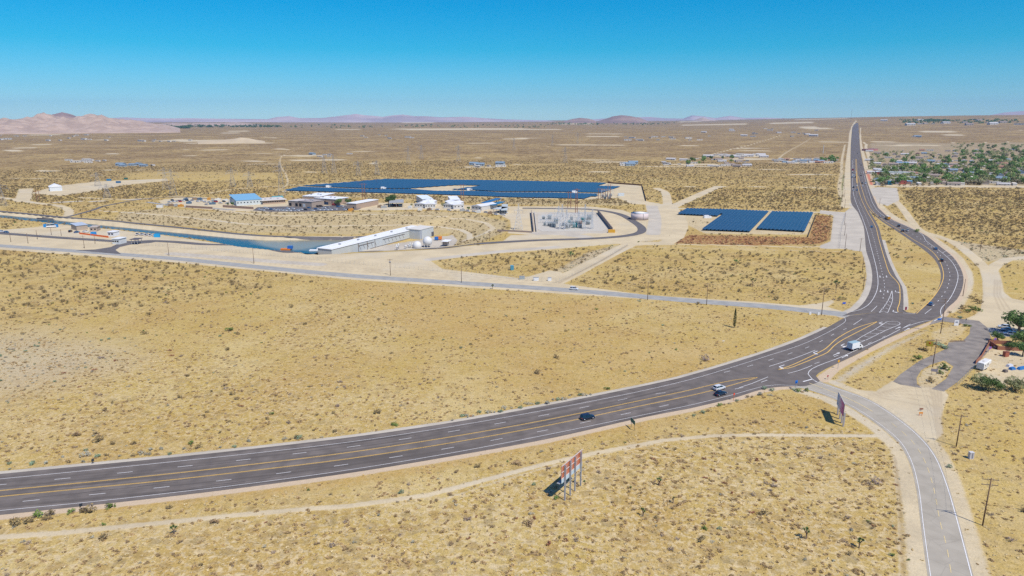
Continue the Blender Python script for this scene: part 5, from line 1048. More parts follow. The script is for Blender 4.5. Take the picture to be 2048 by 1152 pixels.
# solar farm switchyard
for k, (x, y) in enumerate([(1206, 395), (1213, 394), (1221, 393), (1210, 398), (1219, 398)]): equip(x, y, M_TRAN, 'grey transformer block beside the solar farm', 1.1)
gantry(1203, 1226, 392, 378, 'steel rack at the right end of the solar farm'); o = MB().box((0, 0, 1.6), (7, 4, 3.2)).build('control_hut', mat('pale hut', (.6, .64, .64), .5), None, P(1242, 392)); tag(o, 'pale control hut right of the solar farm switchyard', 'hut')
# water tank
b = P(1279, 438.5); t = empty('water_tank', b, 'round pinkish white water tank beside the looping access road', 'tank'); RT = 7.9; HT = top_height(b, 425.5)
MB().tube((0, 0, 0), (0, 0, HT), RT, n=48).build('tank_shell', mat('pinkish tank paint', (0.62, 0.52, 0.49), .6, var=.04), t); m = MB(); m.tube((0, 0, HT), (0, 0, HT + .9), RT + .1, .4, n=48); m.build('tank_roof', mat('white tank roof', (.74, .72, .70), .6), t)
l_ = MB()
for s in (-.25, .25): l_.tube((s + 2, -RT * .985, 0), (s + 2, -RT * .985, HT), .05, n=4)
for k in range(12): l_.tube((1.75, -RT * .985, .5 + k * .5), (2.25, -RT * .985, .5 + k * .5), .03, n=3)
l_.build('ladder', M_GALV, t)

# ------------------------------------------------------------------ solar fields: every row of panels is a thing
def panel_mat():
    m = bpy.data.materials.new('solar panel glass'); m.use_nodes = True; nt = m.node_tree; b = nt.nodes['Principled BSDF']; N = nt.nodes.new; L = nt.links.new
    b.inputs['Roughness'].default_value = .3; b.inputs['Specular IOR Level'].default_value = .4
    uv = N('ShaderNodeAttribute'); uv.attribute_name = 'cell'; br = N('ShaderNodeTexBrick'); br.offset = 0; br.inputs['Scale'].default_value = 1; br.inputs['Mortar Size'].default_value = .03; br.inputs['Brick Width'].default_value = 1.0; br.inputs['Row Height'].default_value = 1.0
    br.inputs['Color1'].default_value = (0.015, 0.040, 0.080, 1); br.inputs['Color2'].default_value = (0.020, 0.048, 0.092, 1); br.inputs['Mortar'].default_value = (0.10, 0.14, 0.19, 1)
    L(uv.outputs['Vector'], br.inputs['Vector']); L(br.outputs[0], b.inputs['Base Color']); return m
M_PV = panel_mat()
def clip_rows(poly, origin, ang, spacing):
    """intervals of lines with direction ang inside a polygon"""
    u = np.array((math.sin(ang), math.cos(ang))); n = np.array((math.cos(ang), -math.sin(ang))); Pp = np.array(poly); q = Pp @ n; out = []
    s = math.ceil(q.min() / spacing) * spacing
    while s < q.max():
        ts = []
        for i in range(len(Pp)):
            a, b_ = Pp[i], Pp[(i + 1) % len(Pp)]; qa, qb = a @ n, b_ @ n
            if (qa > s) != (qb > s): k = (s - qa) / (qb - qa); ts.append((a + (b_ - a) * k) @ u)
        ts.sort()
        for i in range(0, len(ts) - 1, 2):
            if ts[i + 1] - ts[i] > 6: out.append((s, ts[i], ts[i + 1]))
        s += spacing
    return out, u, n
def pv_rows(poly_px, ang, spacing, width, tilt, label, group, hgt=1.5, step=0):
    rows_, u, n = clip_rows(GA(poly_px), None, ang, spacing)
    for s, t0, t1 in rows_:
        c = n * s + u * (t0 + t1) / 2; Lr = t1 - t0; t = empty('solar_panel_row', (c[0], c[1], h1(*c)), label, 'solar panels', group, -ang)
        dz = width / 2 * math.sin(tilt); dx = width / 2 * math.cos(tilt); k = max(1, int(Lr / 20)); vs = []; fs = []; ce = []
        seg = Lr / k
        for j in range(k):
            y0 = -Lr / 2 + j * seg; y1 = y0 + seg - .25; q = len(vs)
            vs += [(-dx, y0, hgt - dz), (dx, y0, hgt + dz), (dx, y1, hgt + dz), (-dx, y1, hgt - dz), (-dx, y0, hgt - dz - .06), (dx, y0, hgt + dz - .06), (dx, y1, hgt + dz - .06), (-dx, y1, hgt - dz - .06)]
            fs += [(q, q + 1, q + 2, q + 3), (q + 7, q + 6, q + 5, q + 4), (q, q + 4, q + 5, q + 1), (q + 2, q + 6, q + 7, q + 3)]
            ce += [(0, y0 / 1.0, 0), (width / 2.0, y0 / 1.0, 0), (width / 2.0, y1 / 1.0, 0), (0, y1 / 1.0, 0)] * 2
        me = bpy.data.meshes.new('panel_bank'); me.from_pydata(vs, [], fs); at = me.attributes.new('cell', 'FLOAT_VECTOR', 'POINT'); at.data.foreach_set('vector', np.array(ce, np.float32).ravel()); me.materials.append(M_PV)
        o = bpy.data.objects.new('panel_bank', me); COL.objects.link(o); o.parent = t
        p = MB()
        for j in range(max(2, int(Lr / 12)) + 1): y = -Lr / 2 + .5 + (Lr - 1) * j / max(2, int(Lr / 12)); p.box((0, y, (hgt - .1) / 2), (.14, .14, hgt - .1))
        p.tube((0, -Lr / 2, hgt - .12), (0, Lr / 2, hgt - .12), .08, n=4); p.build('support_rack', M_GALV, t)
A_NEAR = math.atan2(60, 122)
gN = 'rows of the small solar field by the highway'
SOLAR = [[(1373, 419), (1452, 421), (1437, 434), (1355, 430)], [(1455, 421), (1535, 424.5), (1501, 465.5), (1404, 461.5)], [(1542, 425), (1625, 427), (1605, 465), (1513, 460)],
         [(568, 382), (600, 374.5), (735, 379.5), (822, 379), (870, 383), (960, 383), (1000, 386), (1090, 386), (1200, 388.5), (1190, 393), (1165, 398.5), (1100, 396.5), (1044, 396), (900, 390.5), (760, 386.5), (660, 384.5)],
         [(604, 372.5), (690, 366), (771, 358.8), (1000, 361.5), (1215, 366.7), (1191, 372.5), (1238, 373.8), (1204, 386), (1090, 384), (1000, 384), (950, 381), (905, 380), (955, 373.5), (960, 371.5), (910, 371), (820, 377.5), (740, 377.8)]]
pv_rows(SOLAR[0], A_NEAR, 3.05, 2.95, R(-14), 'long row of blue panels in the small upper left block of the near solar field', gN + ', upper left block')
pv_rows(SOLAR[1], A_NEAR, 3.05, 2.95, R(-14), 'long row of blue panels in the middle block of the near solar field', gN + ', middle block')
pv_rows(SOLAR[2], A_NEAR, 3.05, 2.85, R(-14), 'long row of blue panels in the right block of the near solar field', gN + ', right block')
pv_rows(SOLAR[3], R(24), 5.2, 5.15, R(-3), 'row of blue panels in the front strip of the big solar farm', 'rows of the front strip of the big solar farm', 1.0)
pv_rows(SOLAR[4], R(24), 5.2, 5.15, R(-3), 'row of blue panels in the back part of the big solar farm', 'rows of the back part of the big solar farm', 1.0)
for x, y, l in [(814.5 + 600, 436, 'white inverter box left of the middle block of the near solar field'), (657, 374.5, 'white inverter box on the left service track of the big solar farm'), (767, 377.5, 'white inverter box at the middle of the service track'), (939, 380.5, 'white inverter box by the bare strip inside the solar farm'), (1149, 385.5, 'white inverter box at the right of the service track')]:
    t = empty('inverter_cabinet', P(x, y), l, 'inverter', 'white inverter boxes of the solar fields', R(5)); MB().box((-1, 0, 1.3), (4.5, 2.4, 2.6)).build('cabinet_body', mat('white cabinet', (.74, .75, .75), .5), t); MB().box((2.6, 0, .9), (2.2, 2.0, 1.8)).build('transformer', mat('white cabinet', (.74, .75, .75), .5), t)

# ------------------------------------------------------------------ pumping plant
M_WSID = mat('pale corrugated siding', (0.50, 0.52, 0.50), .6, var=.04, vscale=.6, scale_vec=(.8, .8, .1)); M_WROOF = mat('white metal roof', (0.86, 0.85, 0.82), .5, var=.02); M_BTRIM = mat('brown steel trim', (0.16, 0.11, 0.08), .6)
RZ = 1.0
r0, r1, r2, r3 = G(663, 498.3, RZ), G(848, 453, RZ), G(827, 450, RZ), G(635, 495.3, RZ)
ux = (r1 - r0).normalized(); Lp = (r1 - r0).length; uy = Vector((-ux.y, ux.x, 0)); Wp = (r3 - r0).dot(uy); rzp = math.atan2(ux.y, ux.x)
t = empty('pumping_plant', (r0.x, r0.y, -6), 'long white roofed pumping plant at the end of the forebay', 'building', None, rzp)
Hp = RZ + 6
MB().box((Lp / 2, Wp / 2, (Hp - .35) / 2 - 1.0), (Lp, Wp, Hp - .35 + 2.0)).build('wall', M_WSID, t)
ro = MB(); ro.box((Lp / 2, Wp / 2, Hp - .15), (Lp + .8, Wp + .8, .35)); ro_ = ro.build('roof', M_WROOF, t); rs_ = MB()
for k in range(26): rs_.box((Lp * (k + .5) / 26, Wp / 2, Hp + .06), (.14, Wp + .6, .1))
rs_.build('roof_seam', M_WSID, ro_)
for k in range(5): MB().box((Lp * (.14 + .18 * k), Wp * .5, Hp + .5), (1.4, 1.4, 1.0)).build('roof_vent', M_GALV, ro_)
f = MB(); f.box((Lp * .63, -.12, Hp - 2.2), (Lp * .25, .25, .3)); f.box((Lp * .33, -.12, Hp - 2.4), (Lp * .16, .25, .3))
for k in (.25, .34, .42): f.box((Lp * k, -.1, Hp / 2), (.4, .2, Hp - .5))
for k in range(6): x = Lp * (.52 + .042 * k); f.tube((x, -.1, Hp - 2.4), (x + 1.6, -.1, Hp - 5.2), .09, n=4)
for k in range(5): x = Lp * (.26 + .04 * k); f.tube((x, -.1, Hp - 2.6), (x + 1.6, -.1, Hp - 5.4), .09, n=4)
f.box((Lp * .68, -.08, .35), (Lp * .62, .16, .22)); f.build('brace_trim', M_BTRIM, t)
t2_ = empty('pump_annex', G(843, 478.5, -6), 'blocky pale annex joined to the right end of the pumping plant', 'building', None, rzp)
MB().box((8, 6.5, 3.4), (20, 13, 8.8)).build('wall', M_WSID, t2_); MB().box((8, 6.5, 7.95), (20.6, 13.6, .35)).build('roof', mat('cream roof', (.66, .62, .54), .6), t2_); MB().box((16.5, -.06, 2.0), (3.5, .12, 3.6)).build('roller_door', mat('dark roller door', (.10, .10, .12), .6), t2_); MB().box((-.5, -.05, 3.4), (.9, .12, 8)).build('downpipe', mat('slate pipe', (.2, .22, .3), .5), t2_)
def dome(x, y, r, label, legs=True, z=-6):
    b = G(x, y, z); t = empty('storage_sphere', b, label, 'tank', 'white round tanks of the pump yard'); me = bpy.data.meshes.new('shell'); bm = bmesh.new(); bmesh.ops.create_uvsphere(bm, u_segments=32, v_segments=18, radius=r); bm.to_mesh(me); bm.free(); me.materials.append(mat('white tank paint', (.66, .65, .62), .5)); me.polygons.foreach_set('use_smooth', [True] * len(me.polygons))
    o = bpy.data.objects.new('shell', me); COL.objects.link(o); o.parent = t; o.location = (0, 0, r + (1.0 if legs else -r * .45))
    if legs:
        for k in range(8): a = k * math.pi / 4; MB().tube((r * .85 * math.cos(a), r * .85 * math.sin(a), 0), (r * .9 * math.cos(a), r * .9 * math.sin(a), r + 1), .16, n=6).build('leg', mat('white tank paint', (.78, .78, .77), .45), t)
dome(855.5, 494, 3.6, 'large white sphere on legs in front of the pump annex'); dome(834.5, 496, 3.4, 'low white dome left of the large sphere', False)
t = empty('open_shed', G(893, 489.5, -5), 'small shed with a white flat roof right of the pump yard', 'shed', None, rzp + .2)
MB().box((0, 0, 3.2), (9, 5.5, .2)).build('roof', M_WROOF, t); MB().box((1, 1, 1.6), (6, 3, 3.0)).build('wall', mat('shed wall', (.35, .30, .25), .7), t)
for sx in (-4, 4):
    for sy in (-2.3, 2.3): MB().tube((sx, sy, 0), (sx, sy, 3.1), .1, n=5).build('post', M_GALV, t)
for k in range(16):
    x = 790 + rs.uniform(0, 52); y = 499.5 - (x - 790) * .13 + rs.uniform(-2.5, 1.2); kk = k % 4; b = G(x, y, -5.9); h = rs.uniform(1.8, 4.2)
    t = empty('pump_yard_valve', b, 'white pipe riser with a valve in the pump yard', 'pipework', 'white pipe risers of the pump yard'); MB().tube((0, 0, 0), (0, 0, h), .28, n=8).build('pipe', M_LATT, t); MB().tube((-.9, 0, h * .6), (.9, 0, h * .6), .2, n=6).build('valve', [M_TRAN, M_LATT, M_WHITE, M_BTRIM][kk], t)
o = MB().box((0, 0, 1.2), (4, 2.2, 2.2)).build('storage_container', mat('orange container', (.75, .22, .03), .5), None, G(879, 478.5, -5.4)); tag(o, 'orange container behind the pump annex', 'container')
o = MB().box((0, 0, 1.2), (3, 2.2, 2.2)).build('storage_container', mat('blue container', (.03, .15, .45), .5), None, G(873, 479.2, -5.4)); tag(o, 'blue container behind the pump annex next to the orange one', 'container')
t = empty('work_barge', G(572, 499.6, WATER_Z), 'orange and blue work barge moored at the near side of the forebay', 'barge'); MB().box((0, 0, .5), (7, 3, 1.0)).build('hull', mat('orange container', (.75, .22, .03), .5), t); MB().box((3.2, 0, 1.9), (3.4, 2.6, 2.0)).build('cabin', mat('blue container', (.03, .15, .45), .5), t); MB().tube((3.5, 0, 2.9), (3.5, 0, 7.5), .12, n=5).build('mast', M_GALV, t)
t = empty('pump_housing', P(628, 505), 'small white housing at the left foot of the pumping plant', 'housing'); MB().box((0, 0, 1.0), (6, 3, 2.0)).build('body', M_WROOF, t); MB().box((3.2, .5, 1.5), (2, 2.4, 3.0)).build('stack', M_WROOF, t)
# canal bridge
a, c = P(80, 441), P(112, 436.5); t = empty('canal_bridge', (a + c) / 2, 'low concrete bridge over the canal at left', 'bridge', None, math.atan2(c.y - a.y, c.x - a.x)); Lb = (c - a).length
MB().box((0, 0, .15), (Lb, 6, .9)).build('deck', mat('bridge concrete', (.32, .30, .28), .8, var=.1), t)
for s in (-3.0, 3.0): MB().box((0, s * .97, 1.1), (Lb, .15, 1.0)).build('parapet', mat('dark parapet', (.08, .08, .10), .8), t)
for s in (-Lb / 4, Lb / 4): MB().box((s, 0, -1.8), (.8, 5, 3.2)).build('pier', mat('bridge concrete', (.32, .30, .28), .8), t)

# ------------------------------------------------------------------ buildings
def bmat(c): return mat('wall %.2f %.2f %.2f' % c, c, .8, var=.06, vscale=.5)
def building(p0, p1, depth, h, label, wall_c=(.42, .33, .26), roof_c=(.74, .74, .72), roof='flat', doors=(), windows=6, rise=1.2, name='plant_building', over=.4, open_=False, group=None, cat='building'):
    a, c = P(*p0), P(*p1); rz = math.atan2(c.y - a.y, c.x - a.x); L_ = (c - a).length; b = a.copy(); b.z = min(a.z, c.z); h *= 1.2; depth *= 1.3
    t = empty(name, b, label, cat, group, rz); W, Rf = bmat(wall_c), mat('roof %.2f %.2f %.2f' % roof_c, roof_c, .55, var=.05)
    if open_:
        for x in np.linspace(.4, L_ - .4, max(3, int(L_ / 6))):
            for y in (.4, depth - .4): MB().box((x, y, (h - .3) / 2), (.25, .25, h - .3)).build('post', M_GALV, t)
    else: MB().box((L_ / 2, depth / 2, (h - .4) / 2), (L_, depth, h + .4)).build('wall', W, t)
    r = MB()
    if roof == 'flat': r.box((L_ / 2, depth / 2, h), (L_ + 2 * over, depth + 2 * over, .35))
    elif roof == 'shed': r.prism([(-over, h - .1), (depth + over, h + rise), (depth + over, h + rise + .25), (-over, h + .15)], 'x', -over, L_ + over)
    elif roof == 'gable_x': r.prism([(-over, h - .2), (depth / 2, h + rise), (depth + over, h - .2)], 'x', -over, L_ + over)
    else: r.prism([(-over, h - .2), (L_ / 2, h + rise), (L_ + over, h - .2)], 'y', -over, depth + over)
    r.build('roof', Rf, t)
    if roof == 'flat' and L_ > 14 and not open_:
        for k in range(3): MB().box((L_ * (.2 + .28 * k), depth * (.35 + .15 * (k % 2)), h + .6), (1.6, 1.6, .9)).build('roof_vent', M_GALV, t)
    if not open_:
        for f_, w_, hh, cc in doors: MB().box((L_ * f_, -.05, hh / 2), (w_, .12, hh)).build('door', mat('door %.2f %.2f %.2f' % cc, cc, .6), t)
        for k in range(windows): MB().box((L_ * (k + .5) / windows, -.04, h * .55), (1.4, .10, 1.0)).build('window', M_GLASS, t)
    return t
DK = (.02, .02, .025); TANW = (.42, .31, .23)
building((473, 411.8), (525, 408.6), 30, 4.6, 'building with a large light blue metal roof', (.56, .60, .58), (.20, .40, .55), 'shed', rise=2.5, windows=8)
building((473, 403), (497, 401.5), 10, 3.0, 'white shed behind the blue roofed building', (.7, .7, .68), (.8, .8, .78), windows=2)
building((526, 409), (571, 406.2), 20, 3.4, 'low tan office with a cream flat roof right of the blue roof', TANW, (.66, .60, .52), windows=10, over=1.5)
building((548, 402.5), (568, 401), 8, 3.2, 'small teal roofed hut behind the cream flat roof', TANW, (.10, .32, .33), 'gable_x', windows=3)
building((577, 412), (597, 413), 14, 4.6, 'tan garage block with dark bay doors', (.40, .31, .24), (.58, .52, .45), windows=0, doors=[(.2, 3.0, 3.4, DK), (.82, 3.0, 3.4, DK)])
building((598, 413), (624, 415), 14, 4.8, 'second tan garage block with a dark and a white bay door', (.40, .31, .24), (.40, .34, .30), windows=0, doors=[(.12, 3.0, 3.4, DK), (.4, 3.2, 3.2, (.6, .6, .58))])
building((606, 406.5), (640, 407.5), 26, 6.5, 'largest tan building with a bright white roof', TANW, (.80, .80, .79), windows=0)
building((629, 408), (672, 411), 16, 5.4, 'tan building with a white roof and red door beside the trees', TANW, (.80, .80, .79), windows=3, doors=[(.55, 6, 3.0, (.02, .05, .12)), (.9, 1.6, 2.2, (.5, .05, .04))])
building((694, 417), (713, 418.2), 30, 4.6, 'tan block building with a long white flat roof in front of the trees', TANW, (.80, .79, .77), windows=0, doors=[(.7, 1.2, 2.2, DK)])
building((779, 415), (807, 414.5), 22, 4.0, 'open car shelter with a grey flat roof', (.4, .4, .4), (.36, .36, .35), open_=True, windows=0)
g8 = 'sheds with white gabled roofs'
building((829, 415), (850, 416), 22, 3.6, 'front left shed with a white gabled roof', (.60, .58, .54), (.74, .74, .74), 'gable_y', windows=4, rise=1.6)
building((850, 417), (871, 416.5), 26, 3.8, 'wide white roofed shed, second from the left', (.60, .58, .54), (.80, .80, .80), 'gable_y', windows=4, rise=1.4)
building((845, 408.5), (866, 407.5), 20, 4.6, 'rear left shed with a pale ribbed white roof', (.6, .6, .58), (.70, .74, .72), 'shed', windows=0)
building((887, 416.5), (905, 417.5), 20, 3.6, 'shed with a pale gabled roof between the two wide ones', (.60, .58, .54), (.70, .70, .70), 'gable_y', windows=4, rise=1.5)
building((907, 418.5), (928, 417.5), 26, 3.8, 'wide white roofed shed under the twin pole frame', (.60, .58, .54), (.80, .80, .80), 'gable_y', windows=3, rise=1.4)
building((902, 409.5), (920, 409), 18, 4.4, 'rear shed with a white roof under the twin pole frame', (.6, .6, .58), (.76, .78, .78), 'shed', windows=0)
building((943, 419.5), (963, 421.5), 20, 3.6, 'small gabled shed with pale walls left of the blue canopies', (.58, .55, .50), (.66, .66, .66), 'gable_y', windows=3, rise=1.5)
building((962, 414), (973, 414.5), 34, 3.6, 'long blue solar canopy behind the small gabled shed', (.3, .3, .3), (.03, .14, .30), open_=True, windows=0, name='solar_canopy', cat='canopy')
building((978, 418.5), (989, 419), 24, 3.6, 'shorter blue solar canopy right of the small gabled shed', (.3, .3, .3), (.03, .17, .30), open_=True, windows=0, name='solar_canopy', cat='canopy')
building((1003, 428.5), (1014, 428.5), 36, 3.2, 'grey flat canopy at the right end of the plant buildings', (.3, .3, .3), (.48, .52, .50), open_=True, windows=0, name='parking_canopy', cat='canopy')
building((986, 425.5), (1000, 426.5), 14, 3.2, 'pale canopy left of the long grey one', (.3, .3, .3), (.50, .54, .54), open_=True, windows=0, name='parking_canopy', cat='canopy')
rq = random.Random(17)
for k, (x, y) in enumerate([(336, 411.5), (343, 412.5), (352, 413), (362, 413.5), (372, 400.5), (390, 399.8), (400, 400), (436, 401), (452, 402.5), (462, 405), (418, 399.8), (378, 407.5), (425, 409), (702, 422), (760, 415), (768, 416), (820, 416.5), (840, 421), (858, 421), (925, 422.5), (957, 425.5), (980, 428)]):
    cc, nm = rq.choice([((.62, .30, .05), 'amber'), ((.66, .65, .6), 'white'), ((.30, .21, .13), 'brown'), ((.10, .16, .22), 'dark blue'), ((.35, .35, .33), 'grey')]); t = empty('equipment_crate', P(x, y), '%s covered equipment stack %s of the water plant' % (nm, 'in the gravel yard' if x < 500 else 'beside the plant buildings'), 'crate', '%s equipment stacks %s' % (nm, 'in the gravel yard' if x < 500 else 'beside the plant buildings'), R(rq.uniform(-20, 20)))
    mm = mat('stack ' + nm, cc, .7, var=.1); MB().box((0, 0, 1.1), (rq.uniform(3, 6.5), 2.2, 2.2)).build('body', mm, t); MB().box((.6, 0, 2.5), (1.6, 1.6, .7)).build('load', mm, t)
building((154, 461.5), (176, 459), 9, 3.4, 'shelter with a pale blue grey roof by the canal', (.42, .34, .26), (.42, .48, .55), 'shed', windows=0, rise=.8)
building((180, 463.5), (194, 463), 7, 3.0, 'small tan hut right of the blue grey roof', (.45, .35, .27), (.50, .42, .34), windows=2)
building((225, 488.5), (238.5, 489), 6, 3.4, 'white guard hut left of the plant gate', (.66, .66, .62), (.76, .76, .72), windows=3)
building((262, 489.5), (276, 489.5), 5, 3.2, 'dark roofed gate shelter over the plant road', (.22, .18, .16), (.12, .10, .10), open_=True, windows=0)
building((216, 473), (228, 473.3), 5, 3.0, 'white office trailer behind the guard hut', (.7, .7, .7), (.78, .78, .78), windows=2)
building((100, 382.8), (125, 381.5), 14, 4.5, 'pale tent like shelter with a white peaked roof at far left', (.66, .68, .68), (.82, .82, .82), 'gable_y', rise=3, windows=0)
for x, y, w, c, l in [(187.5, 470.5, 3.4, (.02, .28, .62), 'bright blue cabin behind the orange barrier'), (314.5, 474.5, 4.0, (.02, .33, .62), 'bright blue cabin at the end of the pickup row'), (96, 454.3, 6.0, (.02, .25, .58), 'blue tent left of the white truck'), (110, 454.5, 4.5, (.02, .25, .58), 'blue tent right of the white truck'), (1024, 539.5, 2.0, (.08, .28, .38), 'blue green box alone in the scrub below the pump road'), (218, 361.5, 6, (.02, .18, .36), 'blue container far out left, first of the group'), (237, 366, 6, (.03, .13, .26), 'dark blue container far out left'), (252, 359, 5, (.04, .15, .12), 'dark green container far out left'), (320, 415.2, 6, (.7, .7, .68), 'white container at the edge of the plateau yard')]:
    t = empty('storage_cabin', P(x, y), l, 'cabin', None, R(6)); mm = mat('cabin %.2f %.2f %.2f' % c, c, .5); MB().box((0, 0, 1.25), (w, 2.4, 2.5)).build('body', mm, t); MB().box((0, 0, 2.55), (w + .1, 2.5, .12)).build('roof', mm, t)
use_l(wv, 104, 455, (112, 454.5), 'white van between the two blue tents', gy)
wall((446, 414.5), (507, 418.5), 2.2, mat('brown yard wall', (0.30, 0.20, 0.15), .85), 'brown block wall in front of the blue roofed building')
wall((372, 415), (425, 418), 2.0, mat('brown yard wall', (0.30, 0.20, 0.15), .85), 'brown block wall at the edge of the gravel yard')
M_ORF = mat('orange plastic fence', (0.80, 0.16, 0.03), .6)
wall((159, 468), (217, 475.5), 1.3, M_ORF, 'long bright orange barrier in front of the parked cars', 'safety_fence', .3, 'barrier', False)
def fence(px, h, label, step=3.2, group=None, m_=None):
    c = catmull(PL(px), 10); c, L_ = resample(c, max(2, int(resample(c, 3)[1] / step))); z = H(c[:, 0], c[:, 1]); t = empty('chain_link_fence', (c[0][0], c[0][1], z[0]), label, 'fence', group); o0 = Vector(t.location); p = MB(); r = MB(); m_ = m_ or M_GALV
    for k in range(len(c)): p.tube((c[k][0] - o0.x, c[k][1] - o0.y, z[k] - o0.z - .2), (c[k][0] - o0.x, c[k][1] - o0.y, z[k] - o0.z + h), .05, n=4)
    for k in range(len(c) - 1):
        for q in (.08, .35, .62, .98): r.tube((c[k][0] - o0.x, c[k][1] - o0.y, z[k] - o0.z + h * q), (c[k + 1][0] - o0.x, c[k + 1][1] - o0.y, z[k + 1] - o0.z + h * q), .018, n=3, cap=False)
    po = p.build('post', m_, t); po['kind'] = 'stuff'; r.build('fence_wire', m_, t); return t
fence([(290, 491), (410, 500), (513, 509), (640, 521), (700, 527.5), (781, 534), (900, 545), (1035, 558)], 2.3, 'long chain link fence between the plant verge and the side road')
fence([(0, 467.5), (100, 475), (200, 483.5), (228, 487)], 2.3, 'chain link fence along the plant road at left')
fence([(1040, 560.5), (1075, 562.5), (1112, 566)], 2.4, 'gated fence across the end of the dirt track'); fence([(1112, 566), (1150, 549), (1200, 524), (1255, 491)], 1.8, 'fence running up the middle of the dirt track', 4)
fence([(1691, 427), (1683, 460), (1679, 497)], 2.2, 'fence on the pale lot beside the utility poles', 3.5)
fence([(1914, 772), (1925, 762), (1937, 749), (1948, 737)], 1.6, 'chain link fence between the driveway and the camper yard', 2.5)
wall((1951, 728), (1963, 716), 1.5, mat('rust orange fence', (.33, .14, .085), .8), 'rusty orange fence behind the camper', 'board_fence', .12, 'fence', False); wall((1963, 716), (1978, 690), 1.6, mat('rust orange fence', (.33, .14, .085), .8), 'rusty orange fence climbing towards the parked cars', 'board_fence', .12, 'fence', False)
for x, y, w, l in [(1044, 558.5, 3.0, 'dark gate cabinet at the left end of the gated fence'), (1072, 561, 3.0, 'white gate cabinet in the middle of the gated fence'), (1099, 561.5, 2.0, 'small white gate cabinet at the right end of the gated fence')]:
    t = empty('gate_cabinet', P(x, y), l, 'cabinet', None, R(4)); MB().box((0, 0, .9), (w, 1.2, 1.8)).build('body', mat('white cabinet', (.74, .75, .75), .5) if 'white' in l else M_TRAN, t); MB().box((0, 0, 1.85), (w + .15, 1.3, .1)).build('roof', M_GALV, t)
# ------------------------------------------------------------------ plants
def leafmat(name, c, v=.35, transl=True):
    m = bpy.data.materials.new(name); m.use_nodes = True; nt = m.node_tree; b = nt.nodes['Principled BSDF']; N = nt.nodes.new; L = nt.links.new
    b.inputs['Roughness'].default_value = .85; b.inputs['Specular IOR Level'].default_value = .1
    tc = N('ShaderNodeTexCoord'); n = N('ShaderNodeTexNoise'); n.inputs['Scale'].default_value = 1.1; n.inputs['Detail'].default_value = 3; L(tc.outputs['Object'], n.inputs[0]); oi = N('ShaderNodeObjectInfo')
    ad = N('ShaderNodeMath'); ad.operation = 'MULTIPLY_ADD'; ad.inputs[1].default_value = .5; L(oi.outputs['Random'], ad.inputs[0]); L(n.outputs[0], ad.inputs[2])
    rp = N('ShaderNodeMapRange'); rp.inputs[1].default_value = .4; rp.inputs[2].default_value = 1.1; L(ad.outputs[0], rp.inputs[0]); mx = N('ShaderNodeMix'); mx.data_type = 'RGBA'; mx.inputs[6].default_value = (*[q * (1 - v) for q in c], 1); mx.inputs[7].default_value = (*[q * (1 + v) for q in c], 1); L(rp.outputs[0], mx.inputs[0]); L(mx.outputs[2], b.inputs['Base Color'])
    tr = N('ShaderNodeBsdfTranslucent'); L(mx.outputs[2], tr.inputs[0]); ms = N('ShaderNodeMixShader'); ms.inputs[0].default_value = .2; L(b.outputs[0], ms.inputs[1]); L(tr.outputs[0], ms.inputs[2]); L(ms.outputs[0], nt.nodes['Material Output'].inputs[0])
    return m
LM = {'creosote': leafmat('creosote leaves', (0.31, 0.235, 0.115)), 'brown': leafmat('dry brown twigs', (0.40, 0.28, 0.155)), 'sage': leafmat('grey sage leaves', (0.46, 0.44, 0.34)), 'green': leafmat('fresh green leaves', (0.20, 0.27, 0.07)),
      'gold': leafmat('golden dry brush', (0.62, 0.445, 0.175), .3), 'red': leafmat('reddish dry brush', (0.36, 0.155, 0.09)), 'bluegreen': leafmat('blue green leaves', (0.27, 0.36, 0.23)), 'purple': leafmat('dead purple grey brush', (0.37, 0.29, 0.24)),
      'tree': leafmat('tree leaves', (0.20, 0.31, 0.095)), 'tree2': leafmat('olive tree leaves', (0.29, 0.30, 0.14)), 'tree3': leafmat('dusty tree leaves', (0.32, 0.29, 0.18)), 'near': leafmat('shade tree leaves', (0.13, 0.20, 0.065)), 'cypress': leafmat('dark cypress leaves', (0.045, 0.08, 0.03)), 'pine': leafmat('dark conifer leaves', (0.12, 0.20, 0.065)), 'straw': leafmat('pale straw', (0.76, 0.62, 0.36), .25), 'mat': leafmat('brown grass mat', (0.52, 0.37, 0.19), .3), 'joshua': leafmat('joshua tree blades', (0.14, 0.22, 0.08))}
def leaf_cloud(mb, rg, c, rad, n, ls, flat=1.0, up=0.0):
    """n small leaf faces spread through an ellipsoid"""
    for _ in range(n):
        d = Vector((rg.gauss(0, 1), rg.gauss(0, 1), rg.gauss(0, 1))).normalized(); q = rg.uniform(.45, 1.0) ** .5
        p = Vector((c[0] + d.x * rad[0] * q, c[1] + d.y * rad[1] * q, c[2] + d.z * rad[2] * q))
        nrm = (d + Vector((rg.gauss(0, .6), rg.gauss(0, .6), rg.gauss(0, .6) + up))).normalized(); u = nrm.orthogonal().normalized(); u.rotate(Matrix.Rotation(rg.uniform(0, 6.28), 3, nrm)); w = nrm.cross(u); s = ls * rg.uniform(.6, 1.4)
        mb.add([p - u * s - w * s * .5, p + u * s * .9 - w * s * .6, p + u * s * .2 + w * s], [(0, 1, 2)])
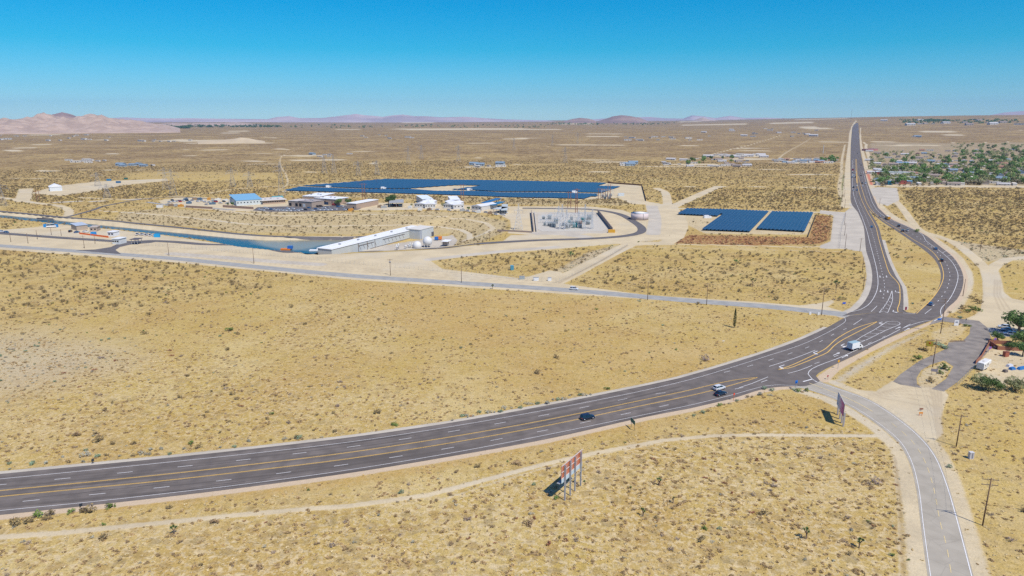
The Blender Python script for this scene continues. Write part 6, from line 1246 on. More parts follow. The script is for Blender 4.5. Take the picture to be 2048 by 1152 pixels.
def shrub_mesh(name, seed, mname, h, n_cl, n_leaf, ls, stems=5, spread=.5):
    rg = random.Random(seed); mb = MB(); mb.m = 1
    for k in range(stems):
        a = rg.uniform(0, 6.28); e = Vector((math.cos(a) * spread * .8, math.sin(a) * spread * .8, h * rg.uniform(.5, .9))); mb.tube((0, 0, -.05), e, .03, .012, n=3, cap=False)
    mb.m = 0
    for k in range(n_cl):
        a = rg.uniform(0, 6.28); r = spread * rg.uniform(.1, .85); z = h * rg.uniform(.35, .75); cr = rg.uniform(.28, .45) * spread
        leaf_cloud(mb, rg, (math.cos(a) * r, math.sin(a) * r, z), (cr, cr, h * rg.uniform(.22, .34)), n_leaf, ls)
    return mb.mesh(name, [LM[mname], M_WOOD2])
SHR = {'creosote': [shrub_mesh('creosote_bush', s, 'creosote', .75, 7, 13, .075) for s in (1, 2, 3)], 'brown': [shrub_mesh('dry_bush', s, 'brown', .6, 7, 13, .07) for s in (4, 5)], 'sage': [shrub_mesh('sage_bush', s, 'sage', .55, 7, 14, .075, 3) for s in (6, 7)],
       'green': [shrub_mesh('green_bush', s, 'green', .75, 8, 15, .08) for s in (8, 9)], 'gold': [shrub_mesh('golden_brush', 10, 'gold', .5, 6, 12, .07)], 'red': [shrub_mesh('red_brush', 11, 'red', .5, 6, 13, .08)], 'bluegreen': [shrub_mesh('rabbit_brush', 12, 'bluegreen', .6, 8, 14, .08)], 'purple': [shrub_mesh('dead_bush', 13, 'purple', .55, 7, 14, .06, 7)]}
KEYS = list(SHR)
TUFT = {'straw tuft': shrub_mesh('straw_tuft', 14, 'straw', .5, 3, 12, .11, 0), 'brown tuft': shrub_mesh('brown_tuft', 15, 'mat', .32, 5, 10, .12, 0), 'gold tuft': shrub_mesh('gold_tuft', 16, 'gold', .5, 3, 12, .11, 0)}
NAMES = {'creosote': 'creosote_bush', 'brown': 'dry_bush', 'sage': 'sage_bush', 'green': 'green_bush', 'gold': 'golden_brush', 'red': 'red_brush', 'bluegreen': 'rabbit_brush', 'purple': 'dead_bush'}
LOOK = {'creosote': 'olive creosote bush', 'brown': 'dry brown bush', 'sage': 'grey sage bush', 'green': 'green leafy bush', 'gold': 'golden dry bush', 'red': 'reddish dry bush', 'bluegreen': 'blue green bush', 'purple': 'dead purple grey bush'}
def zone(px, py):
    if px > 1870 and py > 780: return 'in the gold field right of the south east road'
    if py > 1000 - 0.09 * px and px < 1830 and py > np.interp(px, [p[0] for p in NEAR_EDGE], [p[1] for p in NEAR_EDGE]): return 'in the dry field below the highway'
    if px > 1600 and 640 < py < 790: return 'on the verge between highway and driveway'
    if px > 1740 and py < 640: return 'between the carriageways and the dirt track'
    if py > np.interp(px, [p[0] for p in SIDE_C], [p[1] for p in SIDE_C]) and px < 1700: return 'in the wide dry field between side road and highway'
    return 'on the scrub land around the water plant'
def fwd(x, y, z=0.0):
    d = CAMZ - z; zc = y * CP + d * SP; return 1024 + FPX * x / zc, 576 + FPX * (d * CP - y * SP) / zc
# individually placed bushes seen in the photograph: px, py, kind, diameter
BUSH = [(459,662,'green',4.4),(298,630,'creosote',3.2),(405,626,'purple',2.4),(330,606,'purple',2.6),(165,630,'purple',3.0),(88,646,'brown',2.6),(199,882,'creosote',4.4),(153,872,'brown',3.2),(225,889,'creosote',2.6),(268,889,'creosote',2.0),(757,827,'creosote',3.6),(787,850,'green',2.2),(793,852,'green',2.0),(593,876,'creosote',2.2),(383,889,'green',2.2),(285,908,'sage',2.4),(302,901,'sage',2.4),(322,899,'sage',2.2),(170,914,'sage',3.4),(125,915,'sage',1.8),(65,926,'bluegreen',1.6),(628,862,'creosote',1.4),(458,845,'creosote',1.6),(408,832,'creosote',1.5),(210,822,'brown',3.0),(225,807,'creosote',1.8),(160,822,'brown',2.0),(449,772,'brown',2.8),(203,717,'purple',2.8),(362,713,'purple',2.8),(440,866,'creosote',1.6),(634,831,'creosote',1.8),(1214,779,'green',2.6),(1410,721,'purple',5.2),(1049,638,'brown',2.6),(757,640,'creosote',2.2),(942,690,'creosote',2.0),(943,708,'creosote',1.6),(1512,846,'brown',2.6),(1509,869,'creosote',1.6),(1033,929,'brown',2.8),(954,935,'creosote',2.2),(1059,1050,'brown',3.4),(1409,1058,'green',1.9),(1313,1036,'creosote',1.8),(1242,1038,'creosote',1.3),(986,1055,'brown',1.6),(935,1040,'purple',2.4),(953,1034,'red',1.2),(430,1046,'brown',3.2),(337,1018,'creosote',2.4),(220,1015,'green',2.6),(180,1024,'creosote',4.0),(165,1025,'creosote',2.6),(100,1032,'creosote',3.2),(75,1033,'green',3.0),(142,1026,'green',2.2),(30,1050,'creosote',4.0),(60,1045,'creosote',3.6),(95,1040,'creosote',2.8),(640,1005,'creosote',1.5),(665,1093,'purple',2.4),(402,1132,'creosote',1.4),(1752,967,'purple',3.6),(1739,969,'purple',2.0),(1548,973,'purple',2.4),(1539,981,'purple',1.8),(1617,898,'purple',2.2),(1640,917,'purple',2.0),(1741,1048,'creosote',1.6),(1745,1058,'creosote',1.4),(1784,1112,'green',1.6),(1817,1121,'green',1.0),(1668,1123,'sage',1.2),(1780,1028,'brown',1.4),(1613,856,'sage',2.0),(1610,1120,'sage',1.4),(1982,1030,'purple',1.8),(2022,1082,'purple',2.2),(1900,935,'bluegreen',1.8),(1932,852,'sage',1.6),(2030,828,'sage',1.8),
        (1888,738,'green',5.0),(1880,747,'green',3.2),(1863,764,'creosote',4.6),(1838,718,'green',3.4),(1826,722,'green',2.6),(1829,714,'green',1.8),(1843,700,'creosote',2.6),(1850,702,'creosote',3.4),(1884,695,'bluegreen',4.0),(1876,690,'bluegreen',3.4),(1892,698,'bluegreen',3.0),(1930,653,'green',3.0),(1938,653,'green',2.4),(1944,597,'creosote',4.0),(1952,603,'creosote',4.4),(1960,608,'creosote',4.4),(1946,620,'green',5.0),(1935,625,'green',4.0),(1958,622,'green',3.6),(1925,618,'creosote',3.8),(1918,626,'sage',3.2),(1920,636,'bluegreen',2.8),(1900,626,'creosote',2.4),(1795,516,'creosote',3.6),(1801,500,'green',2.4),(1823,502,'green',2.4),(1815,517,'creosote',3.4),(1834,464,'green',5.5),(1689,599,'creosote',3.0),(1553,600,'creosote',4.0),(1680,596,'green',2.0),(1305,577,'creosote',4.0),
        (1530,778,'bluegreen',2.6),(1545,782,'bluegreen',2.2),(1596,783,'green',2.6),(1613,782,'green',2.6),(1588,780,'bluegreen',2.0),(1439,812,'green',2.4),(1449,810,'brown',1.6),(1460,808,'sage',1.4),(1474,803,'bluegreen',1.8),(1405,826,'bluegreen',2.0),(1417,823,'brown',1.6),(1388,833,'bluegreen',1.6),(1494,795,'creosote',1.6),(1504,795,'creosote',1.6),(1520,790,'sage',3.0),(1540,792,'sage',2.4)]
for k, x in enumerate(range(905, 1190, 13)): BUSH.append((x + (k * 7) % 9, np.interp(x, [p[0] for p in FAR_EDGE], [p[1] for p in FAR_EDGE]) - 4 - (k * 5) % 7, ('sage', 'bluegreen', 'sage')[k % 3], 1.6 + .5 * (k % 3)))
for k, x in enumerate(range(20, 700, 34)): BUSH.append((x + (k * 11) % 17, np.interp(x, [p[0] for p in FAR_EDGE], [p[1] for p in FAR_EDGE]) - 7 - (k * 7) % 9, ('sage', 'bluegreen', 'sage', 'creosote')[k % 4], 1.5 + .5 * (k % 3)))
rb = random.Random(21); SHRUB_OBJ = {}
def put_bush(x, y, kind, d, rg, z=None):
    ms = SHR[kind]; me = ms[rg.randrange(len(ms))]; o = bpy.data.objects.new(NAMES[kind], me); COL.objects.link(o)
    o.location = (x, y, h1(x, y) if z is None else z); s = d * rg.uniform(.9, 1.1); o.scale = (s, s * rg.uniform(.85, 1.1), s * rg.uniform(.55, .8)); o.rotation_euler = (0, 0, rg.uniform(0, 6.28))
    px, py = fwd(x, y); zn = zone(px, py); tag(o, '%s %s' % (LOOK[kind], zn), 'bush', '%s bushes %s' % (kind, zn)); SHRUB_OBJ.setdefault(kind, o); return o
for px, py, kind, d in BUSH:
    v = P(px, py); put_bush(v.x, v.y, kind, d * .9, rb)
# scatter of all the other bushes
def scatter():
    rmin, rmax, half = 100.0, 1500.0, R(44); N_ = 330000
    r = np.sqrt(RNG.uniform(rmin ** 2, rmax ** 2, N_)); th = RNG.uniform(-half, half, N_); near = RNG.uniform(0, 1, N_)
    X = r * np.sin(th); Y = r * np.cos(th); area = half * (rmax ** 2 - rmin ** 2) / N_
    # extra candidates near the camera
    n2 = 90000; r2 = np.sqrt(RNG.uniform(rmin ** 2, 520 ** 2, n2)); t2_ = RNG.uniform(-half, half, n2); X = np.r_[X, r2 * np.sin(t2_)]; Y = np.r_[Y, r2 * np.cos(t2_)]; r = np.hypot(X, Y)
    dcand = 1 / area + np.where(r < 520, n2 / (half * (520 ** 2 - rmin ** 2)), 0)
    m = {c: mval(c, X, Y) for c in ('sand', 'lot', 'pink', 'town', 'veg', 'sage', 'red', 'pale', 'gold', 'green', 'rust', 'orange')}
    def fbm(s, o): 
        return (np.sin(X * s + 1.3 * np.sin(Y * s * .7 + o)) * np.cos(Y * s * 1.1 + 1.7 * np.sin(X * s * .6 + o * 2)) + 1) / 2
    cl = fbm(.045, 1.0) * .6 + fbm(.13, 2.3) * .4
    far = sstep(430, 620, r)
    dens = {'creosote': .0012 + m['veg'] * .052 * (.5 + cl) + far * .021 * (.4 + cl), 'brown': .0025 + m['veg'] * .017 + m['pale'] * .006 + far * .008 + m['rust'] * .001, 'sage': .0018 + m['sage'] * .11 * (.5 + cl) + m['pale'] * .004 + far * .002,
            'green': np.full(X.shape, .0004) + m['veg'] * .002, 'gold': .012 + m['veg'] * .010, 'red': m['red'] * .13 + m['pale'] * .004 + far * .001, 'bluegreen': .0006 + m['sage'] * .015, 'purple': .002 + m['pale'] * .008 + m['veg'] * .004}
    size = {'creosote': (1.0, 3.2), 'brown': (.7, 1.9), 'sage': (.6, 1.5), 'green': (.8, 2.0), 'gold': (.5, 1.2), 'red': (.8, 2.0), 'bluegreen': (.8, 1.8), 'purple': (.6, 1.8)}
    block = np.clip(m['sand'] * 1.3 + m['lot'] * 1.4 + m['pink'] * 1.3 + m['town'] * 1.2 + m['gold'] * .9, 0, 1)
    for f in ROAD_FOOT + [GA(s) for s in SOLAR] + [WAT]: block[inside(X, Y, f)] = 1
    for f in ROAD_FOOT: 
        pass
    block[sd_poly(X, Y, GA([(625, 507), (850, 500), (905, 496), (900, 448), (820, 448), (630, 494)])) > 0] = 1
    for k, s in ((4, 1),): 
        for q in (SOLAR[3], SOLAR[4]): block[sd_poly(X, Y, GA(q)) > -6] = 1
    u = RNG.uniform(0, 1, X.shape); acc = np.zeros(X.shape); kind = np.full(X.shape, -1)
    for i, k in enumerate(KEYS):
        p = dens[k] * (1 - block) / dcand; hit = (u >= acc) & (u < acc + p); kind[hit] = i; acc += p
    ok = kind >= 0; X, Y, kind, r = X[ok], Y[ok], kind[ok], r[ok]; sz = np.zeros(X.shape)
    for i, k in enumerate(KEYS): q = kind == i; a, b = size[k]; sz[q] = a + (b - a) * RNG.uniform(0, 1, q.sum()) ** 1.8
    sz *= np.where(r > 700, 1.15, 1.0)
    Z = H(X, Y)
    # the largest in view become objects of their own
    PX = 1024 + FPX * X / (Y * CP + (CAMZ - Z) * SP); PY = 576 + FPX * ((CAMZ - Z) * CP - Y * SP) / (Y * CP + (CAMZ - Z) * SP)
    vis = (PX > 0) & (PX < 2048) & (PY > 0) & (PY < 1152); app = np.where(vis, sz / np.hypot(r, 90), 0); order = np.argsort(-app); nobj = max(0, 290 - len(BUSH)); ind = order[:nobj]; rest = np.ones(X.shape, bool); rest[ind] = False
    rg = random.Random(9)
    for i in ind: put_bush(float(X[i]), float(Y[i]), KEYS[kind[i]], float(sz[i]), rg, float(Z[i]))
    X, Y, Z, kind, sz = X[rest], Y[rest], Z[rest], kind[rest], sz[rest]
    # dry grass tufts close by
    nt_ = 210000; rt = np.sqrt(RNG.uniform(100 ** 2, 430 ** 2, nt_)); tt = RNG.uniform(-half, half, nt_); tx, ty = rt * np.sin(tt), rt * np.cos(tt)
    mm_ = {c: mval(c, tx, ty) for c in ('sand', 'lot', 'pink', 'pale', 'sage', 'rust', 'veg', 'brown')}; bl = np.clip((mm_['sand'] + mm_['lot'] + mm_['pink']) * 1.25, 0, 1)
    for f in ROAD_FOOT: bl[inside(tx, ty, f)] = 1
    cl2 = np.sin(tx * .31 + 1.9 * np.sin(ty * .23)) * np.cos(ty * .37 + 1.4 * np.sin(tx * .19)); keep = RNG.uniform(0, 1, nt_) < .78 * (1 - bl) * (1 - .7 * np.clip(mm_['rust'], 0, 1)) * (.22 + .30 * mm_['pale'] + .25 * cl2) * np.clip(1.35 - rt / 600, 0, 1)
    tx, ty = tx[keep], ty[keep]; tk = len(KEYS) + np.searchsorted(np.cumsum([.44, .22, .34]), RNG.uniform(0, 1, len(tx))); tk = np.minimum(tk, len(KEYS) + 2); ts = RNG.uniform(.35, 1.0, len(tx)) * np.where(tk == len(KEYS) + 1, 1.5, 1.0)
    X = np.r_[X, tx]; Y = np.r_[Y, ty]; Z = np.r_[Z, H(tx, ty)]; kind = np.r_[kind, tk]; sz = np.r_[sz, ts]
    me = bpy.data.meshes.new('desert_scrub'); me.vertices.add(len(X)); me.vertices.foreach_set('co', np.stack([X, Y, Z], -1).ravel())
    a = me.attributes.new('kind_id', 'INT', 'POINT'); a.data.foreach_set('value', kind.astype(np.int32)); a = me.attributes.new('size', 'FLOAT', 'POINT'); a.data.foreach_set('value', sz.astype(np.float32)); a = me.attributes.new('turn', 'FLOAT', 'POINT'); a.data.foreach_set('value', RNG.uniform(0, 6.28, len(X)).astype(np.float32))
    o = bpy.data.objects.new('desert_scrub', me); COL.objects.link(o); tag(o, 'small desert bushes scattered over the dry land', None, None, 'stuff')
    ng = bpy.data.node_groups.new('scatter', 'GeometryNodeTree'); ng.interface.new_socket('Geometry', in_out='INPUT', socket_type='NodeSocketGeometry'); ng.interface.new_socket('Geometry', in_out='OUTPUT', socket_type='NodeSocketGeometry')
    N = ng.nodes.new; L = ng.links.new; gi = N('NodeGroupInput'); go = N('NodeGroupOutput'); jn = N('GeometryNodeJoinGeometry')
    def na(n, t): q = N('GeometryNodeInputNamedAttribute'); q.data_type = t; q.inputs[0].default_value = n; return q.outputs[0]
    kid, siz, trn = na('kind_id', 'INT'), na('size', 'FLOAT'), na('turn', 'FLOAT'); cx_ = N('ShaderNodeCombineXYZ'); L(trn, cx_.inputs[2]); sx_ = N('ShaderNodeCombineXYZ'); mz = N('ShaderNodeMath'); mz.operation = 'MULTIPLY'; mz.inputs[1].default_value = .72; L(siz, mz.inputs[0]); L(siz, sx_.inputs[0]); L(siz, sx_.inputs[1]); L(mz.outputs[0], sx_.inputs[2])
    e2r = N('FunctionNodeEulerToRotation'); L(cx_.outputs[0], e2r.inputs[0])
    for i, k in enumerate(KEYS + list(TUFT)):
        if k not in SHRUB_OBJ: continue
        oi = N('GeometryNodeObjectInfo'); oi.inputs[0].default_value = SHRUB_OBJ[k]; oi.inputs['As Instance'].default_value = True; cp = N('FunctionNodeCompare'); cp.data_type = 'INT'; cp.operation = 'EQUAL'; L(kid, cp.inputs[2]); cp.inputs[3].default_value = i
        ip = N('GeometryNodeInstanceOnPoints'); L(gi.outputs[0], ip.inputs['Points']); L(cp.outputs[0], ip.inputs['Selection']); L(oi.outputs['Geometry'], ip.inputs['Instance']); L(e2r.outputs[0], ip.inputs['Rotation']); L(sx_.outputs[0], ip.inputs['Scale']); L(ip.outputs[0], jn.inputs[0])
    L(jn.outputs[0], go.inputs[0]); md = o.modifiers.new('scatter', 'NODES'); md.node_group = ng; print('scrub', len(X))
for k, (q, me) in enumerate(TUFT.items()):
    v = P(1208 + 37 * k, 1003 + 19 * k); o = bpy.data.objects.new('grass_tuft', me); COL.objects.link(o); o.location = v; o.scale = (.9, .9, .6); tag(o, 'small ' + q.replace('mat', 'brown') + ' of dry grass right of the steel framed billboard', 'grass tuft'); SHRUB_OBJ[q] = o
put_bush(*G2(1560, 486), 'red', 1.8, rb); put_bush(*G2(1120, 700), 'gold', 1.2, rb)
scatter()
# joshua trees
def joshua(px, py, h, label, seed):
    rg = random.Random(seed); t = empty('joshua_tree', P(px, py), label, 'joshua tree', 'joshua trees on the dry land', rg.uniform(0, 6)); tr = MB(); hd = MB(); tips = []
    tr.tube((0, 0, -.1), (0, 0, h * .5), .16, .13, n=6); nb = 3 if h > 2.2 else 2
    for k in range(nb):
        a = k * 6.28 / nb + rg.uniform(-.4, .4); e = (math.cos(a) * h * .22, math.sin(a) * h * .22, h * rg.uniform(.72, .9)); tr.tube((0, 0, h * .45), e, .12, .10, n=5); tips.append(e)
    tips.append((0, 0, h * .95)); tr.build('trunk', M_WOOD2, t)
    for e in tips:
        for _ in range(80):
            d = Vector((rg.gauss(0, 1), rg.gauss(0, 1), rg.gauss(.35, .8))).normalized(); w = d.orthogonal().normalized() * .07; p = Vector(e); q = p + d * h * rg.uniform(.14, .22); hd.add([p - w, p + w, q], [(0, 1, 2)])
    hd.build('crown', LM['joshua'], t)
for k, (x, y, h, l) in enumerate([(1612, 1078, 2.8, 'joshua tree with a long shadow in the lower right of the dry field'), (1718, 1096, 2.4, 'small joshua tree left of the south east road verge'), (1318, 971, 2.0, 'lone joshua tree in the dry field right of the steel billboard'), (1346, 1006, 1.6, 'tiny joshua tree in the middle of the dry field'), (1286, 1033, 2.0, 'small joshua tree below the lone one'), (349, 1069, 2.2, 'joshua tree beside the dirt track at lower left'), (1142, 522, 6.0, 'tall joshua tree in the scrub above the dirt track'), (1472, 537, 5.5, 'joshua tree in the middle of the scrub above the side road'), (1505, 574, 5.0, 'green joshua tree above the side road'), (1672, 580, 5.0, 'leaning joshua tree near the highway bend'), (985, 598 - 20, 2.5, 'small joshua tree at the verge of the side road')]): joshua(x, y, h, l, 50 + k)

# trees
def tree_mesh(seed, mname, h, w, n_cl, n_leaf, ls, name='crown'):
    rg = random.Random(seed); tr = MB(); cr = MB(); tr.tube((0, 0, -.3), (0, 0, h * .45), w * .05 + .06, w * .03 + .03, n=7)
    for k in range(n_cl):
        a = k * 2.4 + rg.uniform(-.4, .4); q = rg.uniform(.1, 1) ** .6; r = w * .5 * q * .8; z = h * rg.uniform(.38, .86) * (1 - .12 * q); c = (math.cos(a) * r, math.sin(a) * r, z); tr.tube((0, 0, h * .3), (c[0] * .9, c[1] * .9, c[2] - h * .04), w * .022 + .02, .02, n=4, cap=False)
        s = rg.uniform(.16, .27) * w; leaf_cloud(cr, rg, c, (s, s, s * rg.uniform(.65, .95)), n_leaf, ls, up=.3)
    return tr.mesh('trunk', M_WOOD2), cr.mesh(name, LM[mname])
def make_tree(name, meshes, loc, label, group=None, s=1.0, rz=0.0, cat='tree'):
    t = empty(name, loc, label, cat, group, rz); t.scale = (s, s, s)
    for n, me in zip(('trunk', 'crown'), meshes): o = bpy.data.objects.new(n, me); COL.objects.link(o); o.parent = t
    return t
NT = [tree_mesh(100 + k, ('near', 'tree2', 'pine')[k], (8, 7, 9)[k], (8, 9, 6)[k], 16, 90, .30) for k in range(3)]
for x, y, s, k, l in [(2036, 670, 1.45, 0, 'tall spreading tree shading the parked cars at the right edge'), (2062, 668, 1.5, 2, 'dense tree at the right frame edge by the parked cars'), (2044, 694, 1.05, 0, 'green tree behind the rusty pen at the right edge'), (2020, 700, .5, 0, 'low spreading green tree left of the pen corner'), (2045, 712, .8, 2, 'dark bushy tree below the pen at the right edge'), (1994, 683, .6, 0, 'small round green tree at the entrance of the property'), (1964, 778, .75, 1, 'olive tree at the left end of the hedge below the camper'), (1977, 781, .7, 0, 'bright green tree next in the hedge below the camper'), (1997, 781, .4, 0, 'small green tree in the hedge right of the bright one'), (2030, 782, .7, 1, 'loose olive tree at the right end of the hedge')]:
    make_tree('leafy_tree', NT[k], P(x, y), l, None, s, x % 6)
for x, y, ty, k, l in [(677, 411, 396, 0, 'bushy green tree right of the white roof with the red door'), (697, 409, 396, 0, 'bushy green tree behind the long white flat roof, left'), (741, 405, 395, 0, 'wide green tree behind the long white flat roof, right'), (777, 410, 391, 2, 'tall dark tree of the big pair, left one'), (785, 409, 386, 2, 'tallest dark tree of the big pair, right one'), (823, 411, 407, 1, 'small tree between the car shelter and the sheds'), (887, 412, 405, 1, 'palm like tree between the white roofed sheds'), (937, 419.5, 413, 0, 'small green tree before the wide shed'), (456, 411, 405, 2, 'conical tree left of the blue roof'), (465, 411.5, 403, 2, 'larger conical tree beside the blue roof'), (620, 406, 396, 2, 'dark round tree behind the garage block')]:
    b = P(x, y); h = top_height(b, ty); make_tree('leafy_tree', NT[k], b, l, None, h / ((8, 7, 9)[k] * .95), x % 6)
# cypress in the gold field
rg = random.Random(77); b = P(1468.5, 655.5); h = top_height(b, 616); t = empty('cypress_tree', b, 'single narrow dark cypress standing in the gold field', 'cypress'); cr = MB(); tr = MB(); tr.tube((0, 0, -.2), (0, 0, h * .3), .16, .1, n=6); tr.build('trunk', M_WOOD2, t)
for k in range(46): z = h * (.1 + .86 * k / 45); w = .72 * math.sin(min(1, (k / 45) * 1.25 + .35) * math.pi * .62) * (1 - (k / 45) ** 3) + .12; leaf_cloud(cr, rg, (rg.uniform(-.1, .1), rg.uniform(-.1, .1), z), (w, w, h * .05), 46, .10, up=1)
cr.build('crown', LM['cypress'], t)

# ------------------------------------------------------------------ the town on the right and the homesteads on the plain
def house_proto(name, L_, D_, h, wall_c, roof_c, kind, label):
    t = empty(name, (0, 0, -50), label, 'house'); MB().box((0, 0, (h - .3) / 2), (L_, D_, h + .3)).build('wall', bmat(wall_c), t); r = MB(); Rf = mat('roof %.2f %.2f %.2f' % roof_c, roof_c, .7, var=.08)
    if kind == 'gable': r.prism([(-D_ / 2 - .5, h - .15), (0, h + D_ * .2), (D_ / 2 + .5, h - .15)], 'x', -L_ / 2 - .5, L_ / 2 + .5)
    else: r.box((0, 0, h + .1), (L_ + .6, D_ + .6, .3))
    r.build('roof', Rf, t); MB().box((L_ * .1, -D_ / 2 - .03, 1.05), (1.0, .1, 2.1)).build('door', mat('door dark', (.12, .09, .07), .6), t)
    for x in (-.3, .35): MB().box((L_ * x, -D_ / 2 - .03, 1.6), (1.3, .1, 1.0)).build('window', M_GLASS, t)
    return t
HP = [house_proto('town_house', 15, 9, 3.2, (.55, .47, .38), (.30, .24, .20), 'gable', 'brown roofed'), house_proto('town_house', 18, 9, 3.0, (.62, .58, .52), (.48, .46, .44), 'gable', 'grey roofed'), house_proto('mobile_home', 17, 4.5, 3.0, (.66, .62, .55), (.74, .69, .60), 'flat', 'white flat roofed'), house_proto('town_house', 12, 8, 3.1, (.50, .33, .24), (.36, .19, .13), 'gable', 'red roofed'), house_proto('town_house', 14, 10, 3.4, (.35, .42, .46), (.20, .27, .33), 'gable', 'blue grey roofed'), house_proto('storage_shed', 8, 5, 2.8, (.52, .48, .42), (.66, .60, .52), 'flat', 'pale flat roofed')]
HL = ['brown roofed house', 'grey roofed house', 'white mobile home', 'red roofed house', 'blue grey roofed house', 'pale storage shed']
rt_ = random.Random(31); TOWN = []
for j, row in enumerate([(369.5, 1755, 2046), (364.5, 1752, 2046), (359, 1748, 2046), (353.5, 1746, 2046), (348, 1745, 2046), (342, 1744, 2046), (336, 1743, 2046), (330, 1740, 2046), (323, 1738, 2046), (316, 1738, 2046), (309, 1737, 2046), (302, 1736, 2046)]):
    y, x0, x1 = row; st_ = 20 if y > 340 else 17
    x = x0 + rt_.uniform(0, 12)
    while x < x1:
        if rt_.random() < (.78 if y > 318 else .5): TOWN.append((x, y + rt_.uniform(-1.6, 1.6)))
        x += st_ * rt_.uniform(.7, 1.3)
TOWN += [(1800, 343), (1990, 367)]
for k, (x, y) in enumerate(TOWN):
    i = rt_.choice([0, 1, 1, 2, 2, 3, 0, 4, 5]); b = P(x, y); use(HP[i], b, R(rt_.choice([25, 25, 115, -65]) * -1 + rt_.uniform(-4, 4)), HL[i] + ' among the trees of the town', HL[i] + 's among the trees of the town', rt_.uniform(.8, 1.1))
building((1772, 352), (1822, 352.5), 22, 4.5, 'large pale green grey flat roofed hall in the town', (.5, .46, .4), (.40, .42, .36), windows=8, name='town_hall')
building((1794, 331), (1818, 331.5), 24, 4.5, 'blue roofed hall behind the pale green grey one', (.5, .5, .5), (.22, .34, .46), 'gable_x', windows=5, name='town_hall')
building((1753, 349.5), (1774, 350), 12, 4, 'white roofed store with a red sign band by the highway', (.5, .12, .08), (.72, .74, .74), windows=4, name='store')
building((1754, 345.8), (1772, 345.8), 10, 4, 'white striped roofed store behind the one with the red band', (.5, .2, .15), (.66, .70, .72), windows=3, name='store')
building((1795, 368.5), (1813, 368.7), 8, 3.5, 'rust red shed at the near edge of the town', (.36, .10, .07), (.34, .10, .08), windows=2, name='store')
building((1814, 368.5), (1824, 368.8), 7, 3.8, 'light blue shed beside the rust red one', (.22, .42, .52), (.24, .44, .56), windows=2, name='store')
building((1776, 369.8), (1783, 370), 6, 4, 'teal blue container house near the highway', (.03, .22, .30), (.03, .25, .34), windows=1, name='store')
building((1736, 302), (1756, 301), 14, 4, 'maroon roofed store at the top of the town by the highway', (.45, .2, .18), (.28, .10, .12), windows=4, name='store')
TT = [tree_mesh(200 + k, ('tree', 'tree2', 'tree', 'pine', 'tree3')[k], (7.5, 6.5, 9, 8.5, 5.5)[k], (8, 7.5, 8.5, 5.5, 7.5)[k], 11, 24, .62) for k in range(5)]
TLAB = ['round green tree', 'olive green tree', 'tall broad green tree', 'dark conifer', 'dusty grey green tree']; n_t = 0
while n_t < 290:
    y = 370.5 - (rt_.random() ** 1.15) * 80; x = rt_.uniform(1738 if y < 340 else 1750, 2050)
    u = (x - 1740) / 300
    if rt_.random() > (.35 + .65 * u) and y > 300: continue
    if y < 312 and (x < 1900 or rt_.random() < .5): continue
    k = rt_.choice([0, 0, 1, 1, 2, 2, 3, 4]); b = P(x, y); s = rt_.uniform(.7, 1.4) * (1.12 if x > 1950 and y < 362 else 1)
    make_tree('town_tree', TT[k], b, TLAB[k] + ' among the houses of the town', TLAB[k] + 's among the houses of the town', s, rt_.uniform(0, 6)); n_t += 1
for x, y, s in [(1935, 369.5, 1.5), (1948, 369.5, 1.6), (1960, 369.8, 1.3)]: make_tree('town_tree', TT[4], P(x, y), 'big dusty grey green tree in the clump at the near edge of the town', 'big dusty trees in the clump at the town edge', s, x)
for k, x in enumerate([1799, 1808, 1822, 1827, 1836, 1846, 1858, 1764, 1770]):
    v = P(x, 371.8); o = put_bush(v.x, v.y, 'creosote', 5.5, rt_); o['label'] = 'dark round bush in the row along the town edge road'; o['group'] = 'round bushes along the town edge road'
# homesteads and yards on the far plain
gH = 'small buildings of the distant %s'
def cluster(x0, x1, y0, y1, n, what, kinds, sc=(.7, 1.2), seed=0):
    rr = random.Random(seed)
    for _ in range(n):
        i = rr.choice(kinds); b = P(rr.uniform(x0, x1), rr.uniform(y0, y1)); use(HP[i], b, R(rr.uniform(-40, 10)), '%s in the %s' % (HL[i], what), '%ss in the %s' % (HL[i], what), rr.uniform(*sc))
cluster(1415, 1550, 309, 315, 34, 'long pale yard of sheds on the plain', [2, 5, 5, 2, 1], (.6, 1.3), 1); cluster(1540, 1672, 318.5, 327, 44, 'coloured strip of homesteads left of the highway', [2, 5, 3, 1, 4, 2], (.5, 1.1), 2)
cluster(1325, 1500, 318, 334, 34, 'scattered homesteads around the dark tree clump', [2, 5, 1, 0, 2], (.5, 1.1), 3); cluster(1240, 1290, 326, 332, 5, 'small homestead left of the dark tree clump', [4, 2, 2], (1, 1.3), 4)
cluster(945, 1005, 329, 336, 9, 'homestead above the right end of the solar farm', [2, 5, 4], (.8, 1.2), 5); cluster(130, 210, 320, 326, 10, 'homestead far out left', [2, 5, 2], (.8, 1.3), 6); cluster(232, 310, 330, 335, 9, 'second homestead far out left', [2, 5, 4], (.7, 1.1), 7)
cluster(620, 700, 308, 314, 7, 'homestead above the solar farm tip', [2, 5, 4], (.7, 1.1), 8); cluster(0, 240, 270, 283, 16, 'settlement under the tan hills', [2, 5, 2], (1.2, 2.0), 9); cluster(1400, 1640, 257, 274, 20, 'far scattered settlement left of the highway', [2, 5, 1], (1.2, 2.2), 10)
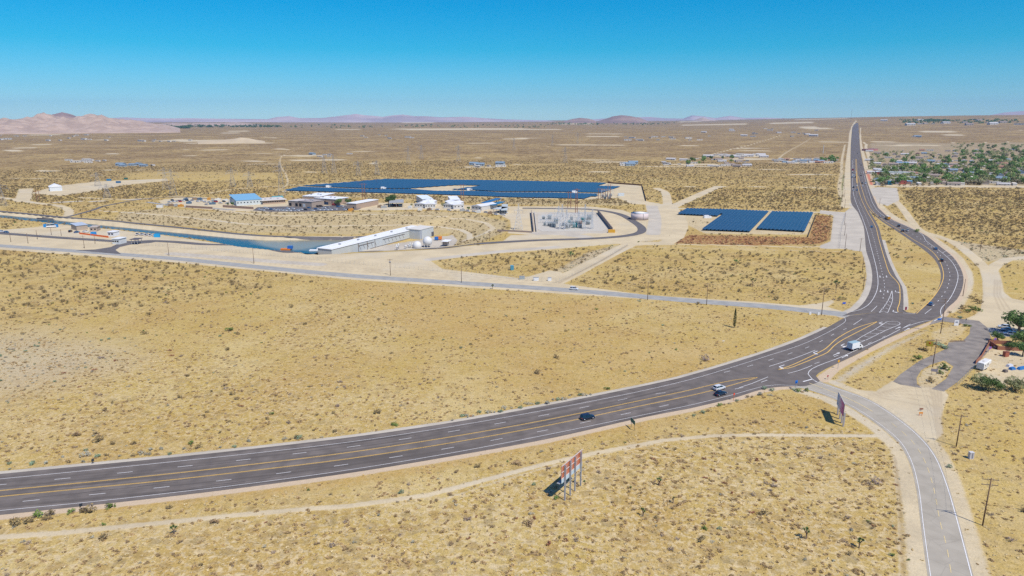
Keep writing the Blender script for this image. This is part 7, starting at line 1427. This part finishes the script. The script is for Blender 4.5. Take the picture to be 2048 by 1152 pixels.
cluster(1250, 1400, 274, 282, 14, 'row of far roofs in the middle of the plain', [2, 5, 2], (1.1, 1.9), 11); cluster(1822, 1850, 273, 275, 4, 'blue roofed farm above the town', [4, 2], (1.2, 1.8), 12); cluster(1730, 2040, 238, 252, 22, 'far settlement on the rise behind the town', [2, 5, 1, 0], (2.0, 3.6), 13); cluster(700, 900, 270, 278, 8, 'far roofs above the solar farm', [2, 5], (1.2, 1.8), 14); cluster(280, 400, 279, 284, 8, 'sheds of the sand pit', [2, 5], (1.2, 1.8), 15)
rr = random.Random(8)
for _ in range(26):
    x, y = rr.choice([(rr.uniform(1374, 1405), rr.uniform(320, 330)), (rr.uniform(1405, 1480), rr.uniform(317, 325)), (rr.uniform(1640, 1675), rr.uniform(319, 325))]); make_tree('leafy_tree', TT[rr.choice([0, 2, 3])], P(x, y), 'dark tree in the homestead clumps left of the highway', 'dark trees of the homesteads left of the highway', rr.uniform(.8, 1.4), rr.uniform(0, 6))
# the sand pit mound and the groves under the hills
M_PIT = mat('pale sand heap', (0.50, 0.40, 0.26), .95, var=.1, vscale=.02)
o = ridge('sand_mound', [(395, 282.5), (440, 280), (468, 277.5), (482, 275), (496, 276), (512, 279.5), (530, 282.5)], 2750, 60, M_PIT, .12, seed=12, ns=.01)
def grove(name, spans, label, n, hs, seed, mname='pine'):
    rg = random.Random(seed); mb = MB()
    for _ in range(n):
        x0, x1, y0, y1 = rg.choice(spans); b = P(rg.uniform(x0, x1), rg.uniform(y0, y1)); s = rg.uniform(*hs)
        for k in range(3): leaf_cloud(mb, rg, (b.x + rg.uniform(-.6, .6) * s, b.y + rg.uniform(-.5, .5) * s, b.z + s * rg.uniform(.35, .6)), (s * .55, s * .55, s * .45), 12, s * .22)
    o = mb.build(name, LM[mname]); tag(o, label, None, None, 'stuff')
grove('distant_grove', [(215, 330, 256, 260), (290, 345, 252, 257), (0, 210, 260.5, 262.5), (375, 470, 250, 255), (470, 560, 251, 255), (345, 380, 254, 257)], 'dark groves along the foot of the tan hills', 700, (9, 20), 4)
grove('farther_town_trees', [(1900, 2048, 288, 312), (1980, 2048, 300, 340), (1740, 1900, 305, 345), (1900, 2048, 330, 368), (1750, 1900, 340, 368), (1745, 1850, 330, 366)], 'smaller trees and bushes filling the gardens of the town', 480, (4, 7), 6, 'tree2')
grove('distant_orchard', [(560, 1100, 250, 256), (1100, 1350, 246, 250), (1800, 2040, 240, 247), (1840, 1900, 240, 243)], 'far dark tree belts on the plain', 420, (8, 16), 5)
for x, y, ty, l in ((1701, 245.5, 219, 'slender far mast beside the highway crest'),):
    b = P(x, y); h = min(150, max(30, top_height(b, ty))); t = empty('radio_mast', b, l, 'mast'); MB().tube((0, 0, 0), (0, 0, h), 1.2, .8, n=5).build('mast_shaft', M_LATT2, t)
b = P(1646, 307); t = empty('water_tower', b, 'thin white mast far left of the highway', 'mast'); MB().tube((0, 0, 0), (0, 0, 22), .8, .5, n=6).build('mast_shaft', M_LATT, t)
# things in the yard at the right edge
t = empty('rusty_pen', P(2020, 701), 'rusty metal pen between the trees at the right edge', 'pen', None, R(-10)); MB().box((0, 0, .8), (9, .15, 1.6)).build('panel', mat('rust orange fence', (.42, .15, .08), .8), t); MB().box((-4.4, 4, .8), (.15, 8, 1.6)).build('panel', mat('rust orange fence', (.42, .15, .08), .8), t); MB().box((0, 8, .8), (9, .15, 1.6)).build('panel', mat('rust orange fence', (.42, .15, .08), .8), t)
t = empty('red_cabinet', P(2011, 713), 'small brick red hut on the bare yard', 'hut', None, R(15)); MB().box((0, 0, 1.0), (1.9, 1.2, 1.9)).build('wall', mat('brick red paint', (.33, .10, .06), .7), t); MB().box((0, 0, 2.0), (2.1, 1.4, .12)).build('roof', mat('rust roof', (.22, .08, .05), .8), t)
for k, (x, y, w, c, l) in enumerate([(2024, 739, 2.4, (.03, .15, .38), 'blue tarp covered pile on the yard, left one'), (2044, 738, 4.5, (.03, .17, .42), 'long blue tarp covered pile at the right edge'), (2019, 733, 2.6, (.6, .6, .62), 'pale heap of household goods above the blue tarps'), (2010, 744, 1.6, (.16, .13, .11), 'dark tyre like planter on the bare yard'), (1991, 697, 2.2, (.10, .08, .08), 'dark shed box at the property entrance')]):
    o = MB().box((0, 0, .45), (w, 1.3, .9), tap=.75).build('covered_pile', mat('pile %d' % k, c, .7, var=.1), None, P(x, y), R(20)); tag(o, l, 'pile')
for x, y, l in ((1989, 685 - 1, 'purple banner by the property entrance, upper one'), (1979, 702, 'purple banner by the property entrance, lower one')):
    t = empty('banner', P(x, y + 3), l, 'banner', None, R(30)); MB().box((0, 0, 1.9), (1.8, .06, .8)).build('cloth', mat('purple cloth', (.22, .07, .38), .7), t); MB().tube((-.9, 0, 0), (-.9, 0, 2.4), .05, n=5).build('post', M_GALV, t); MB().tube((.9, 0, 0), (.9, 0, 2.4), .05, n=5).build('post', M_GALV, t)
o = MB().box((0, 0, .2), (6.5, .3, .4)).build('timber_kerb', M_WOOD2, None, P(1915, 683), R(2)); tag(o, 'low timber kerb at the edge of the driveway', 'kerb')
for o_ in HP:
    if o_.name not in _USED:
        for c in kids(o_): bpy.data.objects.remove(c)
        bpy.data.objects.remove(o_)
